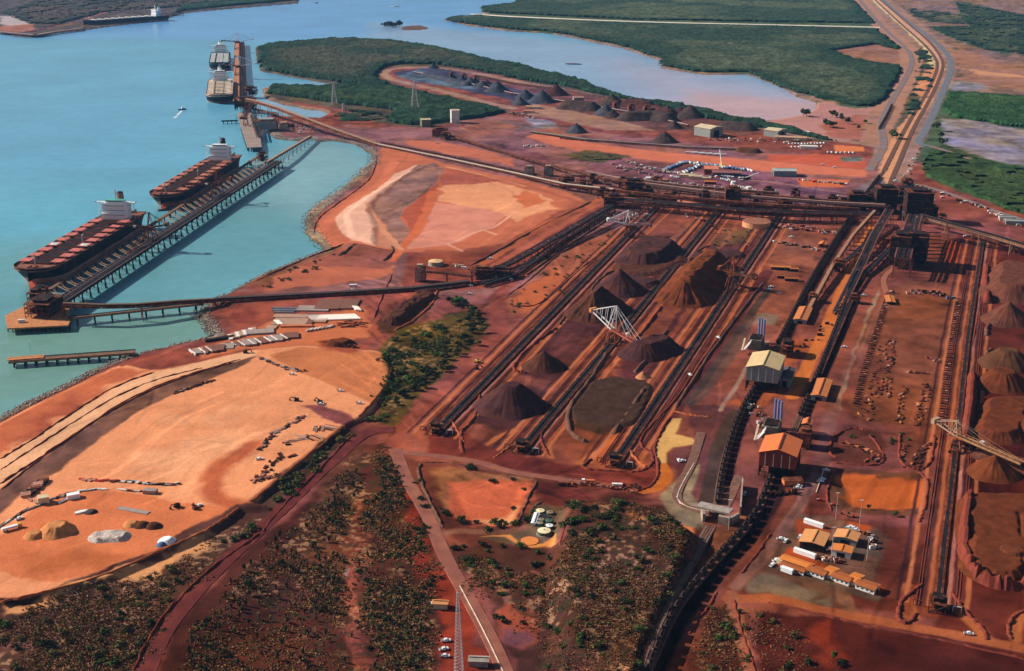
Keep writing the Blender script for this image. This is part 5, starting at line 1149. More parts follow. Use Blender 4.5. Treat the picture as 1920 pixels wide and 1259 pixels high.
T3 = track([(1440,680),(1466,632),(1512,540),(1560,460),(1594,410),(1618,372),(1657,322)]); train(T3, .06, .97, 'dark ore wagon beyond the cream-roofed shed, counted away from it', 'wagons beyond the cream-roofed shed')
T4 = track([(1478,830),(1492,800),(1522,730),(1562,632),(1602,522),(1622,480),(1650,420)]); train(T4, .08, .66, 'dark ore wagon beside the orange strip, counted from its near end', 'wagons beside the orange strip')
T5 = track([(1672,199),(1662,220),(1648,244)], None); train(T5, 0, 1, 'distant dark wagon on the far left corridor track, counted from its far end', 'wagons in the far corridor', 14)
T6 = track([(1180,1400),(1200,1262),(1232,1175),(1262,1110),(1295,1050),(1322,1000),(1345,962)], M_sleep)
track([(1660,1000),(1650,900),(1700,900)], M_sleep) if False else None
track([(1190,1400),(1207,1262),(1240,1175),(1269,1108),(1300,1050),(1328,1000),(1350,962)], M_sleep)
for P in ([(1650,0),(1700,42),(1745,80),(1768,112),(1768,132),(1745,185),(1712,240),(1688,300),(1668,345),(1655,395)], [(1657,322),(1700,235),(1738,175),(1758,130),(1757,112),(1735,85),(1690,46),(1640,0)]):
    ribbon(P, 9, M_ball, 'railway_ballast', .5)
# ---------------------------------------------------------------- sealed and haul roads laid on the ground
M_r1 = mat('dusty_bitumen', S(158,138,138), .9, .12, .05, 0, S(172,130,112), .35); M_r2 = mat('blue_grey_bitumen', S(138,138,146), .9, .12, .05); M_r3 = mat('red_haul_road', S(122,58,50), .95, .15, .12, 0, S(140,68,54), .5); M_r4 = mat('brown_sealed_road', S(168,104,84), .9, .12, .1, 0, S(180,115,88), .5)
ribbon([(1596,-20),(1652,50),(1702,92),(1712,115),(1700,145),(1668,195),(1650,235),(1657,262),(1655,282),(1630,320)], 17, M_r1, 'corridor_road', .35)
ribbon([(1640,-14),(1690,33),(1748,72),(1782,108),(1785,130),(1765,180),(1735,248),(1718,268),(1740,275)], 18, M_r2, 'corridor_road', .35)
ribbon([(1718,268),(1760,278),(1800,292),(1880,318),(1960,345)], 11, M_r1, 'side_road', .3)
ribbon([(1680,340),(1740,350),(1800,370),(1870,398),(1960,425)], 10, M_r1, 'side_road', .3)
ribbon([(740,806),(700,808),(668,822),(640,852),(592,892),(540,945),(480,1000),(402,1072),(350,1130),(302,1190),(262,1290)], 14, M_r3, 'haul_road', .3)
ribbon([(741,842),(762,900),(800,960),(832,1040),(872,1110),(922,1200),(960,1290)], 11.5, M_r4, 'sealed_road', .3)
ribbon([(741,848),(800,853),(900,867),(960,887),(1040,897),(1130,912)], 8, M_r4, 'sealed_road', .26)
ribbon([(1315,812),(1298,870),(1276,908),(1266,932),(1280,950),(1330,962),(1356,958),(1370,930),(1386,893)], 8.5, mat('grey_loop_road', S(150,112,98), .9), 'loop_road', .5)
M_edge = mat('pale_road_line', (.7,.55,.42), .8)
for P in ([(1301,870),(1280,906),(1268,932),(1276,947)], [(1268,932),(1280,950),(1330,962),(1356,957)], [(862,1100),(905,1180),(950,1275)], [(1545,880),(1530,925)]):
    ribbon(P, .7, M_edge, 'road_line', .75)

ribbon([(868,26.5),(905,28),(960,32),(1200,42),(1440,47),(1650,52)], 20, mat('pale_causeway', S(255,240,225), .9, .1, .05), 'causeway_road', 1.5)

for k, (x0, y0, x1, y1, n, L_) in enumerate(((1640,425,1608,478,8,30),(1668,450,1640,490,6,24),(1745,437,1752,485,8,26))):
    for i in range(n):
        p = G(x0+(x1-x0)*i/(n-1), y0+(y1-y0)*i/(n-1)); t = thing('timber_beam', p, R(-4), f'{ordn(i+1)} dark cross beam from the back in the '+('left','middle','right')[k]+' bay under the hub conveyors', 'beam', 'cross beams under the hub')
        MB().box((0, 0, .5), (L_, 1.0, 1.0)).build('beam', M_dark, t); MB().box((0, .9, .15), (L_*.9, .6, .3)).build('footing', M_rust, t)

for lab, P, w, cv, st_ in (('dark hooded conveyor weaving through the transfer area, nearest the yard', [(1160,382,9),(1280,388,11),(1400,400,11),(1500,404,10),(1600,404,12)], 3.4, M_dark, 22), ('dark low conveyor behind the first transfer tower', [(1100,352,6),(1200,362,9),(1330,378,9),(1480,388,9),(1600,394,12)], 3.4, M_dark, 22),
    ('rusty low conveyor in front of the back gallery', [(1250,350,9),(1380,362,12),(1500,372,13),(1640,382,15)], 3.4, M_rust, 22), ('mauve hooded conveyor at the far side of the transfer area', [(1060,328,6),(1150,332,9),(1300,350,12),(1460,362,12)], 3.2, M_hd, 26),
    ('short dark conveyor beyond the hub', [(1660,392,14),(1690,370,10),(1702,345,5)], 4, M_dark, 18)):
    conveyor(lab, Z_(P), w, cover=cv, step=st_, depth=2.4)
for i, (px, py, sx, h) in enumerate(((1130,372,14,14),(1215,372,14,16),(1265,378,12,12),(1320,380,14,15),(1420,388,12,17),(1440,372,14,15),(1520,392,14,16),(1560,385,12,13),(1580,398,14,18),(1630,392,14,20),(1490,372,12,12),(1640,378,12,16),(1112,344,14,12),(1168,352,12,14),(1690,398,16,26),(1745,412,14,18))):
    tower(f'{ordn(i+1)} small dark transfer frame under the yard-head conveyors', G(px, py), R(-6), sx, 10, h, 2, 'S' if i % 2 else '', M_dark, group='small transfer frames')

ribbon([(1690,470),(1680,500),(1655,520),(1660,545),(1672,556),(1660,580)], 7, mat('pale_track', S(182,116,86), .9, .1, .1), 'yard_track', .3)
# ---------------------------------------------------------------- buildings
def shed(label, p, rz, L, W_, h, rh, wall, roof, cat='shed', name='industrial_shed', stripes=0, base=0, door=True, group=None, ridge=None, eave=.8, wins=0):
    """gabled shed, ridge along local x; base = open storey below the cladding"""
    t = thing(name, p, rz, label, cat, group); x, y = L/2, W_/2
    w = MB(); w.add([(-x,-y,base),(x,-y,base),(x,y,base),(-x,y,base),(-x,-y,base+h),(x,-y,base+h),(x,y,base+h),(-x,y,base+h),(-x,0,base+h+rh),(x,0,base+h+rh)],
        [(0,3,2,1),(0,1,5,4),(2,3,7,6),(1,2,6,9,5),(3,0,4,8,7)]); wo = w.build('wall', wall, t)
    xe, ye = x+eave, y+eave; ze = base+h-rh*eave/y; th = .35; r = MB()
    for s in (-1, 1):
        a = [(-xe, s*ye, ze+.1), (xe, s*ye, ze+.1), (xe, 0, base+h+rh+.1), (-xe, 0, base+h+rh+.1)]; b = [(q[0], q[1], q[2]+th) for q in a]
        r.add(a+b, [(0,3,2,1) if s < 0 else (0,1,2,3), (4,5,6,7) if s < 0 else (4,7,6,5), (0,1,5,4), (1,2,6,5), (2,3,7,6), (3,0,4,7)])
    ro = r.build('roof', roof, t)
    MB().box((0, 0, base+h+rh+.65), (L*.98, .9, .5)).build('ridge_cap', ridge or roof, ro)
    if stripes:
        for k in range(stripes):
            yy = -y+W_*(k+.75)/(stripes+.5); 
            for s in (-1, 1): MB().box((s*(x+.06), yy, base+h*.5), (.12, .55, h*.96)).build('light_strip', M_white, wo)
    if base:
        for i in range(int(L/8)+1):
            for s in (-1, 1): MB().box((-x+.5+(L-1)*i/int(L/8), s*(y-.5), base/2), (.9, .9, base)).build('leg', M_dark, t)
        MB().box((0, 0, base*.5), (L*.7, W_*.5, base*.9)).build('tippler_housing', M_dark, t)
    elif door:
        for s in (-1, 1): MB().box((s*(x+.05), 0, h*.38), (.14, W_*.42, h*.76)).build('door', M_dark, wo)
    for k in range(wins):
        for s in (-1, 1): MB().box((-x+L*(k+.5)/wins, s*(y+.04), base+h*.55), (L/wins*.4, .1, h*.3)).build('window', M_glass, wo)
    return t
AX = lambda a, b: ang(GZ(*a, 0), GZ(*b, 0))
rA = AX((1459,851), (1474,811)); 
M_redw = mat('dark_red_cladding', (.24, .045, .025), .7, .12, .3)
shed('large orange-roofed car dumper shed with red walls and pale strips', G(1461,881), rA, 33, 28, 11, 4.2, M_redw, mat('orange_roof', (.72,.17,.045), .55, .08, .12), stripes=4, base=9, name='car_dumper_shed', ridge=M_redw)
rB = AX((1434,682), (1447,653))
shed('large cream-roofed car dumper shed with grey walls', G(1433,722), rB, 40, 29, 13, 3.6, M_grey, mat('cream_roof', (.62,.44,.22), .6, .08, .15), stripes=4, base=10, name='car_dumper_shed')
for i, (lab, px, py, r, red) in enumerate((('cream-roofed', 1417, 652, rB, 0), ('orange-roofed', 1446, 816, rA, 1))):
    p = G(px, py); t = thing('dust_collector', p, r, f'dust collector with its blue stacks behind the {lab} shed', 'dust collector', 'dust collectors with tall stacks')
    MB().box((0, 0, 5.5), (20, 13, 11)).build('filter_house', mat('green_grey_cladding', (.16,.15,.12)) , t)
    m = MB()
    for k in range(6): m.box((-7+k*2.6, 0, 11.6), (1.6, 11, 1.0))
    m.bar((-9, 0, 11.3), (9, 0, 11.3), 2, .5); m.build('roof_units', M_dark, t)
    for k in range(3 if not red else 3): MB().cyl((13+k*2.4, -5.5+k*2.9, 0), 1.05, 26, 12).build('stack', mat('blue_stack_paint', (.16,.20,.36), .35, .08, .3), t)
    MB().box((12.5, -2, 2), (5, 6, 4)).build('fan_house', M_rust, t)
    for k in range(4): 
        b_ = MB(); q0 = Vector((-13-3.4*k, 9, 3))
        for j in range(5): a0, a1 = j*.35, (j+1)*.35; b_.hcyl(q0+Vector((0, -5*math.sin(a0)*1.3, 9*math.sin(a0))), q0+Vector((0, -5*math.sin(a1)*1.3, 9*math.sin(a1))), .7, 6)
        b_.build('duct', M_white, t)
    MB().bar((-26, 10, 4), (-8, 10, 11), 1.6).build('main_duct', mat('cream_duct', (.6,.45,.3), .5), t)
M_cano = mat('orange_canopy', (.55, .17, .045), .6, .1, .2)
for lab, px, py, L_ in (('long orange canopy over the left conveyor foot, farther from the sheds', 1505, 596, 46), ('long orange canopy over the right conveyor foot, nearer the sheds', 1540, 736, 44)):
    shed(lab, G(px, py), R(70), L_, 13, 4.5, 1.2, M_grey, M_cano, name='canopy_shed', cat='canopy shed', ridge=M_redw, group='long orange canopies')
    shed_l = None
shed('small orange-roofed drive house at the top of the train yard', G(1543,462), R(68), 16, 9, 4, 1.2, M_rust, M_orange, name='drive_house', cat='drive house')
shed('orange drive house on the broad triple conveyor', G(1712,460), R(75), 16, 9, 9, 1.2, M_rust, M_cano, name='drive_house', cat='drive house')
tower('rusty sample station right of the orange-roofed shed', G(1508,838), rA, 12, 9, 14, 3, 'W', M_rust, name='sample_station', cat='sample station')
shed('small cream-roofed plant house beside the orange-roofed shed', G(1512,818), rA, 12, 7, 13, 1.2, M_rust, M_orange, name='plant_house', cat='plant house')
tower('cluttered pipe rack right of the cream-roofed shed', G(1475,665), rB, 20, 10, 12, 3, '', name='pipe_rack', cat='pipe rack')
shed('grey annex with a small white dormer right of the cream-roofed shed', G(1474,716), rB, 30, 11, 8, 1.4, M_grey, mat('dark_grey_roof', (.09,.08,.09)), name='annex', cat='annex')
tower('low orange kiosk deck in front of the orange-roofed shed', G(1486,908), R(5), 14, 6, 4, 1, 'WSE', M_orange, roof=False, name='kiosk', cat='kiosk')
# office compound
rO = AX((1516,1062), (1640,1105)); M_obr = mat('orange_brown_roof', (.36, .10, .025), .6, .12, .3); M_obr2 = mat('bright_orange_roof', (.62, .19, .035), .55, .08, .3); M_peach = mat('peach_roof', (.66, .28, .10), .55, .08, .3)
shed('open-sided peach-roofed workshop at the upper left of the office compound', G(1526,1022), AX((1520,1020), (1538,985)), 19, 16, 5.5, 1.2, M_dark, M_peach, name='workshop', cat='workshop')
shed('peach-roofed workshop in the upper right of the office compound', G(1587,1016), AX((1578,1018), (1592,990)), 12, 15, 5, 1.3, M_grey, M_peach, name='workshop', cat='workshop')
shed('white-walled orange-roofed store below the right workshop', G(1578,1040), AX((1570,1040), (1577,1022)), 9, 13, 4.5, .6, M_white, M_obr2, name='store_building', cat='store')
shed('long bright orange-roofed office at the left end of the office row', G(1494,1062), rO, 21, 6.5, 3.6, .9, M_cream, M_obr2, name='office_building', cat='office', wins=5)
shed('white-walled low office in front of the bright orange roof', G(1487,1070), rO, 17, 4, 2.6, .3, M_white, M_obr, name='office_building', cat='office', wins=5)
for i, (px, py, L_, m, wd) in enumerate(((1533,1078,12.5,M_obr,8),(1557,1079,6,M_obr2,10.5),(1579,1090,12.5,M_obr,8),(1604,1092,6.2,M_obr2,10.5),(1626,1105,13,M_obr,8.5))):
    shed(('brown-roofed white-fronted office unit, leftmost of the row', 'brighter orange roofed linking unit between the first two office units', 'brown-roofed office unit in the middle of the row', 'brighter orange linking unit before the last office unit', 'brown-roofed office unit at the right end of the row')[i], G(px, py), rO if i % 2 == 0 else rO, L_, wd, 3.4, .7, M_white, m, name='office_building', cat='office', wins=4 if i % 2 == 0 else 0, group='orange-roofed office row')
for lab, px, py, L_, w_, m in (('long white flat-roofed hut behind the left workshop', 1526, 985, 15, 3, M_cleanw), ('long white container roof on the orange pad', 1509, 1041, 16, 3, M_cleanw), ('white container in front of the low office', 1476, 1073, 8.5, 3, M_cleanw), ('cream container at the left end of the bright orange office', 1463, 1056, 4, 4, M_cream)):
    shed(lab, G(px, py), rO, L_, w_, 2.6, .15, m, m, name='site_hut', cat='hut', door=False, eave=.05)
# distant buildings
shed('grey-walled cream-roofed workshop among the dark stockpiles', G(1328,254), AX((1310,250), (1350,257)), 40, 36, 16, 3, M_grey, M_cream, name='workshop', cat='workshop')
shed('smaller grey workshop with cream roof near the corridor', G(1453,255), AX((1440,250), (1470,254)), 30, 32, 12, 2, M_grey, M_cream, name='workshop', cat='workshop')
shed('long tan-roofed store in front of the smaller grey workshop', G(1483,262), AX((1460,261), (1508,263)), 56, 14, 5, 1.5, M_cream, mat('pink_tan_roof', (.55,.32,.2), .6), name='store_building', cat='store')
shed('white tower silo on the mangrove edge', G(853,230), .2, 16, 16, 25, 1, M_white, mat('pale_peach_roof', (.7,.5,.38), .6), name='silo_tower', cat='silo', door=False)
shed('grey-green box house with a cream roof left of the screening plant', G(798,237), .25, 18, 18, 14, 1, mat('olive_cladding', (.18,.17,.11), .7, .2, .1), M_cream, name='plant_house', cat='plant house', door=False)
shed('tan block house on the dark stockpile ground', G(1084,191), .1, 22, 16, 10, 1, M_conc, mat('tan_roof', (.45,.26,.18), .6), name='plant_house', cat='plant house', door=False)
shed('grey pair-roofed sheds in the container yard', G(1470,329), R(-3), 36, 22, 9, 2, mat('teal_grey', (.2,.25,.26), .6, .1, .1), mat('pale_grey_roof', (.4,.42,.4), .5), name='store_building', cat='store')
shed('red-roofed workshop in the pipe yard', G(1333,325), R(-8), 22, 26, 9, 3, M_rust, mat('salmon_roof', (.62,.2,.12), .6), name='workshop', cat='workshop')
shed('long brown-roofed store beside the red-roofed workshop', G(1362,329), R(-6), 46, 22, 6, 2, mat('navy_cladding', (.06,.05,.12), .6), mat('mauve_roof', (.28,.11,.10), .7), name='store_building', cat='store')
for lab, px, py, L_, m, r in (('cream portable office, left of the pair by the pipe yard', 1287, 333, 20, M_cream, M_cream), ('cream portable office, right of the pair by the pipe yard', 1304, 336, 20, M_cream, M_cream), ('small cream hut beside the portable offices', 1325, 338, 12, M_cream, M_cream),
    ('white block office near the back gallery', 1220, 338, 14, M_cleanw, M_cleanw), ('pink-roofed hut beside the white block office', 1241, 341, 16, M_cream, mat('salmon_roof', (.62,.2,.12))), ('orange-roofed open store by the back gallery', 1332, 345, 18, M_rust, M_orange),
    ('red-roofed low hall in front of the triple conveyor', 1300, 384, 46, mat('navy_cladding', (.06,.05,.12)), mat('salmon_roof', (.62,.2,.12))), ('white-roofed gatehouse on the car park near the corridor', 1515, 279, 28, M_white, M_white),
    ('pale hut right of the far corridor junction', 1505, 252, 22, M_grey, M_white), ('tan block house near the blue-grey ground', 992, 212, 22, M_cream, mat('salmon_roof', (.62,.2,.12))), ('cream shed on the bank near the dark piles', 1000, 204, 30, M_cream, mat('pink_tan_roof', (.55,.32,.2))),
    ('pale hut on the side road at the right', 1888, 413, 22, M_white, M_grey), ('grey low shed on the side road right edge', 1905, 420, 30, M_grey, M_grey), ('small dark hut on the breakwater yard', 545, 238, 14, M_dark, M_dark),
    ('cream hut on the breakwater yard', 531, 243, 12, M_cream, M_cream), ('dark-roofed hut in the scrub beside the red mast yard', 826, 1140, 9, M_cream, M_peach), ('grey-roofed equipment building under the lattice mast', 898, 1247, 11, M_conc, M_conc)):
    shed(lab, G(px, py), R(-8) if py < 500 else R(-4), L_, L_*.45, 4 if L_ < 20 else 5, .8, m, r, name='site_building', cat='hut')
# tanks
def tank(label, px, py, r, h, wall, top, cone=.06, open_=False, group=None):
    p = G(px, py); t = thing('storage_tank', p, 0, label, 'tank', group)
    MB().cyl((0, 0, 0), r, h, 28).build('wall', wall, t)
    if open_: MB().cyl((0, 0, h+.02), r*.92, .1, 24).build('water_surface', M_black, t)
    else: MB().cyl((0, 0, h+.03), r*1.01, r*cone*2, 28, .3).build('roof', top, t); MB().cyl((0, 0, h+r*cone*2), .35, .5, 8).build('roof_vent', M_dark, t)
    MB().cyl((0, 0, -.1), r+.8, .25, 28).build('plinth', M_conc, t)
    MB().bar((r+.2, 0, 0), (r+.2, 0, h+.8), .5).build('ladder', M_dark, t)
gt = 'cluster of round tanks beside the scrub hill'
M_tg = mat('green_tank_paint', (.07,.12,.08), .5, .1, .5); M_to = mat('olive_roof', (.26,.22,.13), .6); M_ty = mat('cream_tank_roof', (.82,.70,.42), .55, .06, .5)
tank('largest round tank, cream top and green wall, nearest the camera', 1020, 1001, 4.75, 2.6, M_tg, M_ty, group=gt)
tank('white-topped round tank just behind the largest one', 1030, 991, 2.7, 2.4, M_tg, M_cleanw, group=gt)
tank('yellow-topped round tank at the back of the cluster', 1013, 961, 3.2, 1.6, M_tg, M_ty, group=gt)
tank('olive-topped tank at the back right of the cluster', 1031, 964, 2.6, 1.6, M_tg, M_to, group=gt)
tank('open-topped tank with dark water in the cluster', 1021, 971, 3.5, 1.2, M_conc, M_to, open_=True, group=gt)
tank('left green tank in the middle of the cluster', 1014.5, 979, 2.3, 2.2, M_tg, M_to, group=gt)
tank('right green tank in the middle of the cluster', 1029.5, 981, 2.6, 2.2, M_tg, M_tg, group=gt)
tank('front left olive tank just behind the largest one', 1012.5, 986, 2.3, 2.4, M_tg, M_to, group=gt)
shed('long narrow white-roofed pump shed beside the round tanks', G(1003.5,977), AX((1000,986), (1008,962)), 16, 2.4, 2.2, .2, M_white, M_cleanw, name='pump_shed', cat='pump shed', door=False)
tag(MB().cyl(G(993,1014.5,.25), 6.3, .12, 40).build('orange_gravel_circle', mat('orange_gravel', S(246,158,88), .95, .1, .5)), kind='structure')
tank('wide low orange water tank at the back of the third yard lane', 1418, 424, 19, 7, mat('orange_tank_wall', (.68,.30,.14), .6, .15, .1), mat('brown_tank_top', (.30,.12,.07), .8), .01)
tank('cream-topped tank behind the lower conveyors', 817, 497, 9, 5, M_conc, mat('cream_orange_top', (.7,.42,.2), .6), .08)
for i, (px, py) in enumerate(((1375,345),(1404,355))): tank(('small round white tank in the pipe yard', 'second small white tank beside the car park')[i], px, py, 4, 4, M_white, M_cleanw)
# ---------------------------------------------------------------- masts, pylons, lights
def mast(label, px, py, h, b0, b1, m, name='lattice_mast', cat='mast', arms=0, n=None, th=.4):
    p = G(px, py); t = thing(name, p, .3, label, cat); f = MB(); n = n or int(h/3)
    C_ = lambda k, z: (((-1,-1),(1,-1),(1,1),(-1,1))[k][0]*(b0+(b1-b0)*z/h)/2, ((-1,-1),(1,-1),(1,1),(-1,1))[k][1]*(b0+(b1-b0)*z/h)/2, z)
    for k in range(4): f.bar(C_(k, 0), C_(k, h), th)
    for i in range(n):
        z0, z1 = h*i/n, h*(i+1)/n
        for k in range(4): f.bar(C_(k, z0), C_((k+1) % 4, z1), th*.6); f.bar(C_(k, z1), C_((k+1) % 4, z1), th*.55)
    f.build('lattice', m, t)
    for k in range(arms): MB().bar((-7, 0, h*(.8+.09*k)), (7, 0, h*(.8+.09*k)), .8, .5).build('cross_arm', m, t)
    if not arms: MB().bar((0, 0, h), (0, 0, h+4), .3).build('antenna', m, t)
    return t
M_galv = mat('galvanised_steel', (.46, .40, .40), .5, .15, .5)
mast('tall slim grey lattice mast beside the bottom sealed road', 861, 1292, 62, 5.4, 1.1, M_galv, n=28, th=.22)
mast('lattice power pylon in the mangroves, left of the two', 627, 196, 44, 12, 2, M_galv, 'power_pylon', 'pylon', 3, 8, .55)
mast('taller lattice power pylon in the mangroves, right of the two', 778, 208, 62, 16, 2.4, M_galv, 'power_pylon', 'pylon', 3, 9, .6)
mast('short pylon on the sandy clearing left of the mangrove track', 644, 209, 16, 5, 2, M_galv, 'power_pylon', 'pylon', 1, 4, .7)
def pole(label, px, py, h, head=True):
    p = G(px, py); t = thing('light_pole', p, 0, label, 'light pole', 'tall light poles of the port'); MB().cyl((0, 0, 0), .28, h, 8, .14).build('shaft', M_galv, t)
    MB().box((0, 0, h), (2.6, .5, .4)).build('lamp_head', M_white, t)
for lab, px, py, h in (('light pole at the upper edge of the office compound', 1567, 974, 21), ('light pole right of the upper workshops', 1610, 1001, 26), ('light pole in the middle of the office compound', 1558, 1054, 26), ('light pole standing left of the hub shadow', 1690, 432, 26),
    ('light pole before the red-roofed low hall', 1315, 397, 34), ('light pole in the transfer area', 1338, 383, 26), ('light pole at the corner of the yard conveyors', 1100, 362, 24), ('light pole beside the underpass road', 1366, 995, 24), ('light pole at the left of the transfer area', 1131, 362, 22),
    ('light pole on the breakwater', 596, 247, 24), ('light pole at the service wharf', 58, 665, 14), ('light pole among the orange compound scrap', 1625, 1052, 18)): pole(lab, px, py, h)
# crane and excavators
def machine(label, px, py, rz, m, boom=6, name='excavator'):
    t = thing(name, G(px, py), rz, label, name.replace('_', ' '))
    for s in (-1, 1): MB().box((0, s*1.3, .5), (4.2, .8, 1.0)).build('crawler_track', M_black, t)
    MB().box((-.3, 0, 1.9), (3.6, 2.6, 1.6)).build('body', m, t); MB().box((1, .8, 3.1), (1.4, 1.1, 1.5)).build('cabin', M_glass, t)
    MB().bar((1.2, -.4, 2), (boom*.75, -.4, boom*.6), .6).bar((boom*.75, -.4, boom*.6), (boom, -.4, 1.5), .5).build('arm', m, t); MB().box((boom, -.4, .9), (1.2, 1.4, 1.2)).build('bucket', M_dark, t)
M_yel = mat('yellow_machine_paint', (.62, .36, .04), .5, .1, .5)
for lab, px, py, m in (('dark excavator working the red spoil heap', 664, 652, M_rust), ('loader in the middle of the sand pad', 556, 752, M_dark), ('yellow machine near the sand pad edge', 600, 756, M_dark), ('excavator on the lower left yard by the slab', 332, 951, M_dark), ('small excavator beside the white van', 366, 955, M_rust),
    ('excavator by the red yard track', 894, 680, M_yel), ('rusty excavator on the haul road', 893, 692, M_rust), ('small digger on the bench below the pipe yard', 460, 662, M_dark), ('orange excavator at the compound edge', 1594, 969, M_orange), ('digger near the road loop', 1195, 915, M_rust)):
    machine(lab, px, py, rnd.random()*6, m, 5+rnd.random()*2)
t = thing('mobile_crane', G(1353,311), R(100), 'mobile crane with its boom raised over the blue pipe yard', 'crane'); MB().box((0, 0, 2), (12, 3.4, 2.6)).build('carrier', M_yel, t); MB().bar((0, 0, 3), (7, 2, 26), 1.4).build('boom', M_white, t)
t = thing('mobile_crane', G(1400,337), R(200), 'mobile crane with a low white boom beside the pipe yard car park', 'crane'); MB().box((0, 0, 2), (12, 3.4, 2.6)).build('carrier', M_dark, t); MB().bar((3, 0, 3), (-22, 0, 9), 1.3).build('boom', M_white, t)
# ---------------------------------------------------------------- vehicles
def ute_proto(m, van=False):
    t = thing('utility_vehicle' if not van else 'van', (0, 0, 0), 0, 'x', 'ute')
    MB().box((0, 0, .75), (5.2, 1.85, .7)).build('body', m, t)
    if van: MB().box((-.2, 0, 1.55), (4.4, 1.8, 1.2)).build('cabin', m, t); MB().box((2.05, 0, 1.5), (.3, 1.6, .7)).build('windscreen', M_glass, t)
    else:
        MB().add([(1.3,-.85,1.1),(1.3,.85,1.1),(-.9,.85,1.1),(-.9,-.85,1.1),(.8,-.72,1.85),(.8,.72,1.85),(-.8,.72,1.85),(-.8,-.72,1.85)], [(4,7,6,5)[::-1],(0,1,5,4),(1,2,6,5),(2,3,7,6),(3,0,4,7)]).build('cabin', m, t)
        MB().box((1.12, 0, 1.45), (.1, 1.5, .5)).build('windscreen', M_glass, t)
        q = MB().box((-1.75, 0, 1.15), (1.7, 1.8, .1)); q.box((-2.55, 0, 1.35), (.1, 1.8, .4)); q.build('tray', M_grey, t)
    for x in (-1.6, 1.6):
        for y in (-.85, .85): MB().hcyl((x, y-.12, .4), (x, y+.12, .4), .4, 8).build('wheel', M_black, t)
    return t
UP = {}
def veh(label, px, py, rz, group=None, kind='w', cat='ute', s=1.0):
    k = kind
    if k not in UP: UP[k] = ute_proto({'w': M_cleanw, 'r': mat('red_paint', (.55,.03,.02), .4), 'v': M_cleanw, 'y': M_yel}[k], k == 'v'); o = UP[k]
    else: o = copy_tree(UP[k])
    o.location = G(px, py, .1); o.rotation_euler.z = rz; o['label'] = label; o['category'] = 'van' if k == 'v' else cat; o.scale = (s, s, s)
    if group: o['group'] = group
    elif 'group' in o: del o['group']
    return o
V1 = [(1279,866,8,'white ute, right of the two parked in the road loop'),(1273,865,-80,'white ute, left of the two parked in the road loop'),(1549,883,-25,'lone white ute near the orange shed shadow'),(1541,900,-10,'upper of two white utes right of the orange shed shadow'),(1538,904,-10,'lower of two white utes right of the orange shed shadow'),(1497,913,-10,'upper white ute before the orange kiosk'),(1495,917,-10,'lower white ute before the orange kiosk'),
 (1396,927,70,'white ute beside the underpass wall'),(1816,1190,-12,'white ute on the lower right red flat'),(1641,1026,-20,'white ute at the right edge of the office compound'),(1464,1012,0,'leftmost white ute by the left workshop'),(1473,1016,60,'white ute left of the workshop'),(1500,1008,60,'white ute beside the workshop corner'),(1448,1061,50,'white ute at the left gate of the compound'),(1455,1052,30,'white ute with an orange load at the compound gate'),(1555,1031,20,'white ute between the two workshops'),(1509,1019,-15,'white ute under the left workshop eave'),
 (1590,992,-15,'white ute, left of the four behind the right workshop'),(1595,990,-15,'white ute, second of the four behind the right workshop'),(1600,992,-15,'white ute, third of the four behind the right workshop'),(1604,996,-15,'white ute, last of the four behind the right workshop'),
 (1294,704,-70,'white ute on the red road beside the third yard conveyor'),(1347,634,-60,'dark-backed white ute by the grey road strip'),(1583,652,-5,'white ute right of the orange strip'),(1619,555,-10,'white ute below the curved conveyors'),(1461,551,-15,'lower white ute in the orange lane car park'),(1446,539,0,'upper white ute in the orange lane car park'),(1443,544,0,'middle white ute in the orange lane car park'),(1546,438,-5,'white ute by the drive house at the train yard'),(1484,446,0,'white ute on the flat behind the third conveyor'),(1670,483,0,'white ute left of the sampling tower'),(1688,446,0,'white ute under the hub conveyors'),(1811,444,0,'white ute under the right-leaving conveyor'),
 (882,537,-5,'white ute beside the lower transfer station'),(880,552,-5,'white ute by the big green tree'),(919,486,0,'white ute above the inclined conveyors'),(957,525,0,'white ute right of the lower transfer station'),(660,545,-8,'white ute beside the long dark conveyor'),(820,269,0,'white ute near the screening plant'),
 (674,757,-5,'blue-grey car at the right corner of the sand pad'),(601,759,-10,'white ute near the pad gate'),(548,703,-5,'white ute on the upper sand pad'),(638,734,-10,'pale ute beside the pad fence line'),(486,862,20,'white ute at the lower right of the sand pad'),(373,950,60,'white van on the lower left yard'),(36,974,50,'white ute at the left yard fence'),(836,1203,10,'white ute parked in the red mast yard, upper'),(832,1219,20,'white ute parked in the red mast yard, middle'),(834,1232,0,'dark-shadowed ute parked in the red mast yard, lower'),
 (1150,412,-5,'white truck by the white-masted stacker'),(1213,404,0,'pale ute beside the stacker conveyor'),(1565,315,-5,'white ute on the road by the corridor'),(1571,369,0,'white ute near the hub on the left'),(1455,359,0,'white ute behind the third transfer tower'),(1679,340,10,'white ute at the top of the corridor frame'),(1671,352,10,'white ute left of the corridor frame'),(1748,370,-15,'upper white ute on the road right of the hub'),(1749,377,0,'lower white ute on the road right of the hub'),(1542,310,-3,'white ute on the far sealed road'),(740,545,-5,'pale ute on the haul road by the pit')]
for px, py, a, lab in V1: veh(lab, px, py, R(a), s=1.1 if py > 500 else 1.3)
veh('red car on the dirt above the office compound', 1562, 948, R(-10), kind='r', cat='car'); veh('red container-sized skip beside the white container', 1494, 1077, R(0), kind='r', cat='skip', s=.7)
veh('orange-red car by the compound road', 1537, 939, R(-12), kind='r', cat='car')
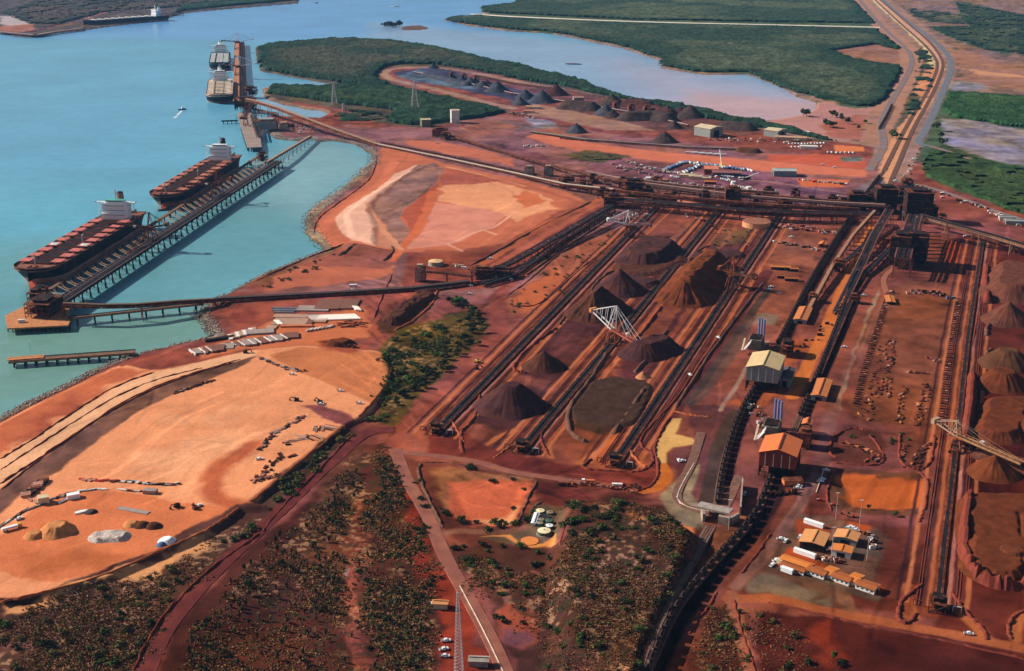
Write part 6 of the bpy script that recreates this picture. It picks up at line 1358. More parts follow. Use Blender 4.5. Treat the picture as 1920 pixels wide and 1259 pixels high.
for i, (x0, y0, x1, y1, n, nm) in enumerate(((1372,348,1416,358,11,'in the car park row behind the transfer area'),(1350,331,1376,334,8,'in the upper row before the brown-roofed store'),(1352,337,1368,340,5,'in the lower row before the brown-roofed store'),(1258,332,1272,334,5,'beside the cream portable offices'),
    (1480,271,1545,270,12,'in the upper row of the far car park'),(1484,277,1540,276,9,'in the lower row of the far car park'),(571,240,562,246,3,'on the breakwater yard'),(561,242,597,243,6,'parked along the breakwater track'),(1552,287,1600,287,7,'in the dark row by the orange rectangle'),(816,256,828,257,4,'under the screening plant'))):
    for k in range(n):
        q = k/(n-1); veh(f'{ordn(k+1)} white ute from the left {nm}', x0+(x1-x0)*q+rnd.uniform(-.6,.6), y0+(y1-y0)*q+rnd.uniform(-.5,.5), R(95+rnd.uniform(-8,8)), 'white utes '+nm, s=1.35)
def truck(label, px, py, rz, body, load, L_=10, cat='truck'):
    t = thing('road_truck', G(px, py), rz, label, cat); MB().box((L_/2-1.2, 0, 1.9), (2.4, 2.5, 2.6)).build('cab', body, t); MB().box((-1.2, 0, 1.9), (L_-3, 2.5, 1.7)).build('tray', load, t)
    MB().box((L_/2-.02, 0, 2.4), (.15, 2.2, 1)).build('windscreen', M_glass, t)
    for x in (-L_*.4, -L_*.25, L_*.33): 
        for y in (-1.1, 1.1): MB().hcyl((x, y-.2, .55), (x, y+.2, .55), .55, 8).build('wheel', M_black, t)
truck('white tip truck with an orange load on the east road', 1103, 906, R(175), M_cleanw, M_orange); truck('flat red truck carrying white gear on the east road', 1160, 913, R(-5), M_rust, M_white, 11); truck('old brown truck parked in the scrub clearing', 1058, 911, R(-5), M_rust, M_rust)
truck('silver tanker truck at the lower left yard', 22, 993, R(38), M_yel, M_cleanw, 14); truck('white tank trailer on the mast yard', 825, 1137, R(0), M_orange, M_white, 12); truck('white fuel truck leaving the sand pad edge', 662, 538, R(-4), M_cleanw, M_cleanw, 9)
for i in range(5): truck(f'{ordn(i+1)} long white tanker trailer from the left on the orange strip', 1296+i*13.5, 287.5+i*1.1, R(-4), M_cleanw, M_cleanw, 22, 'trailer')
for i in range(6): truck(f'{ordn(i+1)} rusty flat trailer from the left on the orange strip', 1057+i*10, 261+i*.9, R(-4), M_rust, M_rust, 16, 'trailer')
# ---------------------------------------------------------------- stacked goods, containers, pipes, scrap
M_pipew = mat('white_concrete_pipe', (.74, .66, .60), .7, .1, .3)
def slab(name, label, cat, px, py, rz, d, m, group=None, z=0):
    d = (d[0], d[1], d[2]*rnd.uniform(.8, 1.2))
    p = G(px, py); t = thing(name, (p.x, p.y, p.z+z), rz, label, cat, group); MB().box((0, 0, d[2]/2), d).build('load', m, t); b = MB()
    for s in (-.35, .35): b.box((s*d[0], 0, -.0), (.4, d[1]*1.02, .3))
    b.build('bearers', M_dark, t)
    return t
for i in range(21): 
    p = G(581+i*4.45, 598-i*.15); t = thing('concrete_pipe', p, R(118), f'{ordn(i+1)} white pipe from the left in the long front row of pipes', 'pipe', 'front row of white pipes'); MB().hcyl((-9.5, 0, .9), (9.5, 0, .9), .8, 10).build('pipe', M_pipew, t)
for i in range(4):
    p = G(664.5+i*3.2, 580+i*.3); t = thing('concrete_pipe', p, R(112), f'{ordn(i+1)} white pipe from the left in the short row at the right', 'pipe', 'short row of white pipes'); MB().hcyl((-7.5, 0, 1.1), (7.5, 0, 1.1), 1.0, 10).build('pipe', M_pipew, t)
for i in range(3):
    p = G(519+i*3.6, 607); t = thing('concrete_pipe', p, R(118), f'{ordn(i+1)} white pipe from the left beside the tan slabs', 'pipe', 'three white pipes'); MB().hcyl((-8, 0, 1.1), (8, 0, 1.1), 1.0, 10).build('pipe', M_pipew, t)
M_slabt = mat('tan_panels', (.42,.24,.17), .8, .15, .2); M_slabm = mat('mauve_panels', (.20,.085,.06), .8, .15, .2); M_slabg = mat('grey_panels', (.33,.25,.22), .8, .15, .2); M_blue = mat('faded_blue_steel', (.10,.15,.26), .7, .2, .3)
for lab, px, py, rz, dx, dy, m in (('large mauve sheet stack at the back right of the laydown yard', 646, 572, -3, 30, 34, M_slabm), ('mauve sheet stack left of the large one', 617, 573, -3, 27, 34, M_slabm), ('grey flat stack with a raised edge in the laydown yard', 588, 580, -3, 35, 18, M_slabg), ('upper tan panel stack in the laydown yard', 545, 595, -3, 36, 12, M_slabt),
    ('lower tan panel stack in the laydown yard', 544, 605, -3, 36, 22, M_slabt), ('mauve panel stack leaning right of the tan stacks', 577, 600, -8, 17, 36, M_slabm), ('orange topped crate stack before the front pipes', 599, 602, -6, 16, 14, M_slabt), ('small orange crate stack near the three pipes', 509, 615, -6, 11, 12, M_slabt),
    ('bright orange timber stack below the tan panels', 556, 613, 3, 33, 5, M_orange), ('blue-edged frame stack on the laydown yard', 488, 624, 12, 28, 14, M_slabg)):
    slab('panel_stack', lab, 'stack', px, py, R(rz), (dx, dy, 1.5), m)
for i in range(12):
    px, py = 376+i*15.2+(i % 2)*3, 660-i*2.6; slab('precast_beam_stack', f'{ordn(i+1)} brown precast stack from the left with a white end, front row', 'stack', px, py, R(10+rnd.uniform(-3,3)), (15, 14+rnd.random()*5, 1.8), M_slabm if i % 3 else M_slabg, 'front row of precast stacks')
    t = MB().box((-8.2, 0, 1.3), (1.2, 17, 2.1)); e = t.build('precast_end_beam', M_pipew); e.location = G(px, py); e.rotation_euler.z = R(10+25); tag(e, f'{ordn(i+1)} white end beam from the left in the front precast row', 'beam', 'white end beams of the front row')
for i in range(8):
    slab('precast_beam_stack', f'{ordn(i+1)} slim striped stack from the left, second row', 'stack', 432+i*6.5, 634-i*2.0, R(18), (4, 16, 1.6), M_slabt if i % 2 else M_pipew, 'second row of slim stacks')
slab('steel_bundle', 'long dark steel bundle at the left end of the second row', 'bundle', 412, 637, R(28), (30, 5, 2), M_dark)
for i in range(5): slab('steel_bundle', f'{ordn(i+1)} pale blue steel bundle from the top at the back left of the laydown yard', 'bundle', 538-i*1.5, 579+i*2.1, R(-2), (34-i*3, 1.6, 1.4), M_blue if i % 2 else M_slabg, 'blue steel bundles')
for i in range(16): slab('steel_bundle', f'{ordn(i+1)} rusty steel bundle in the heap at the right of the laydown yard', 'bundle', 640+(i % 8)*6+rnd.uniform(-2,2), 606+(i//8)*6+rnd.uniform(-2,2), R(rnd.uniform(-20,20)), (9, 1.6, 1.4), M_rust if i % 3 else M_orange, 'rusty bundles right of the laydown yard')
for i in range(14): slab('steel_bundle', f'{ordn(i+1)} tan beam in the rack before the laydown yard', 'bundle', 577+i*3.6, 621-i*.6, R(70), (7, 1.6, 1.6), M_slabt if i % 2 else M_pipew, 'rack of short tan beams')
def rows(group, lab, P, n, wid, sizes, mats_, name='steel_piece', cat='steel piece', z=0, ang_=None):
    L = [G(*p) for p in P]; tot = plen(L)
    for i in range(n):
        p, h = along(L, tot*(i+rnd.random()*.6)/n); u = Vector((-math.sin(h), math.cos(h), 0)); p = p+u*rnd.uniform(-wid, wid); s = rnd.choice(sizes)
        a = h+(ang_ if ang_ is not None else rnd.uniform(-.5, .5)); t = thing(name, p, a, f'{ordn(i+1)} {lab}', cat, group)
        m = MB(); m.box((0, 0, s[2]*.4), (s[0], s[1], s[2]*.8))
        for k in range(3): y = (k-1)*s[1]*.33; m.bar((-s[0]*.6, y, s[2]*.8), (s[0]*.6, y+rnd.uniform(-.3,.3), s[2]*.9), s[1]*.22)
        m.build('load', rnd.choice(mats_), t); MB().box((s[0]*.3, 0, .1), (.3, s[1]*1.1, .3)).build('bearer', M_dark, t)
M_sal = mat('salmon_steel', (.50,.24,.17), .8, .2, .4); sz = [(3,2,1),(5,1.6,1),(2,2,1.4),(4,2.4,.8)]
rows('line of steel along the pad interior', 'grey-brown steel item from the lower end of the long line on the sand pad', [(488,845),(515,812),(545,795),(568,780)], 34, 2.5, sz, [M_rust, M_dark, M_slabg, M_sal])
rows('steel along the upper pad fence', 'steel item from the left along the upper fence of the sand pad', [(486,672),(515,682),(540,692),(572,698)], 26, 2.5, sz, [M_rust, M_dark, M_slabg])
rows('pipes in the lower right pad corner', 'long pipe from the left in the upper laydown at the pad corner', [(588,803),(610,806),(628,800)], 12, 4, [(10,1,.8),(8,1.2,.8)], [M_rust, M_sal, M_slabg], ang_=R(-70))
rows('pipes in the middle pad laydown', 'long pipe from the left in the middle laydown of the sand pad', [(536,835),(560,822),(600,820)], 16, 4, [(10,1,.8),(8,1.2,.8),(4,2,1)], [M_rust, M_sal, M_slabg, M_dark], ang_=R(-50))
rows('steel in the lower pad corner', 'steel item from the left in the lower laydown of the sand pad', [(478,905),(500,880),(520,860),(545,850)], 24, 6, sz, [M_rust, M_dark, M_slabt])
rows('steel in the bottom pad corner', 'rusty bar from the left in the bottom laydown of the sand pad', [(478,900),(500,897),(520,890)], 10, 3, [(8,1,.8)], [M_rust, M_sal], ang_=R(5))
rows('steel beside the brown pad strip', 'dark steel item from the left beside the brown strip', [(328,738),(350,730),(375,722),(402,714)], 22, 1.5, sz, [M_dark, M_slabg, M_rust])
rows('red steel on the lower left yard fence', 'red steel item from the left along the lower yard fence', [(152,900),(175,902),(200,901),(218,903)], 16, 1.2, [(4,2,.9)], [mat('red_paint', (.55,.03,.02)), M_rust, M_sal])
rows('steel on the lower left yard fence', 'grey steel item from the left beyond the red steel on the fence', [(222,903),(260,906),(300,910),(338,908)], 26, 1.4, sz, [M_dark, M_slabg, M_rust, M_white])
rows('curved row of white beams', 'white beam from the left in the curved row of the lower yard', [(110,945),(135,932),(150,922),(175,919),(200,918)], 20, .8, [(5,1.4,.9)], [M_white, M_slabg, M_blue], ang_=0)
rows('second curved row of beams', 'pale beam from the left in the right half of the curved row', [(226,919),(245,921),(265,923)], 8, .6, [(5,1.4,.9)], [M_white, M_rust], ang_=0)
rows('steel frames by the brown strip', 'dark rack from the lower end beside the brown strip', [(48,932),(62,920),(75,908),(88,900)], 8, 1, [(6,7,1.6)], [M_rust, M_dark, M_sal], name='steel_rack', cat='rack', ang_=R(-60))
rows('pallets along the curved yard edge', 'small pallet from the left along the curved yard edge', [(55,938),(70,944),(85,946)], 8, 1, [(3,2,1)], [M_sal, M_slabg])
rows('pallets behind the white office container', 'small pallet from the left behind the white container', [(96,938),(115,932),(135,924)], 14, 1.2, [(2.5,2,1)], [M_rust, M_slabg, M_dark])
rows('fence rail items', 'grey item from the lower end along the left yard fence', [(0,988),(20,975),(50,957),(85,945)], 18, .8, [(6,1.2,.9)], [M_slabg, M_white, M_dark], ang_=0)
slab('site_container', 'cream site container in the lower left yard', 'container', 82, 943, R(25), (8, 6, 4.5), M_cream); slab('site_container', 'white site container in the lower left yard', 'container', 138, 934, R(25), (9, 5, 3.5), M_cleanw)
slab('site_container', 'rust-topped grey container on the yard edge', 'container', 282, 925, R(-8), (10, 5, 3), M_slabg); slab('grey_slab', 'low grey sheet stack on the sand yard', 'stack', 250, 958, R(-20), (26, 5, .5), M_slabg)
for i in range(4): slab('white_crate', f'{ordn(i+1)} white crate from the left in the yard cluster', 'crate', 146+i*5, 963-i*1.2, R(20), (4, 3, 1), M_cleanw, 'white crates in the sand yard')
for (px, py, w_, lab, m) in ((170,961,4.5,'small dark grey gravel heap beside the white crates',O_dark),(64,1005,7,'low orange sand heap by the tanker truck',ore('orange_sand2', (.55,.22,.08))),(108,997,13,'tall orange sand heap in the lower left yard',ore('orange_sand2', (.55,.22,.08))),(312,1015,6,'bright white tarp-covered heap at the yard edge',M_cleanw),(302,1022,3.5,'small blue-grey heap beside the white tarp',M_blue),(246,984,6,'orange half of the long spoil heap',ore('orange_sand2', (.55,.22,.08))),(288,988,6,'dark half of the long spoil heap',O_brown),(266,986,6,'tan middle part of the long spoil heap',O_tan)):
    pile(lab, [(px, py)], w_, m, {6: 2.6, 13: 6, 7: 3}.get(w_, 1.6), seed=px, rough=1.6, name='spoil_heap', cat='heap')
pile('pale grey rubble heap in the sand yard', [(190,1008),(222,1006)], 9, mat('pale_rubble', (.42,.33,.28), .9, .5, 1.2, 0, (.62,.55,.5), .5), 2.4, seed=44, rough=3, name='rubble_heap', cat='heap')
pile('dark red spoil heap beside the excavator', [(628,648),(645,646)], 12, O_red, 5, seed=45, name='spoil_heap', cat='heap', rough=2)
# dark far stockpiles
FAR = [(895,163,14,'b'),(913,157,12,'m'),(866,152,16,'b'),(882,158,22,'b'),(932,172,30,'b'),(905,164,20,'b'),(848,148,14,'b'),(985,184,24,'b'),(1016,191,32,'b'),(1043,178,30,'m'),(1032,173,16,'m'),(1146,196,30,'d'),(1136,215,26,'b'),(1148,219,18,'d'),(1251,216,26,'d'),(1275,216,22,'m'),(1294,219,32,'d'),(1264,240,18,'d'),(1080,248,22,'b'),(1246,266,24,'d'),(1040,170,10,'m'),(812,128,16,'b'),(975,196,20,'b')]
for i, (px, py, w_, k) in enumerate(FAR):
    pile(('blue-black' if k == 'b' else 'mauve' if k == 'm' else 'dark brown')+' cone stockpile '+('left of the loop road centre, ' if px < 960 else 'right of the loop road, ' if px < 1200 else 'near the grey workshop, ')+ordn(i+1)+' from the left side', [(px, py)], w_, {'b': O_blue, 'm': O_mauve, 'd': O_dark}[k], seed=i+60, group='far cone stockpiles', res=w_/14)
for lab, sp, w_, m, h in (('long blue-black ridge in the loop', [(800,142),(845,153),(875,160)], 16, O_blue, 8), ('mauve flat ridge in the dark stockyard', [(1065,203),(1110,206)], 26, O_dark, 17), ('mauve ridge behind the reclaimers', [(1180,198),(1215,202)], 24, O_mauve, 14), ('broad dark ridge in front of the reclaimers', [(1180,224),(1225,222),(1248,226)], 28, O_dark, 15), ('mauve-topped ridge right of the broad dark ridge', [(1225,210),(1255,218)], 24, O_mauve, 14),
    ('long dark ridge beyond the grey workshop', [(1365,240),(1400,243)], 24, O_dark, 13), ('small tan ridge near the orange rectangle', [(1395,284),(1410,285)], 18, O_tan, 6)):
    pile(lab, sp, w_, m, h, seed=len(lab), res=2.2)
for i, (px, py) in enumerate(((848,148),(870,152),(893,156),(1155,206),(1183,211),(1212,213))):
    tower(('left','middle','right','left','middle','right')[i]+(' rusty hopper frame in the loop stockyard' if i < 3 else ' rusty hopper frame between the dark ridges'), G(px, py), .2, 12, 12, 15, 2, 'W', M_rust, group='hopper frames', name='hopper_frame', cat='hopper')
conveyor('thin pale conveyor crossing the loop stockyard', Z_([(775,135,3),(850,150,3),(960,175,3),(1100,197,3),(1180,210,3),(1290,235,3)]), 3, cover=mat('pale_mauve_hood', (.42,.3,.3)), step=60)
conveyor('thin dark conveyor at the back of the loop stockyard', Z_([(890,140,3),(960,155,4),(1040,165,5),(1150,185,4)]), 3, step=60)
conveyor('thin conveyor running behind the orange strip', Z_([(995,247,3),(1100,262,3),(1300,277,3),(1420,281,3)]), 3, cover=M_grey, step=60)
# pipe yard
for g, lab, x0, y0, x1, y1, n in (('back row of blue pipes', 'blue pipe section from the left in the back row of the pipe yard', 1283, 305, 1408, 321, 46), ('lower left cluster of blue pipes', 'blue pipe section in the lower left cluster of the pipe yard', 1247, 320, 1283, 305, 22), ('middle cluster of blue pipes', 'blue pipe section in the middle cluster of the pipe yard', 1283, 325, 1310, 313, 18)):
    for i in range(n):
        q = i/(n-1); t = thing('blue_pipe', G(x0+(x1-x0)*q+rnd.uniform(-1,1), y0+(y1-y0)*q+rnd.uniform(-1.2,1.2)), R(95+rnd.uniform(-12,12)), f'{ordn(i+1)} {lab}', 'pipe', g)
        MB().hcyl((-6, 0, 1.7), (6, 0, 1.7), 1.6, 8).build('pipe', rnd.choice([M_blue, M_blue, mat('navy_steel', (.04,.07,.2), .6), M_grey, M_white]), t)
EXTRA = {}
def crates(g, lab, x0, y0, x1, y1, n, w_, ms, s0=2.4, s1=7, name='goods_crate', cat='crate'):
    for i in range(n):
        q = i/max(1, n-1); d = (rnd.uniform(s0, s1), rnd.uniform(s0, s1*.6), rnd.uniform(1.4, 3)); p = G(x0+(x1-x0)*q+rnd.uniform(-w_, w_), y0+(y1-y0)*q+rnd.uniform(-w_*.4, w_*.4))
        if y0 < 440 and (y0+y1 < 740 or i % 2) and d[0] < (s0+s1)*.56:          # the smallest far ones
            EXTRA.setdefault(rnd.randrange(3), MB()).box(p+Vector((0, 0, d[2]/2)), d, R(rnd.uniform(-20, 20))); continue
        t = thing(name, p, R(rnd.uniform(-20, 20)), f'{ordn(i+1)} {lab}', cat, g); MB().box((0, 0, d[2]/2), d).build('load', rnd.choice(ms), t); MB().box((0, 0, d[2]+.1), (d[0]*.7, d[1]*.6, .25)).build('top_cover', rnd.choice(ms), t)
mx_ = [M_rust, M_dark, M_white, M_sal, M_slabg]
crates('goods left of the pipe yard', 'mixed crate from the left between the green strip and the pipe yard', 1180, 305, 1250, 325, 34, 6, mx_+[M_blue])
crates('goods behind the gallery', 'mixed crate from the left behind the back gallery', 1190, 336, 1420, 360, 44, 5, mx_+[M_cream])
crates('goods on the small pad near the corridor', 'orange crate from the left on the tan pad near the corridor', 1500, 338, 1585, 346, 22, 3, [M_orange, M_sal, M_white, mat('red_paint', (.55,.03,.02))])
crates('goods behind the third lane', 'dark crate from the left near the wide orange tank', 1400, 400, 1450, 402, 16, 4, [M_dark, M_rust, M_slabg], 3, 8)
crates('rubble behind the third conveyor', 'pale crate from the left on the flat beyond the third conveyor', 1470, 425, 1570, 440, 30, 12, [M_rust, M_dark, M_sal])
crates('goods right of the hub', 'mixed crate from the left beyond the hub road', 1700, 345, 1880, 405, 26, 8, mx_)
crates('goods along the side road', 'white crate from the left beside the far side road', 1860, 402, 1918, 425, 14, 5, [M_white, M_grey, M_cream])
crates('goods beside the corridor road', 'pale crate from the top in the strip between the corridor roads', 1722, 280, 1700, 335, 14, 5, [M_white, M_sal, M_rust])
crates('goods on the breakwater yard', 'small crate from the left on the breakwater yard', 525, 235, 560, 250, 12, 8, mx_)
crates('goods near the tan block house', 'pale crate from the left on the blue-grey ground', 962, 213, 1000, 222, 18, 8, [M_white, M_grey, M_blue])
crates('goods around the far workshops', 'mixed crate from the left around the far workshops', 1340, 262, 1500, 266, 30, 8, mx_)
crates('goods near the loop road', 'pale crate from the left by the far parking', 985, 275, 1020, 275, 8, 3, [M_white, M_slabg])
crates('goods under the lower transfer station', 'orange crate beside the lower transfer station, counted from the left', 850, 500, 985, 520, 24, 6, [M_orange, M_rust, M_sal, M_white])
crates('goods in the orange lane', 'mixed item in the orange-roofed lane beyond the third conveyor', 1452, 455, 1545, 470, 14, 6, mx_)
for lab, px, py, L_, m in (('long orange-roofed shelter in the lane, upper', 1463, 505, 22, M_cano), ('short orange-roofed shelter right of the long one', 1489, 509, 9, M_cano), ('low orange-brown lodge below the shelters', 1484, 527, 15, M_obr), ('small brown hut left of the lodge', 1464, 522, 8, M_obr)): shed(lab, G(px, py), R(-8), L_, L_*.4, 3.5, .7, M_dark, m, name='site_building', cat='hut')
# scrap yard rows at the right
sc_m = [M_rust, M_dark, M_rust, mat('dull_red_steel', (.26,.06,.035), .8), mat('dull_red_steel', (.24,.06,.04)), M_cano, M_sal]
for k, (P, n, w_, nm) in enumerate((([(1663,640),(1655,690),(1640,740),(1620,790)],60,7,'outer left'), ([(1676,640),(1672,680),(1668,700)],24,3,'upper left'), ([(1664,710),(1658,745)],24,5,'inner left'), ([(1698,725),(1690,765),(1683,795)],26,3.5,'middle'), ([(1735,720),(1728,765),(1722,800)],34,5,'inner right'), ([(1700,698),(1745,702)],18,2,'upper cross'), ([(1735,670),(1765,680)],16,4,'upper right'), ([(1576,830),(1600,838),(1650,855),(1625,870)],30,5,'lower left pen'), ([(1740,830),(1725,850),(1715,875),(1690,878)],26,4,'lower right pen'), ([(1700,835),(1690,870)],12,2,'lower right pen edge'), ([(1672,545),(1680,552)],8,3,'top'), ([(1720,545),(1755,550)],12,3,'top right'))):
    rows('scrap in the '+nm+' row of the right laydown', f'rusty scrap item in the {nm} row of the right laydown', P, n, w_, [(3,2,1.3),(2,1.5,1),(5,1.2,1.1),(1.6,1.6,1.6)], sc_m, name='scrap_item', cat='scrap')
# sleepers across the train yard
# underpass bridge
rU = R(-14)
p = G(1352,952); t = thing('rail_underpass_bridge', p, 0, 'concrete underpass bridge with a dark portal where the loop road crosses the track', 'bridge')
L = lambda px, py, z: GZ(px, py, z)-p
a, b, c, d = L(1316,948,8), L(1362,962,8), L(1392,950,8), L(1402,900,8)
MB().bar(a+Vector((-2, 3, -.6)), b+Vector((4, 3, -.6)), 9, 1.2).build('deck', M_conc, t)
MB().bar(L(1347,975,3), L(1369,979,3), 3, 7).build('abutment', M_conc, t); MB().bar(L(1370,978,3), L(1385,970,3), 2, 7).build('wing_wall', M_conc, t)
MB().bar(L(1388,960,3), L(1392,905,3), 1.2, 8).build('retaining_wall', M_conc, t); MB().bar(L(1320,972,3), L(1316,960,3), 2, 7).build('left_abutment', M_conc, t)
MB().bar(L(1331,970,1.5), L(1331,958,1.5), 1, 1).build('footing', M_dark, t)

for k, (P, n) in enumerate((([(1668,548),(1652,600),(1636,650),(1620,700),(1606,760)], 62), ([(1797,565),(1786,640),(1776,700),(1768,790)], 58))):
    L_ = [G(*p) for p in P]; tt = plen(L_)
    for i in range(n):
        p, h = along(L_, tt*(i+.5)/n); t = thing('storage_rack', p, h, f'{ordn(i+1)} low rusty rack from the back in the '+('left' if k == 0 else 'right')+' ladder-like line of the right laydown', 'rack', ('left' if k == 0 else 'right')+' line of laydown racks')
        MB().box((0, 0, .5), (1.2, 7, .9)).build('rack', M_dark if i % 2 else M_rust, t); MB().box((0, rnd.uniform(-2, 2), 1.2), (1.4, 2.4, .6)).build('load', rnd.choice(sc_m), t)
shed('bright orange roofed shelter at the head of the left rack line', G(1668,566), R(80), 24, 9, 3, .6, M_dark, M_cano, name='site_building', cat='hut')
crates('more goods around the pipe yard', 'small mixed crate from the left around the red-roofed workshop', 1240, 322, 1400, 338, 46, 7, mx_+[M_blue, M_blue])
crates('goods along the far sealed road', 'small pale crate from the left along the far storage rows', 1150, 312, 1240, 330, 26, 9, mx_)

crates('items beside the left train', 'small rusty item from the left between the train lines', 1500, 660, 1600, 560, 24, 12, [M_rust, M_dark, M_sal], 1.5, 4)
crates('items at the sheds', 'small item from the left on the ground between the two big sheds', 1400, 760, 1440, 800, 22, 14, [M_rust, M_dark, M_sal, M_white], 1.2, 3)
crates('items before the orange shed', 'small rusty item from the left in front of the orange-roofed shed', 1440, 930, 1500, 925, 20, 8, [M_rust, M_dark], 1.2, 3.2)
crates('items right of the sampling tower', 'rusty item from the left on the flat below the sampling tower', 1700, 545, 1790, 560, 24, 12, [M_rust, M_dark, M_blue, M_sal], 1.5, 5)
crates('items by the workshops', 'small compound item from the left beside the right workshop', 1625, 1000, 1640, 1030, 26, 9, [M_rust, M_white, M_sal, M_dark], 1.2, 3)
crates('items in the compound centre', 'small compound item from the left between the workshops and the office row', 1540, 1048, 1575, 1055, 18, 6, [M_rust, M_white, M_sal, M_dark], 1, 2.6)
crates('items in the middle lane', 'small rusty item from the left at the head of the second lane', 1290, 405, 1350, 430, 14, 8, [M_rust, M_dark, M_white], 1.5, 4)
crates('items at the stacker', 'pale item from the left near the white-masted stacker', 1140, 408, 1200, 402, 12, 4, [M_white, M_rust, M_sal], 1.5, 4)
crates('items around the lower jetty road', 'small item from the left on the red ground above the haul road', 1070, 905, 1190, 925, 14, 5, [M_rust, M_sal, M_orange], 1.2, 3)

for k, m in EXTRA.items(): tag(m.build('goods_scatter', (M_rust, M_white, M_slabg)[k]), kind='stuff')
# ---------------------------------------------------------------- vegetation
def leaf_mat(name, c, c2, s=.5):
    m = mat(name, c, .85, .45, s, 0, c2, .5, .1); return m
L_green = leaf_mat('green_leaves', (.055,.088,.02), (.11,.125,.03)); L_olive = leaf_mat('olive_leaves', (.11,.095,.028), (.17,.12,.04)); L_dark = leaf_mat('dark_leaves', (.025,.034,.014), (.06,.06,.02)); L_brt = leaf_mat('bright_green_leaves', (.08,.17,.03), (.12,.2,.04)); L_brn = leaf_mat('brown_heath', (.20,.085,.035), (.32,.17,.07)); L_bark = mat('bark', (.10,.06,.04), .9)
L_mang = None
def inside(P, n, r):
    W_ = W(P, 13 if P[0][0] == 1062 else 0); xs = [p[0] for p in W_]; ys = [p[1] for p in W_]
    X = r.uniform(min(xs), max(xs), n*8); Y = r.uniform(min(ys), max(ys), n*8); k = sdf(X+(fbm(X, Y, 22, 3)-.5)*34, Y+(fbm(X+70, Y, 22, 3)-.5)*34, W_)+r.uniform(-1, 1, len(X))*4 < 0
    X, Y = X[k][:n], Y[k][:n]; return X, Y
def clump(r, rad, h, n, q, mb=None, base=0, narrow=1.0):
    """n small leaf-clump faces through a lumpy crown"""
    V = []; F = []; lobes = [(r.normal(0, .4)*rad, r.normal(0, .4)*rad, r.uniform(.35, .8)*h, r.uniform(.4, .75)*rad) for _ in range(7)]
    for i in range(n):
        lx, ly, lz, lr = lobes[r.randint(7)]; d = r.normal(size=3); d /= np.linalg.norm(d)+1e-6; d *= lr*r.uniform(.65, 1.05)
        c = np.array([(lx+d[0])*narrow, (ly+d[1])*narrow, base+max(.15, lz+d[2]*h/rad*.5)]); nn = d/np.linalg.norm(d)*.8+r.normal(size=3)*.5; nn /= np.linalg.norm(nn)
        u = np.cross(nn, [0, 0, 1.0]); u /= np.linalg.norm(u)+1e-6; w = np.cross(nn, u); s = q*r.uniform(.6, 1.3); k = len(V)
        V += [c-u*s-w*s*.7, c+u*s-w*s*.5, c+u*s*.7+w*s, c-u*s*.8+w*s*.6]; F.append((k, k+1, k+2, k+3))
    return V, F
r7 = np.random.RandomState(77)
def proto(kind, i):
    me = bpy.data.meshes.new('foliage')
    if kind == 'shrub': V, F = clump(r7, 2.0, 1.9, 170, .34)
    elif kind == 'low': V, F = clump(r7, 1.6, 1.0, 110, .3)
    elif kind == 'pine': V, F = clump(r7, 1.3, 5.5, 170, .34, narrow=.85)
    elif kind == 'tree': V, F = clump(r7, 3.6, 5.5, 420, .5, base=2.0)
    elif kind == 'big': V, F = clump(r7, 7.5, 11, 1300, .7, base=2)
    me.from_pydata([tuple(v) for v in V], [], F); return me
PR = {k: [proto(k, i) for i in range(n)] for k, n in (('shrub', 5), ('low', 4), ('pine', 5), ('tree', 5), ('big', 1))}
TK = {}
for k, h, r_ in (('pine', 3, .14), ('tree', 5.5, .28), ('big', 8, .6)):
    mb = MB().cyl((0, 0, -.2), r_, h, 7, r_*.5)
    for a in range(5): g = a*1.26; mb.bar((0, 0, h*.45+a*.2), (math.cos(g)*h*.32, math.sin(g)*h*.32, h*.8+a*.15), r_*.7)
    me = bpy.data.meshes.new('trunk'); me.from_pydata(mb.v, [], mb.f); me.materials.append(L_bark); TK[k] = me
def px_of(x, y): 
    yc = y*CP+HC*SP; return 960+FPX*x/yc
def plantset(kind, P, n, mats_, name, cat, label, group, smin=.7, smax=1.4, seed=1, pts=None):
    r = np.random.RandomState(seed)
    X, Y = inside(P, n, r) if pts is None else pts
    Z = height(X, Y); o_ = sorted(range(len(X)), key=lambda i: px_of(X[i], Y[i]))
    for j, i in enumerate(o_):
        s = r.uniform(smin, smax); m = mats_[r.randint(len(mats_))]; key = (kind, r.randint(len(PR[kind])), m.name)
        if key not in PR:
            me = PR[kind][key[1]].copy(); me.materials.append(m); PR[key] = me
        t = thing(name, (X[i], Y[i], Z[i]), r.uniform(0, 6.28), f'{ordn(j+1)} {label}', cat, group); t.scale = (s*r.uniform(.85, 1.2), s, s*r.uniform(.8, 1.2))
        link(bpy.data.objects.new('crown' if kind in TK else 'foliage', PR[key]), t)
        if kind in TK: link(bpy.data.objects.new('trunk', TK[kind]), t)
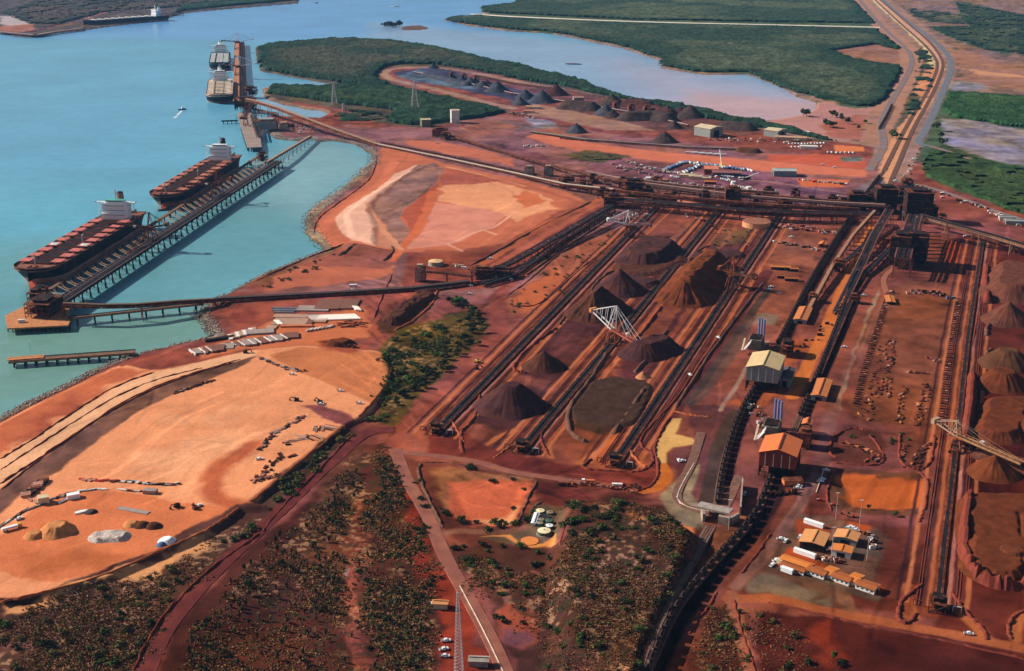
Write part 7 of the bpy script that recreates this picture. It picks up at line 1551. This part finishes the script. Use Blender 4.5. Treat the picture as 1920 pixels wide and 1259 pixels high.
def stuffset(name, P, n, m, kind, smin, smax, seed, pts=None, hs=1.0):
    r = np.random.RandomState(seed); X, Y = inside(P, n, r) if pts is None else pts; 
    dens = fbm(X, Y, 38, 3)+(.35 if kind == 'tuft' else .12)*(r.uniform(size=len(X))-.5); k = dens > (.45 if kind == 'tuft' else .53); X, Y = X[k], Y[k]; Z = height(X, Y); V = []; F = []; base = 0
    tm = [np.array(clump(r, *({'tuft': (.55, .5, 5, .36), 'bush': (1.7, 1.6, 46, .42), 'pine': (1.1, 5.0, 50, .45)}[kind]))[0]) for _ in range(8)]
    for i in range(len(X)):
        t = tm[i % 8]; a = r.uniform(0, 6.28); s = r.uniform(smin, smax); c, q = math.cos(a)*s, math.sin(a)*s
        W_ = np.stack([t[:, 0]*c-t[:, 1]*q+X[i], t[:, 0]*q+t[:, 1]*c+Y[i], t[:, 2]*s*hs+Z[i]], 1); V.append(W_)
    if not V: return
    V = np.concatenate(V); F = np.arange(len(V)).reshape(-1, 4)
    return tag(npmesh(name, V, F, m, smooth=False), kind='stuff')
ZL_ = [(-60,1180),(0,1165),(100,1112),(250,1082),(370,1030),(440,980),(515,952),(470,1000),(400,1062),(340,1118),(285,1180),(245,1290),(-60,1290)]
ZM_ = [(490,940),(560,885),(640,815),(662,822),(638,842),(590,886),(535,944)]
ZP_ = [(330,1290),(352,1190),(450,1085),(560,975),(625,900),(655,880),(652,960),(640,1120),(650,1290)]
ZC_ = [(700,838),(735,838),(748,900),(760,960),(800,1040),(812,1150),(832,1290),(690,1290),(675,1160),(682,1040),(690,940)]
ZH_ = [(1062,948),(1150,934),(1240,948),(1302,990),(1296,1040),(1255,1120),(1222,1195),(1195,1290),(980,1290),(1010,1210),(1010,1150),(945,1110),(925,1060),(880,1075),(852,1020),(960,1035),(1050,1036)]
ZG_ = [(715,652),(760,615),(830,598),(850,620),(840,650),(760,750),(740,790),(700,785),(695,770),(735,715)]
for nm, P, n, m, k, a, b in (('scrub_ground_cover', ZL_, 10000, L_brn, 'tuft', .6, 1.6), ('green_scrub_cover', ZL_, 800, L_olive, 'bush', .35, .9), ('heath_ground_cover', ZH_, 12000, L_brn, 'tuft', .6, 1.5), ('green_scrub_cover', ZH_, 900, L_olive, 'bush', .35, .9), ('scrub_ground_cover', ZC_, 6500, L_brn, 'tuft', .7, 1.7), ('dense_scrub_cover', ZC_, 1000, L_olive, 'bush', .3, .9),
    ('dark_scrub_cover', ZC_, 420, L_dark, 'bush', .5, 1.2), ('scrub_ground_cover', ZP_, 9000, L_brn, 'tuft', .6, 1.5), ('green_scrub_cover', ZP_, 600, L_olive, 'bush', .4, 1.0), ('young_tree_cover', ZP_, 360, L_dark, 'pine', .5, .9), ('green_scrub_cover', ZG_, 900, L_green, 'bush', .5, 1.3), ('green_scrub_cover', ZM_, 420, L_olive, 'bush', .6, 1.3),
    ('scrub_ground_cover', [(1325,1150),(1372,1130),(1382,1190),(1412,1290),(1300,1290)], 900, L_brn, 'tuft', .6, 1.5), ('scrub_ground_cover', [(1400,1145),(1500,1165),(1560,1210),(1540,1290),(1430,1290)], 900, L_brn, 'tuft', .5, 1.3), ('scrub_ground_cover', [(940,575),(1010,515),(1080,462),(1150,432),(1180,442),(1100,525),(1000,600)], 350, L_brn, 'tuft', .7, 1.6)):
    stuffset(nm, P, n, m, k, a, b, len(nm)+n)
plantset('shrub', ZL_, 70, [L_green, L_olive, L_olive, L_dark], 'shrub', 'shrub', 'shrub from the left between sand pad and haul road', 'shrubs left of the haul road', .6, 1.9, 1)
plantset('shrub', ZM_, 34, [L_green, L_olive], 'shrub', 'shrub', 'shrub from the left in the strip under the sand pad wall', 'shrubs under the sand pad wall', .9, 1.9, 2)
plantset('shrub', ZH_, 95, [L_green, L_olive, L_green, L_dark], 'shrub', 'shrub', 'shrub from the left on the scrub hill beside the railway', 'shrubs on the scrub hill', .6, 1.7, 3)
plantset('shrub', [(850,1020),(960,1035),(1050,1036),(1060,950),(1150,935),(1200,945),(1150,1000),(1050,1060),(960,1060),(880,1075)], 40, [L_green, L_dark], 'shrub', 'shrub', 'shrub from the left along the upper edge of the scrub hill', 'shrubs on the upper hill edge', 1.0, 2.1, 4)
plantset('shrub', ZG_, 46, [L_green, L_green, L_brt, L_olive], 'shrub', 'shrub', 'shrub from the left in the green belt beside the sand pad', 'shrubs of the green belt', 1.0, 2.2, 5)
plantset('pine', ZP_, 190, [L_dark, L_dark, L_olive], 'young_tree', 'tree', 'narrow dark young tree from the left in the red plantation', 'young trees of the plantation', .55, 1.05, 6)
plantset('pine', ZC_, 70, [L_dark, L_olive], 'slender_tree', 'tree', 'slender tree from the left in the dense strip beside the sealed road', 'slender trees of the dense strip', .55, .95, 7)
r = np.random.RandomState(9); P = [G(*p) for p in ((868,566),(893,585),(908,605),(905,628),(880,655),(850,680),(818,705),(790,735),(768,757))]; tt = plen(P); X = []; Y = []
for i in range(66): p, h = along(P, tt*(i+.5)/66); X.append(p.x-7+r.normal()*5.5-(4 if i % 3 else 0)); Y.append(p.y+r.normal()*4)
plantset('tree', None, 0, [L_dark, L_dark, L_olive], 'belt_tree', 'tree', 'dark tree from the left in the curving belt beside the haul road', 'trees of the curving belt', .65, 1.1, 8, (np.array(X), np.array(Y)))
P = [G(*p) for p in ((870,655),(838,668),(800,700),(745,755),(735,790))]
plantset('big', None, 0, [L_brt], 'bright_green_tree', 'tree', 'large bright green tree at the head of the tree belt', None, .8, .8, 9, tuple(np.array([c]) for c in G(862,572)[:2]))
plantset('shrub', [(940,575),(1010,515),(1080,462),(1150,432),(1180,442),(1100,525),(1000,600)], 40, [L_green, L_olive], 'bench_shrub', 'shrub', 'shrub from the left on the orange bench above the left yard conveyor', 'shrubs on the orange bench', .6, 1.5, 10)
plantset('low', [(1340,432),(1430,430),(1440,450),(1400,460),(1330,470)], 22, [L_green], 'lane_shrub', 'shrub', 'shrub from the left at the back of the third yard lane', 'shrubs at the back of the third lane', .8, 1.6, 11)
plantset('shrub', [(785,868),(860,872),(1005,896),(1000,940),(975,985),(870,1000),(825,985),(790,890),(820,950),(860,975),(950,985),(985,915),(990,903),(860,885),(800,885)], 26, [L_green, L_dark], 'pond_shrub', 'shrub', 'shrub from the left around the orange pond', 'shrubs around the orange pond', .8, 1.7, 12)
plantset('shrub', [(1320,1150),(1375,1135),(1412,1290),(1300,1290)], 16, [L_olive, L_green], 'verge_shrub', 'shrub', 'shrub from the left on the verge right of the railway', 'shrubs right of the railway', .7, 1.5, 13)
plantset('shrub', [(1400,1145),(1500,1165),(1600,1250),(1430,1290)], 12, [L_olive, L_dark], 'corner_shrub', 'shrub', 'shrub from the left at the bottom right road corner', 'shrubs at the bottom right corner', .7, 1.5, 14)
plantset('shrub', [(485,545),(530,515),(600,480),(640,466),(600,500),(530,530)], 26, [L_olive], 'shore_shrub', 'shrub', 'shrub from the left along the shore bank by the long dark conveyor', 'shrubs on the shore bank', .6, 1.4, 15)
plantset('shrub', [(1560,805),(1640,820),(1745,815),(1740,840),(1600,830)], 6, [L_green], 'pen_shrub', 'shrub', 'shrub from the left by the scrap pens', 'shrubs by the scrap pens', .8, 1.4, 16)
plantset('tree', None, 0, [L_green], 'lone_tree', 'tree', 'small green tree from the left standing in the right-hand yards', 'lone trees in the right-hand yards', .5, .7, 17, tuple(np.array(a) for a in zip(*[G(*p)[:2] for p in ((1679,968),(1473,508),(1563,1238),(1787,508),(1778,512),(1795,510),(1628,955))])))
mud = [(1506,218),(1512,219),(1560,220),(1568,222),(1578,227),(1590,233),(1548,238),(1556,240),(1562,240),(1610,243),(1622,232),(1755,246),(1764,259),(1766,275),(1673,259),(1680,261)]
plantset('tree', None, 0, [L_green, L_dark], 'mudflat_mangrove', 'tree', 'mangrove tree from the left standing alone on the mudflats', 'lone mangroves on the mudflats', 1.2, 2.2, 18, tuple(np.array(a) for a in zip(*[G(*p)[:2] for p in mud])))
isl = [(722,52),(727,53),(731,54),(738,53),(743,53),(748,53)]
plantset('tree', None, 0, [L_dark], 'islet_mangrove', 'tree', 'mangrove crown from the left on the islet beside the sandbar', 'mangroves on the islet', 2.6, 3.4, 19, tuple(np.array(a) for a in zip(*[G(*p)[:2] for p in isl])))
# mangrove forests: lumpy canopies with their own thickness
M_mang = tint_mat('mangrove_canopy', .02, .09, .3, .45, .9)
def canopy(name, P, hgt, c1, c2, stp=1.3, vst=.8, thin=0.0):
    W_ = W(P); us = [p[0] for p in P]; vs = [p[1] for p in P]
    v = np.arange(max(vs)+2, min(vs)-2, -vst)-629.5; u = np.arange(min(us)-3, max(us)+3, stp)-960
    zd = FPX*SP+v*CP; X = (u[None, :]*(HC/zd)[:, None]).ravel(); Y = np.repeat(((FPX*CP-v*SP)*HC/zd)[:, None], len(u), 1).ravel()
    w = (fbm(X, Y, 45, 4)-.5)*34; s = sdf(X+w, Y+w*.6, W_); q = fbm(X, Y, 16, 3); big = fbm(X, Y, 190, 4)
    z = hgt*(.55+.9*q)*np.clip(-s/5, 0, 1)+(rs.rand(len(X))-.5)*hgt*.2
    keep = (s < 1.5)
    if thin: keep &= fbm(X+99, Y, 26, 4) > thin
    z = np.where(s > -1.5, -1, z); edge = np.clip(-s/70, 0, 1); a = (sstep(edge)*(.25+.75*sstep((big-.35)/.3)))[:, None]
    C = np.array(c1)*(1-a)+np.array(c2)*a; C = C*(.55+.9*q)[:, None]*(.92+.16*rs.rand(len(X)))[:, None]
    F = grid_faces(len(v), len(u), keep)
    if len(F) == 0: return
    us_ = np.unique(F); mp = np.full(len(X), -1); mp[us_] = np.arange(len(us_))
    o = npmesh(name, np.stack([X, Y, z], 1)[us_], mp[F], M_mang, C[us_], smooth=False); return tag(o, kind='stuff')
GD, GL = (.017, .04, .024), (.068, .082, .045)
canopy('mangrove_forest', [(483,92),(500,84),(580,77),(630,73),(730,77),(780,85),(850,97),(900,110),(960,121),(1040,140),(1080,149),(1120,163),(1160,179),(1200,190),(1250,193),(1300,203),(1360,218),(1430,231),(1500,246),(1565,263),(1590,266),(1540,262),(1440,244),(1330,223),(1200,193),(1080,167),(980,150),(900,134),(830,122),(760,120),(722,125),(704,140),(712,154),(735,160),(690,163),(640,156),(600,150),(520,136),(493,130),(486,112)], 7, GD, (.06, .06, .038))
canopy('mangrove_forest', [(498,170),(510,161),(600,164),(645,160),(720,162),(745,164),(840,186),(952,211),(900,222),(862,226),(790,237),(740,232),(720,226),(738,214),(722,206),(640,194),(560,183),(500,176)], 7, GD, (.04, .065, .026))
canopy('clearing_scrub', [(612,208),(660,206),(720,214),(735,221),(700,228),(640,228),(618,220)], 4, GD, (.06, .06, .03), thin=.45)
canopy('mangrove_forest', [(834,37),(852,32),(900,30),(960,36),(1200,46),(1440,50),(1645,57),(1690,95),(1640,84),(1560,96),(1600,112),(1690,126),(1690,140),(1660,184),(1640,200),(1600,200),(1530,183),(1480,170),(1440,150),(1400,136),(1320,137),(1240,124),(1238,112),(1170,88),(1100,73),(1030,60),(960,56),(880,46)], 6, GD, GL, 1.5, .8)
canopy('mangrove_forest', [(905,24),(902,13),(960,7),(990,-6),(1300,-8),(1590,-8),(1643,45),(1440,42),(1200,38),(960,27)], 6, GD, (.075,.09,.045), 1.6, .7)
canopy('mangrove_forest', [(1776,176),(1830,176),(1980,190),(1980,246),(1900,237),(1790,221),(1764,205)], 6, (.022,.06,.02), (.05,.09,.03))
canopy('mangrove_scrub', [(1726,302),(1740,286),(1770,283),(1860,305),(1980,332),(1980,412),(1920,402),(1860,380),(1790,352),(1740,330)], 3.5, (.03,.06,.02), (.09,.09,.035), thin=.34)
canopy('marsh_scrub', [(1790,5),(1920,28),(1990,60),(1990,106),(1900,86),(1820,56)], 4, GD, (.07,.08,.04), 1.6, .7, .38)
canopy('marsh_scrub', [(1742,52),(1840,49),(1920,59),(1930,104),(1850,94),(1790,74)], 4, GD, (.07,.08,.04), 1.6, .7, .3)
canopy('marsh_scrub', [(1715,94),(1735,84),(1752,116),(1748,160),(1715,215),(1690,235),(1712,160),(1722,120)], 2.5, GD, (.08,.07,.04), thin=.5)
canopy('marsh_scrub', [(1690,12),(1760,22),(1860,38),(1900,48),(1780,46),(1720,36)], 3, GD, (.07,.08,.05), 1.6, .7, .45)
canopy('distant_scrub', [(0,24),(70,0),(250,-8),(330,-8),(400,4),(330,14),(190,24),(110,46),(55,45)], 5, (.03,.04,.035), (.08,.06,.05), 1.5, .7, .35)
canopy('distant_mangroves', [(322,27),(345,21),(420,13),(480,8),(557,1),(540,-7),(420,2),(340,13)], 8, (.018,.045,.03), (.03,.05,.03), 1.3, .6)
canopy('roadside_scrub', [(1060,290),(1100,283),(1180,293),(1150,307),(1080,301)], 1.4, (.06,.05,.022), (.12,.085,.04), thin=.5)
# rock armour on the shores
def armour(P, n, w, seed):
    r = np.random.RandomState(seed); L = [Vector((*g0(*p), 0)) for p in P]; tot = plen(L); V = []; F = []
    for i in range(n):
        p, h = along(L, r.uniform(0, tot-.1)); q = r.uniform(-.25, 1)*w; x = p.x-math.sin(h)*q; y = p.y+math.cos(h)*q; z = hz(x, y) if i % 4 == 0 else None
        z = z if z is not None else zl; zl = z
        if z < -5 : continue
        s = r.uniform(.5, 1.35); k = len(V); c = Vector((x, y, z+.2*s))
        for dx in (-1, 1):
            for dy in (-1, 1):
                for dz in (-1, 1): V.append(c+Vector((dx*r.uniform(.5, 1), dy*r.uniform(.5, 1), dz*r.uniform(.4, .9)))*s*.6)
        F += [(k, k+1, k+3, k+2), (k+4, k+6, k+7, k+5), (k, k+4, k+5, k+1), (k+2, k+3, k+7, k+6), (k, k+2, k+6, k+4), (k+1, k+5, k+7, k+3)]
    return tag(npmesh('rock_armour', np.array([tuple(v) for v in V]), F, mat('armour_rock', (.26, .19, .15), .9, .4, .7, 0, (.42,.33,.27), .5), smooth=False), kind='stuff')
armour([(-40,800),(0,781),(60,749),(120,722),(165,698),(210,678),(255,662)], 1500, -9, 1)
armour([(262,661),(300,652),(345,641),(386,632),(394,625)], 350, -5, 2)
armour([(398,628),(386,617),(378,602),(370,594),(362,592),(368,582),(380,573),(400,562)], 1300, -16, 3)
armour([(400,560),(440,542),(480,519),(540,494),(605,468)], 900, -6, 4)
armour([(605,468),(590,455),(575,435),(568,420),(574,402),(600,380),(640,350),(672,325),(692,305),(694,290),(682,275),(655,266),(620,262),(590,264)], 3000, -20, 5)
armour([(590,264),(580,258),(560,263),(540,262),(515,258),(505,245),(497,232),(496,222)], 900, -22, 6)
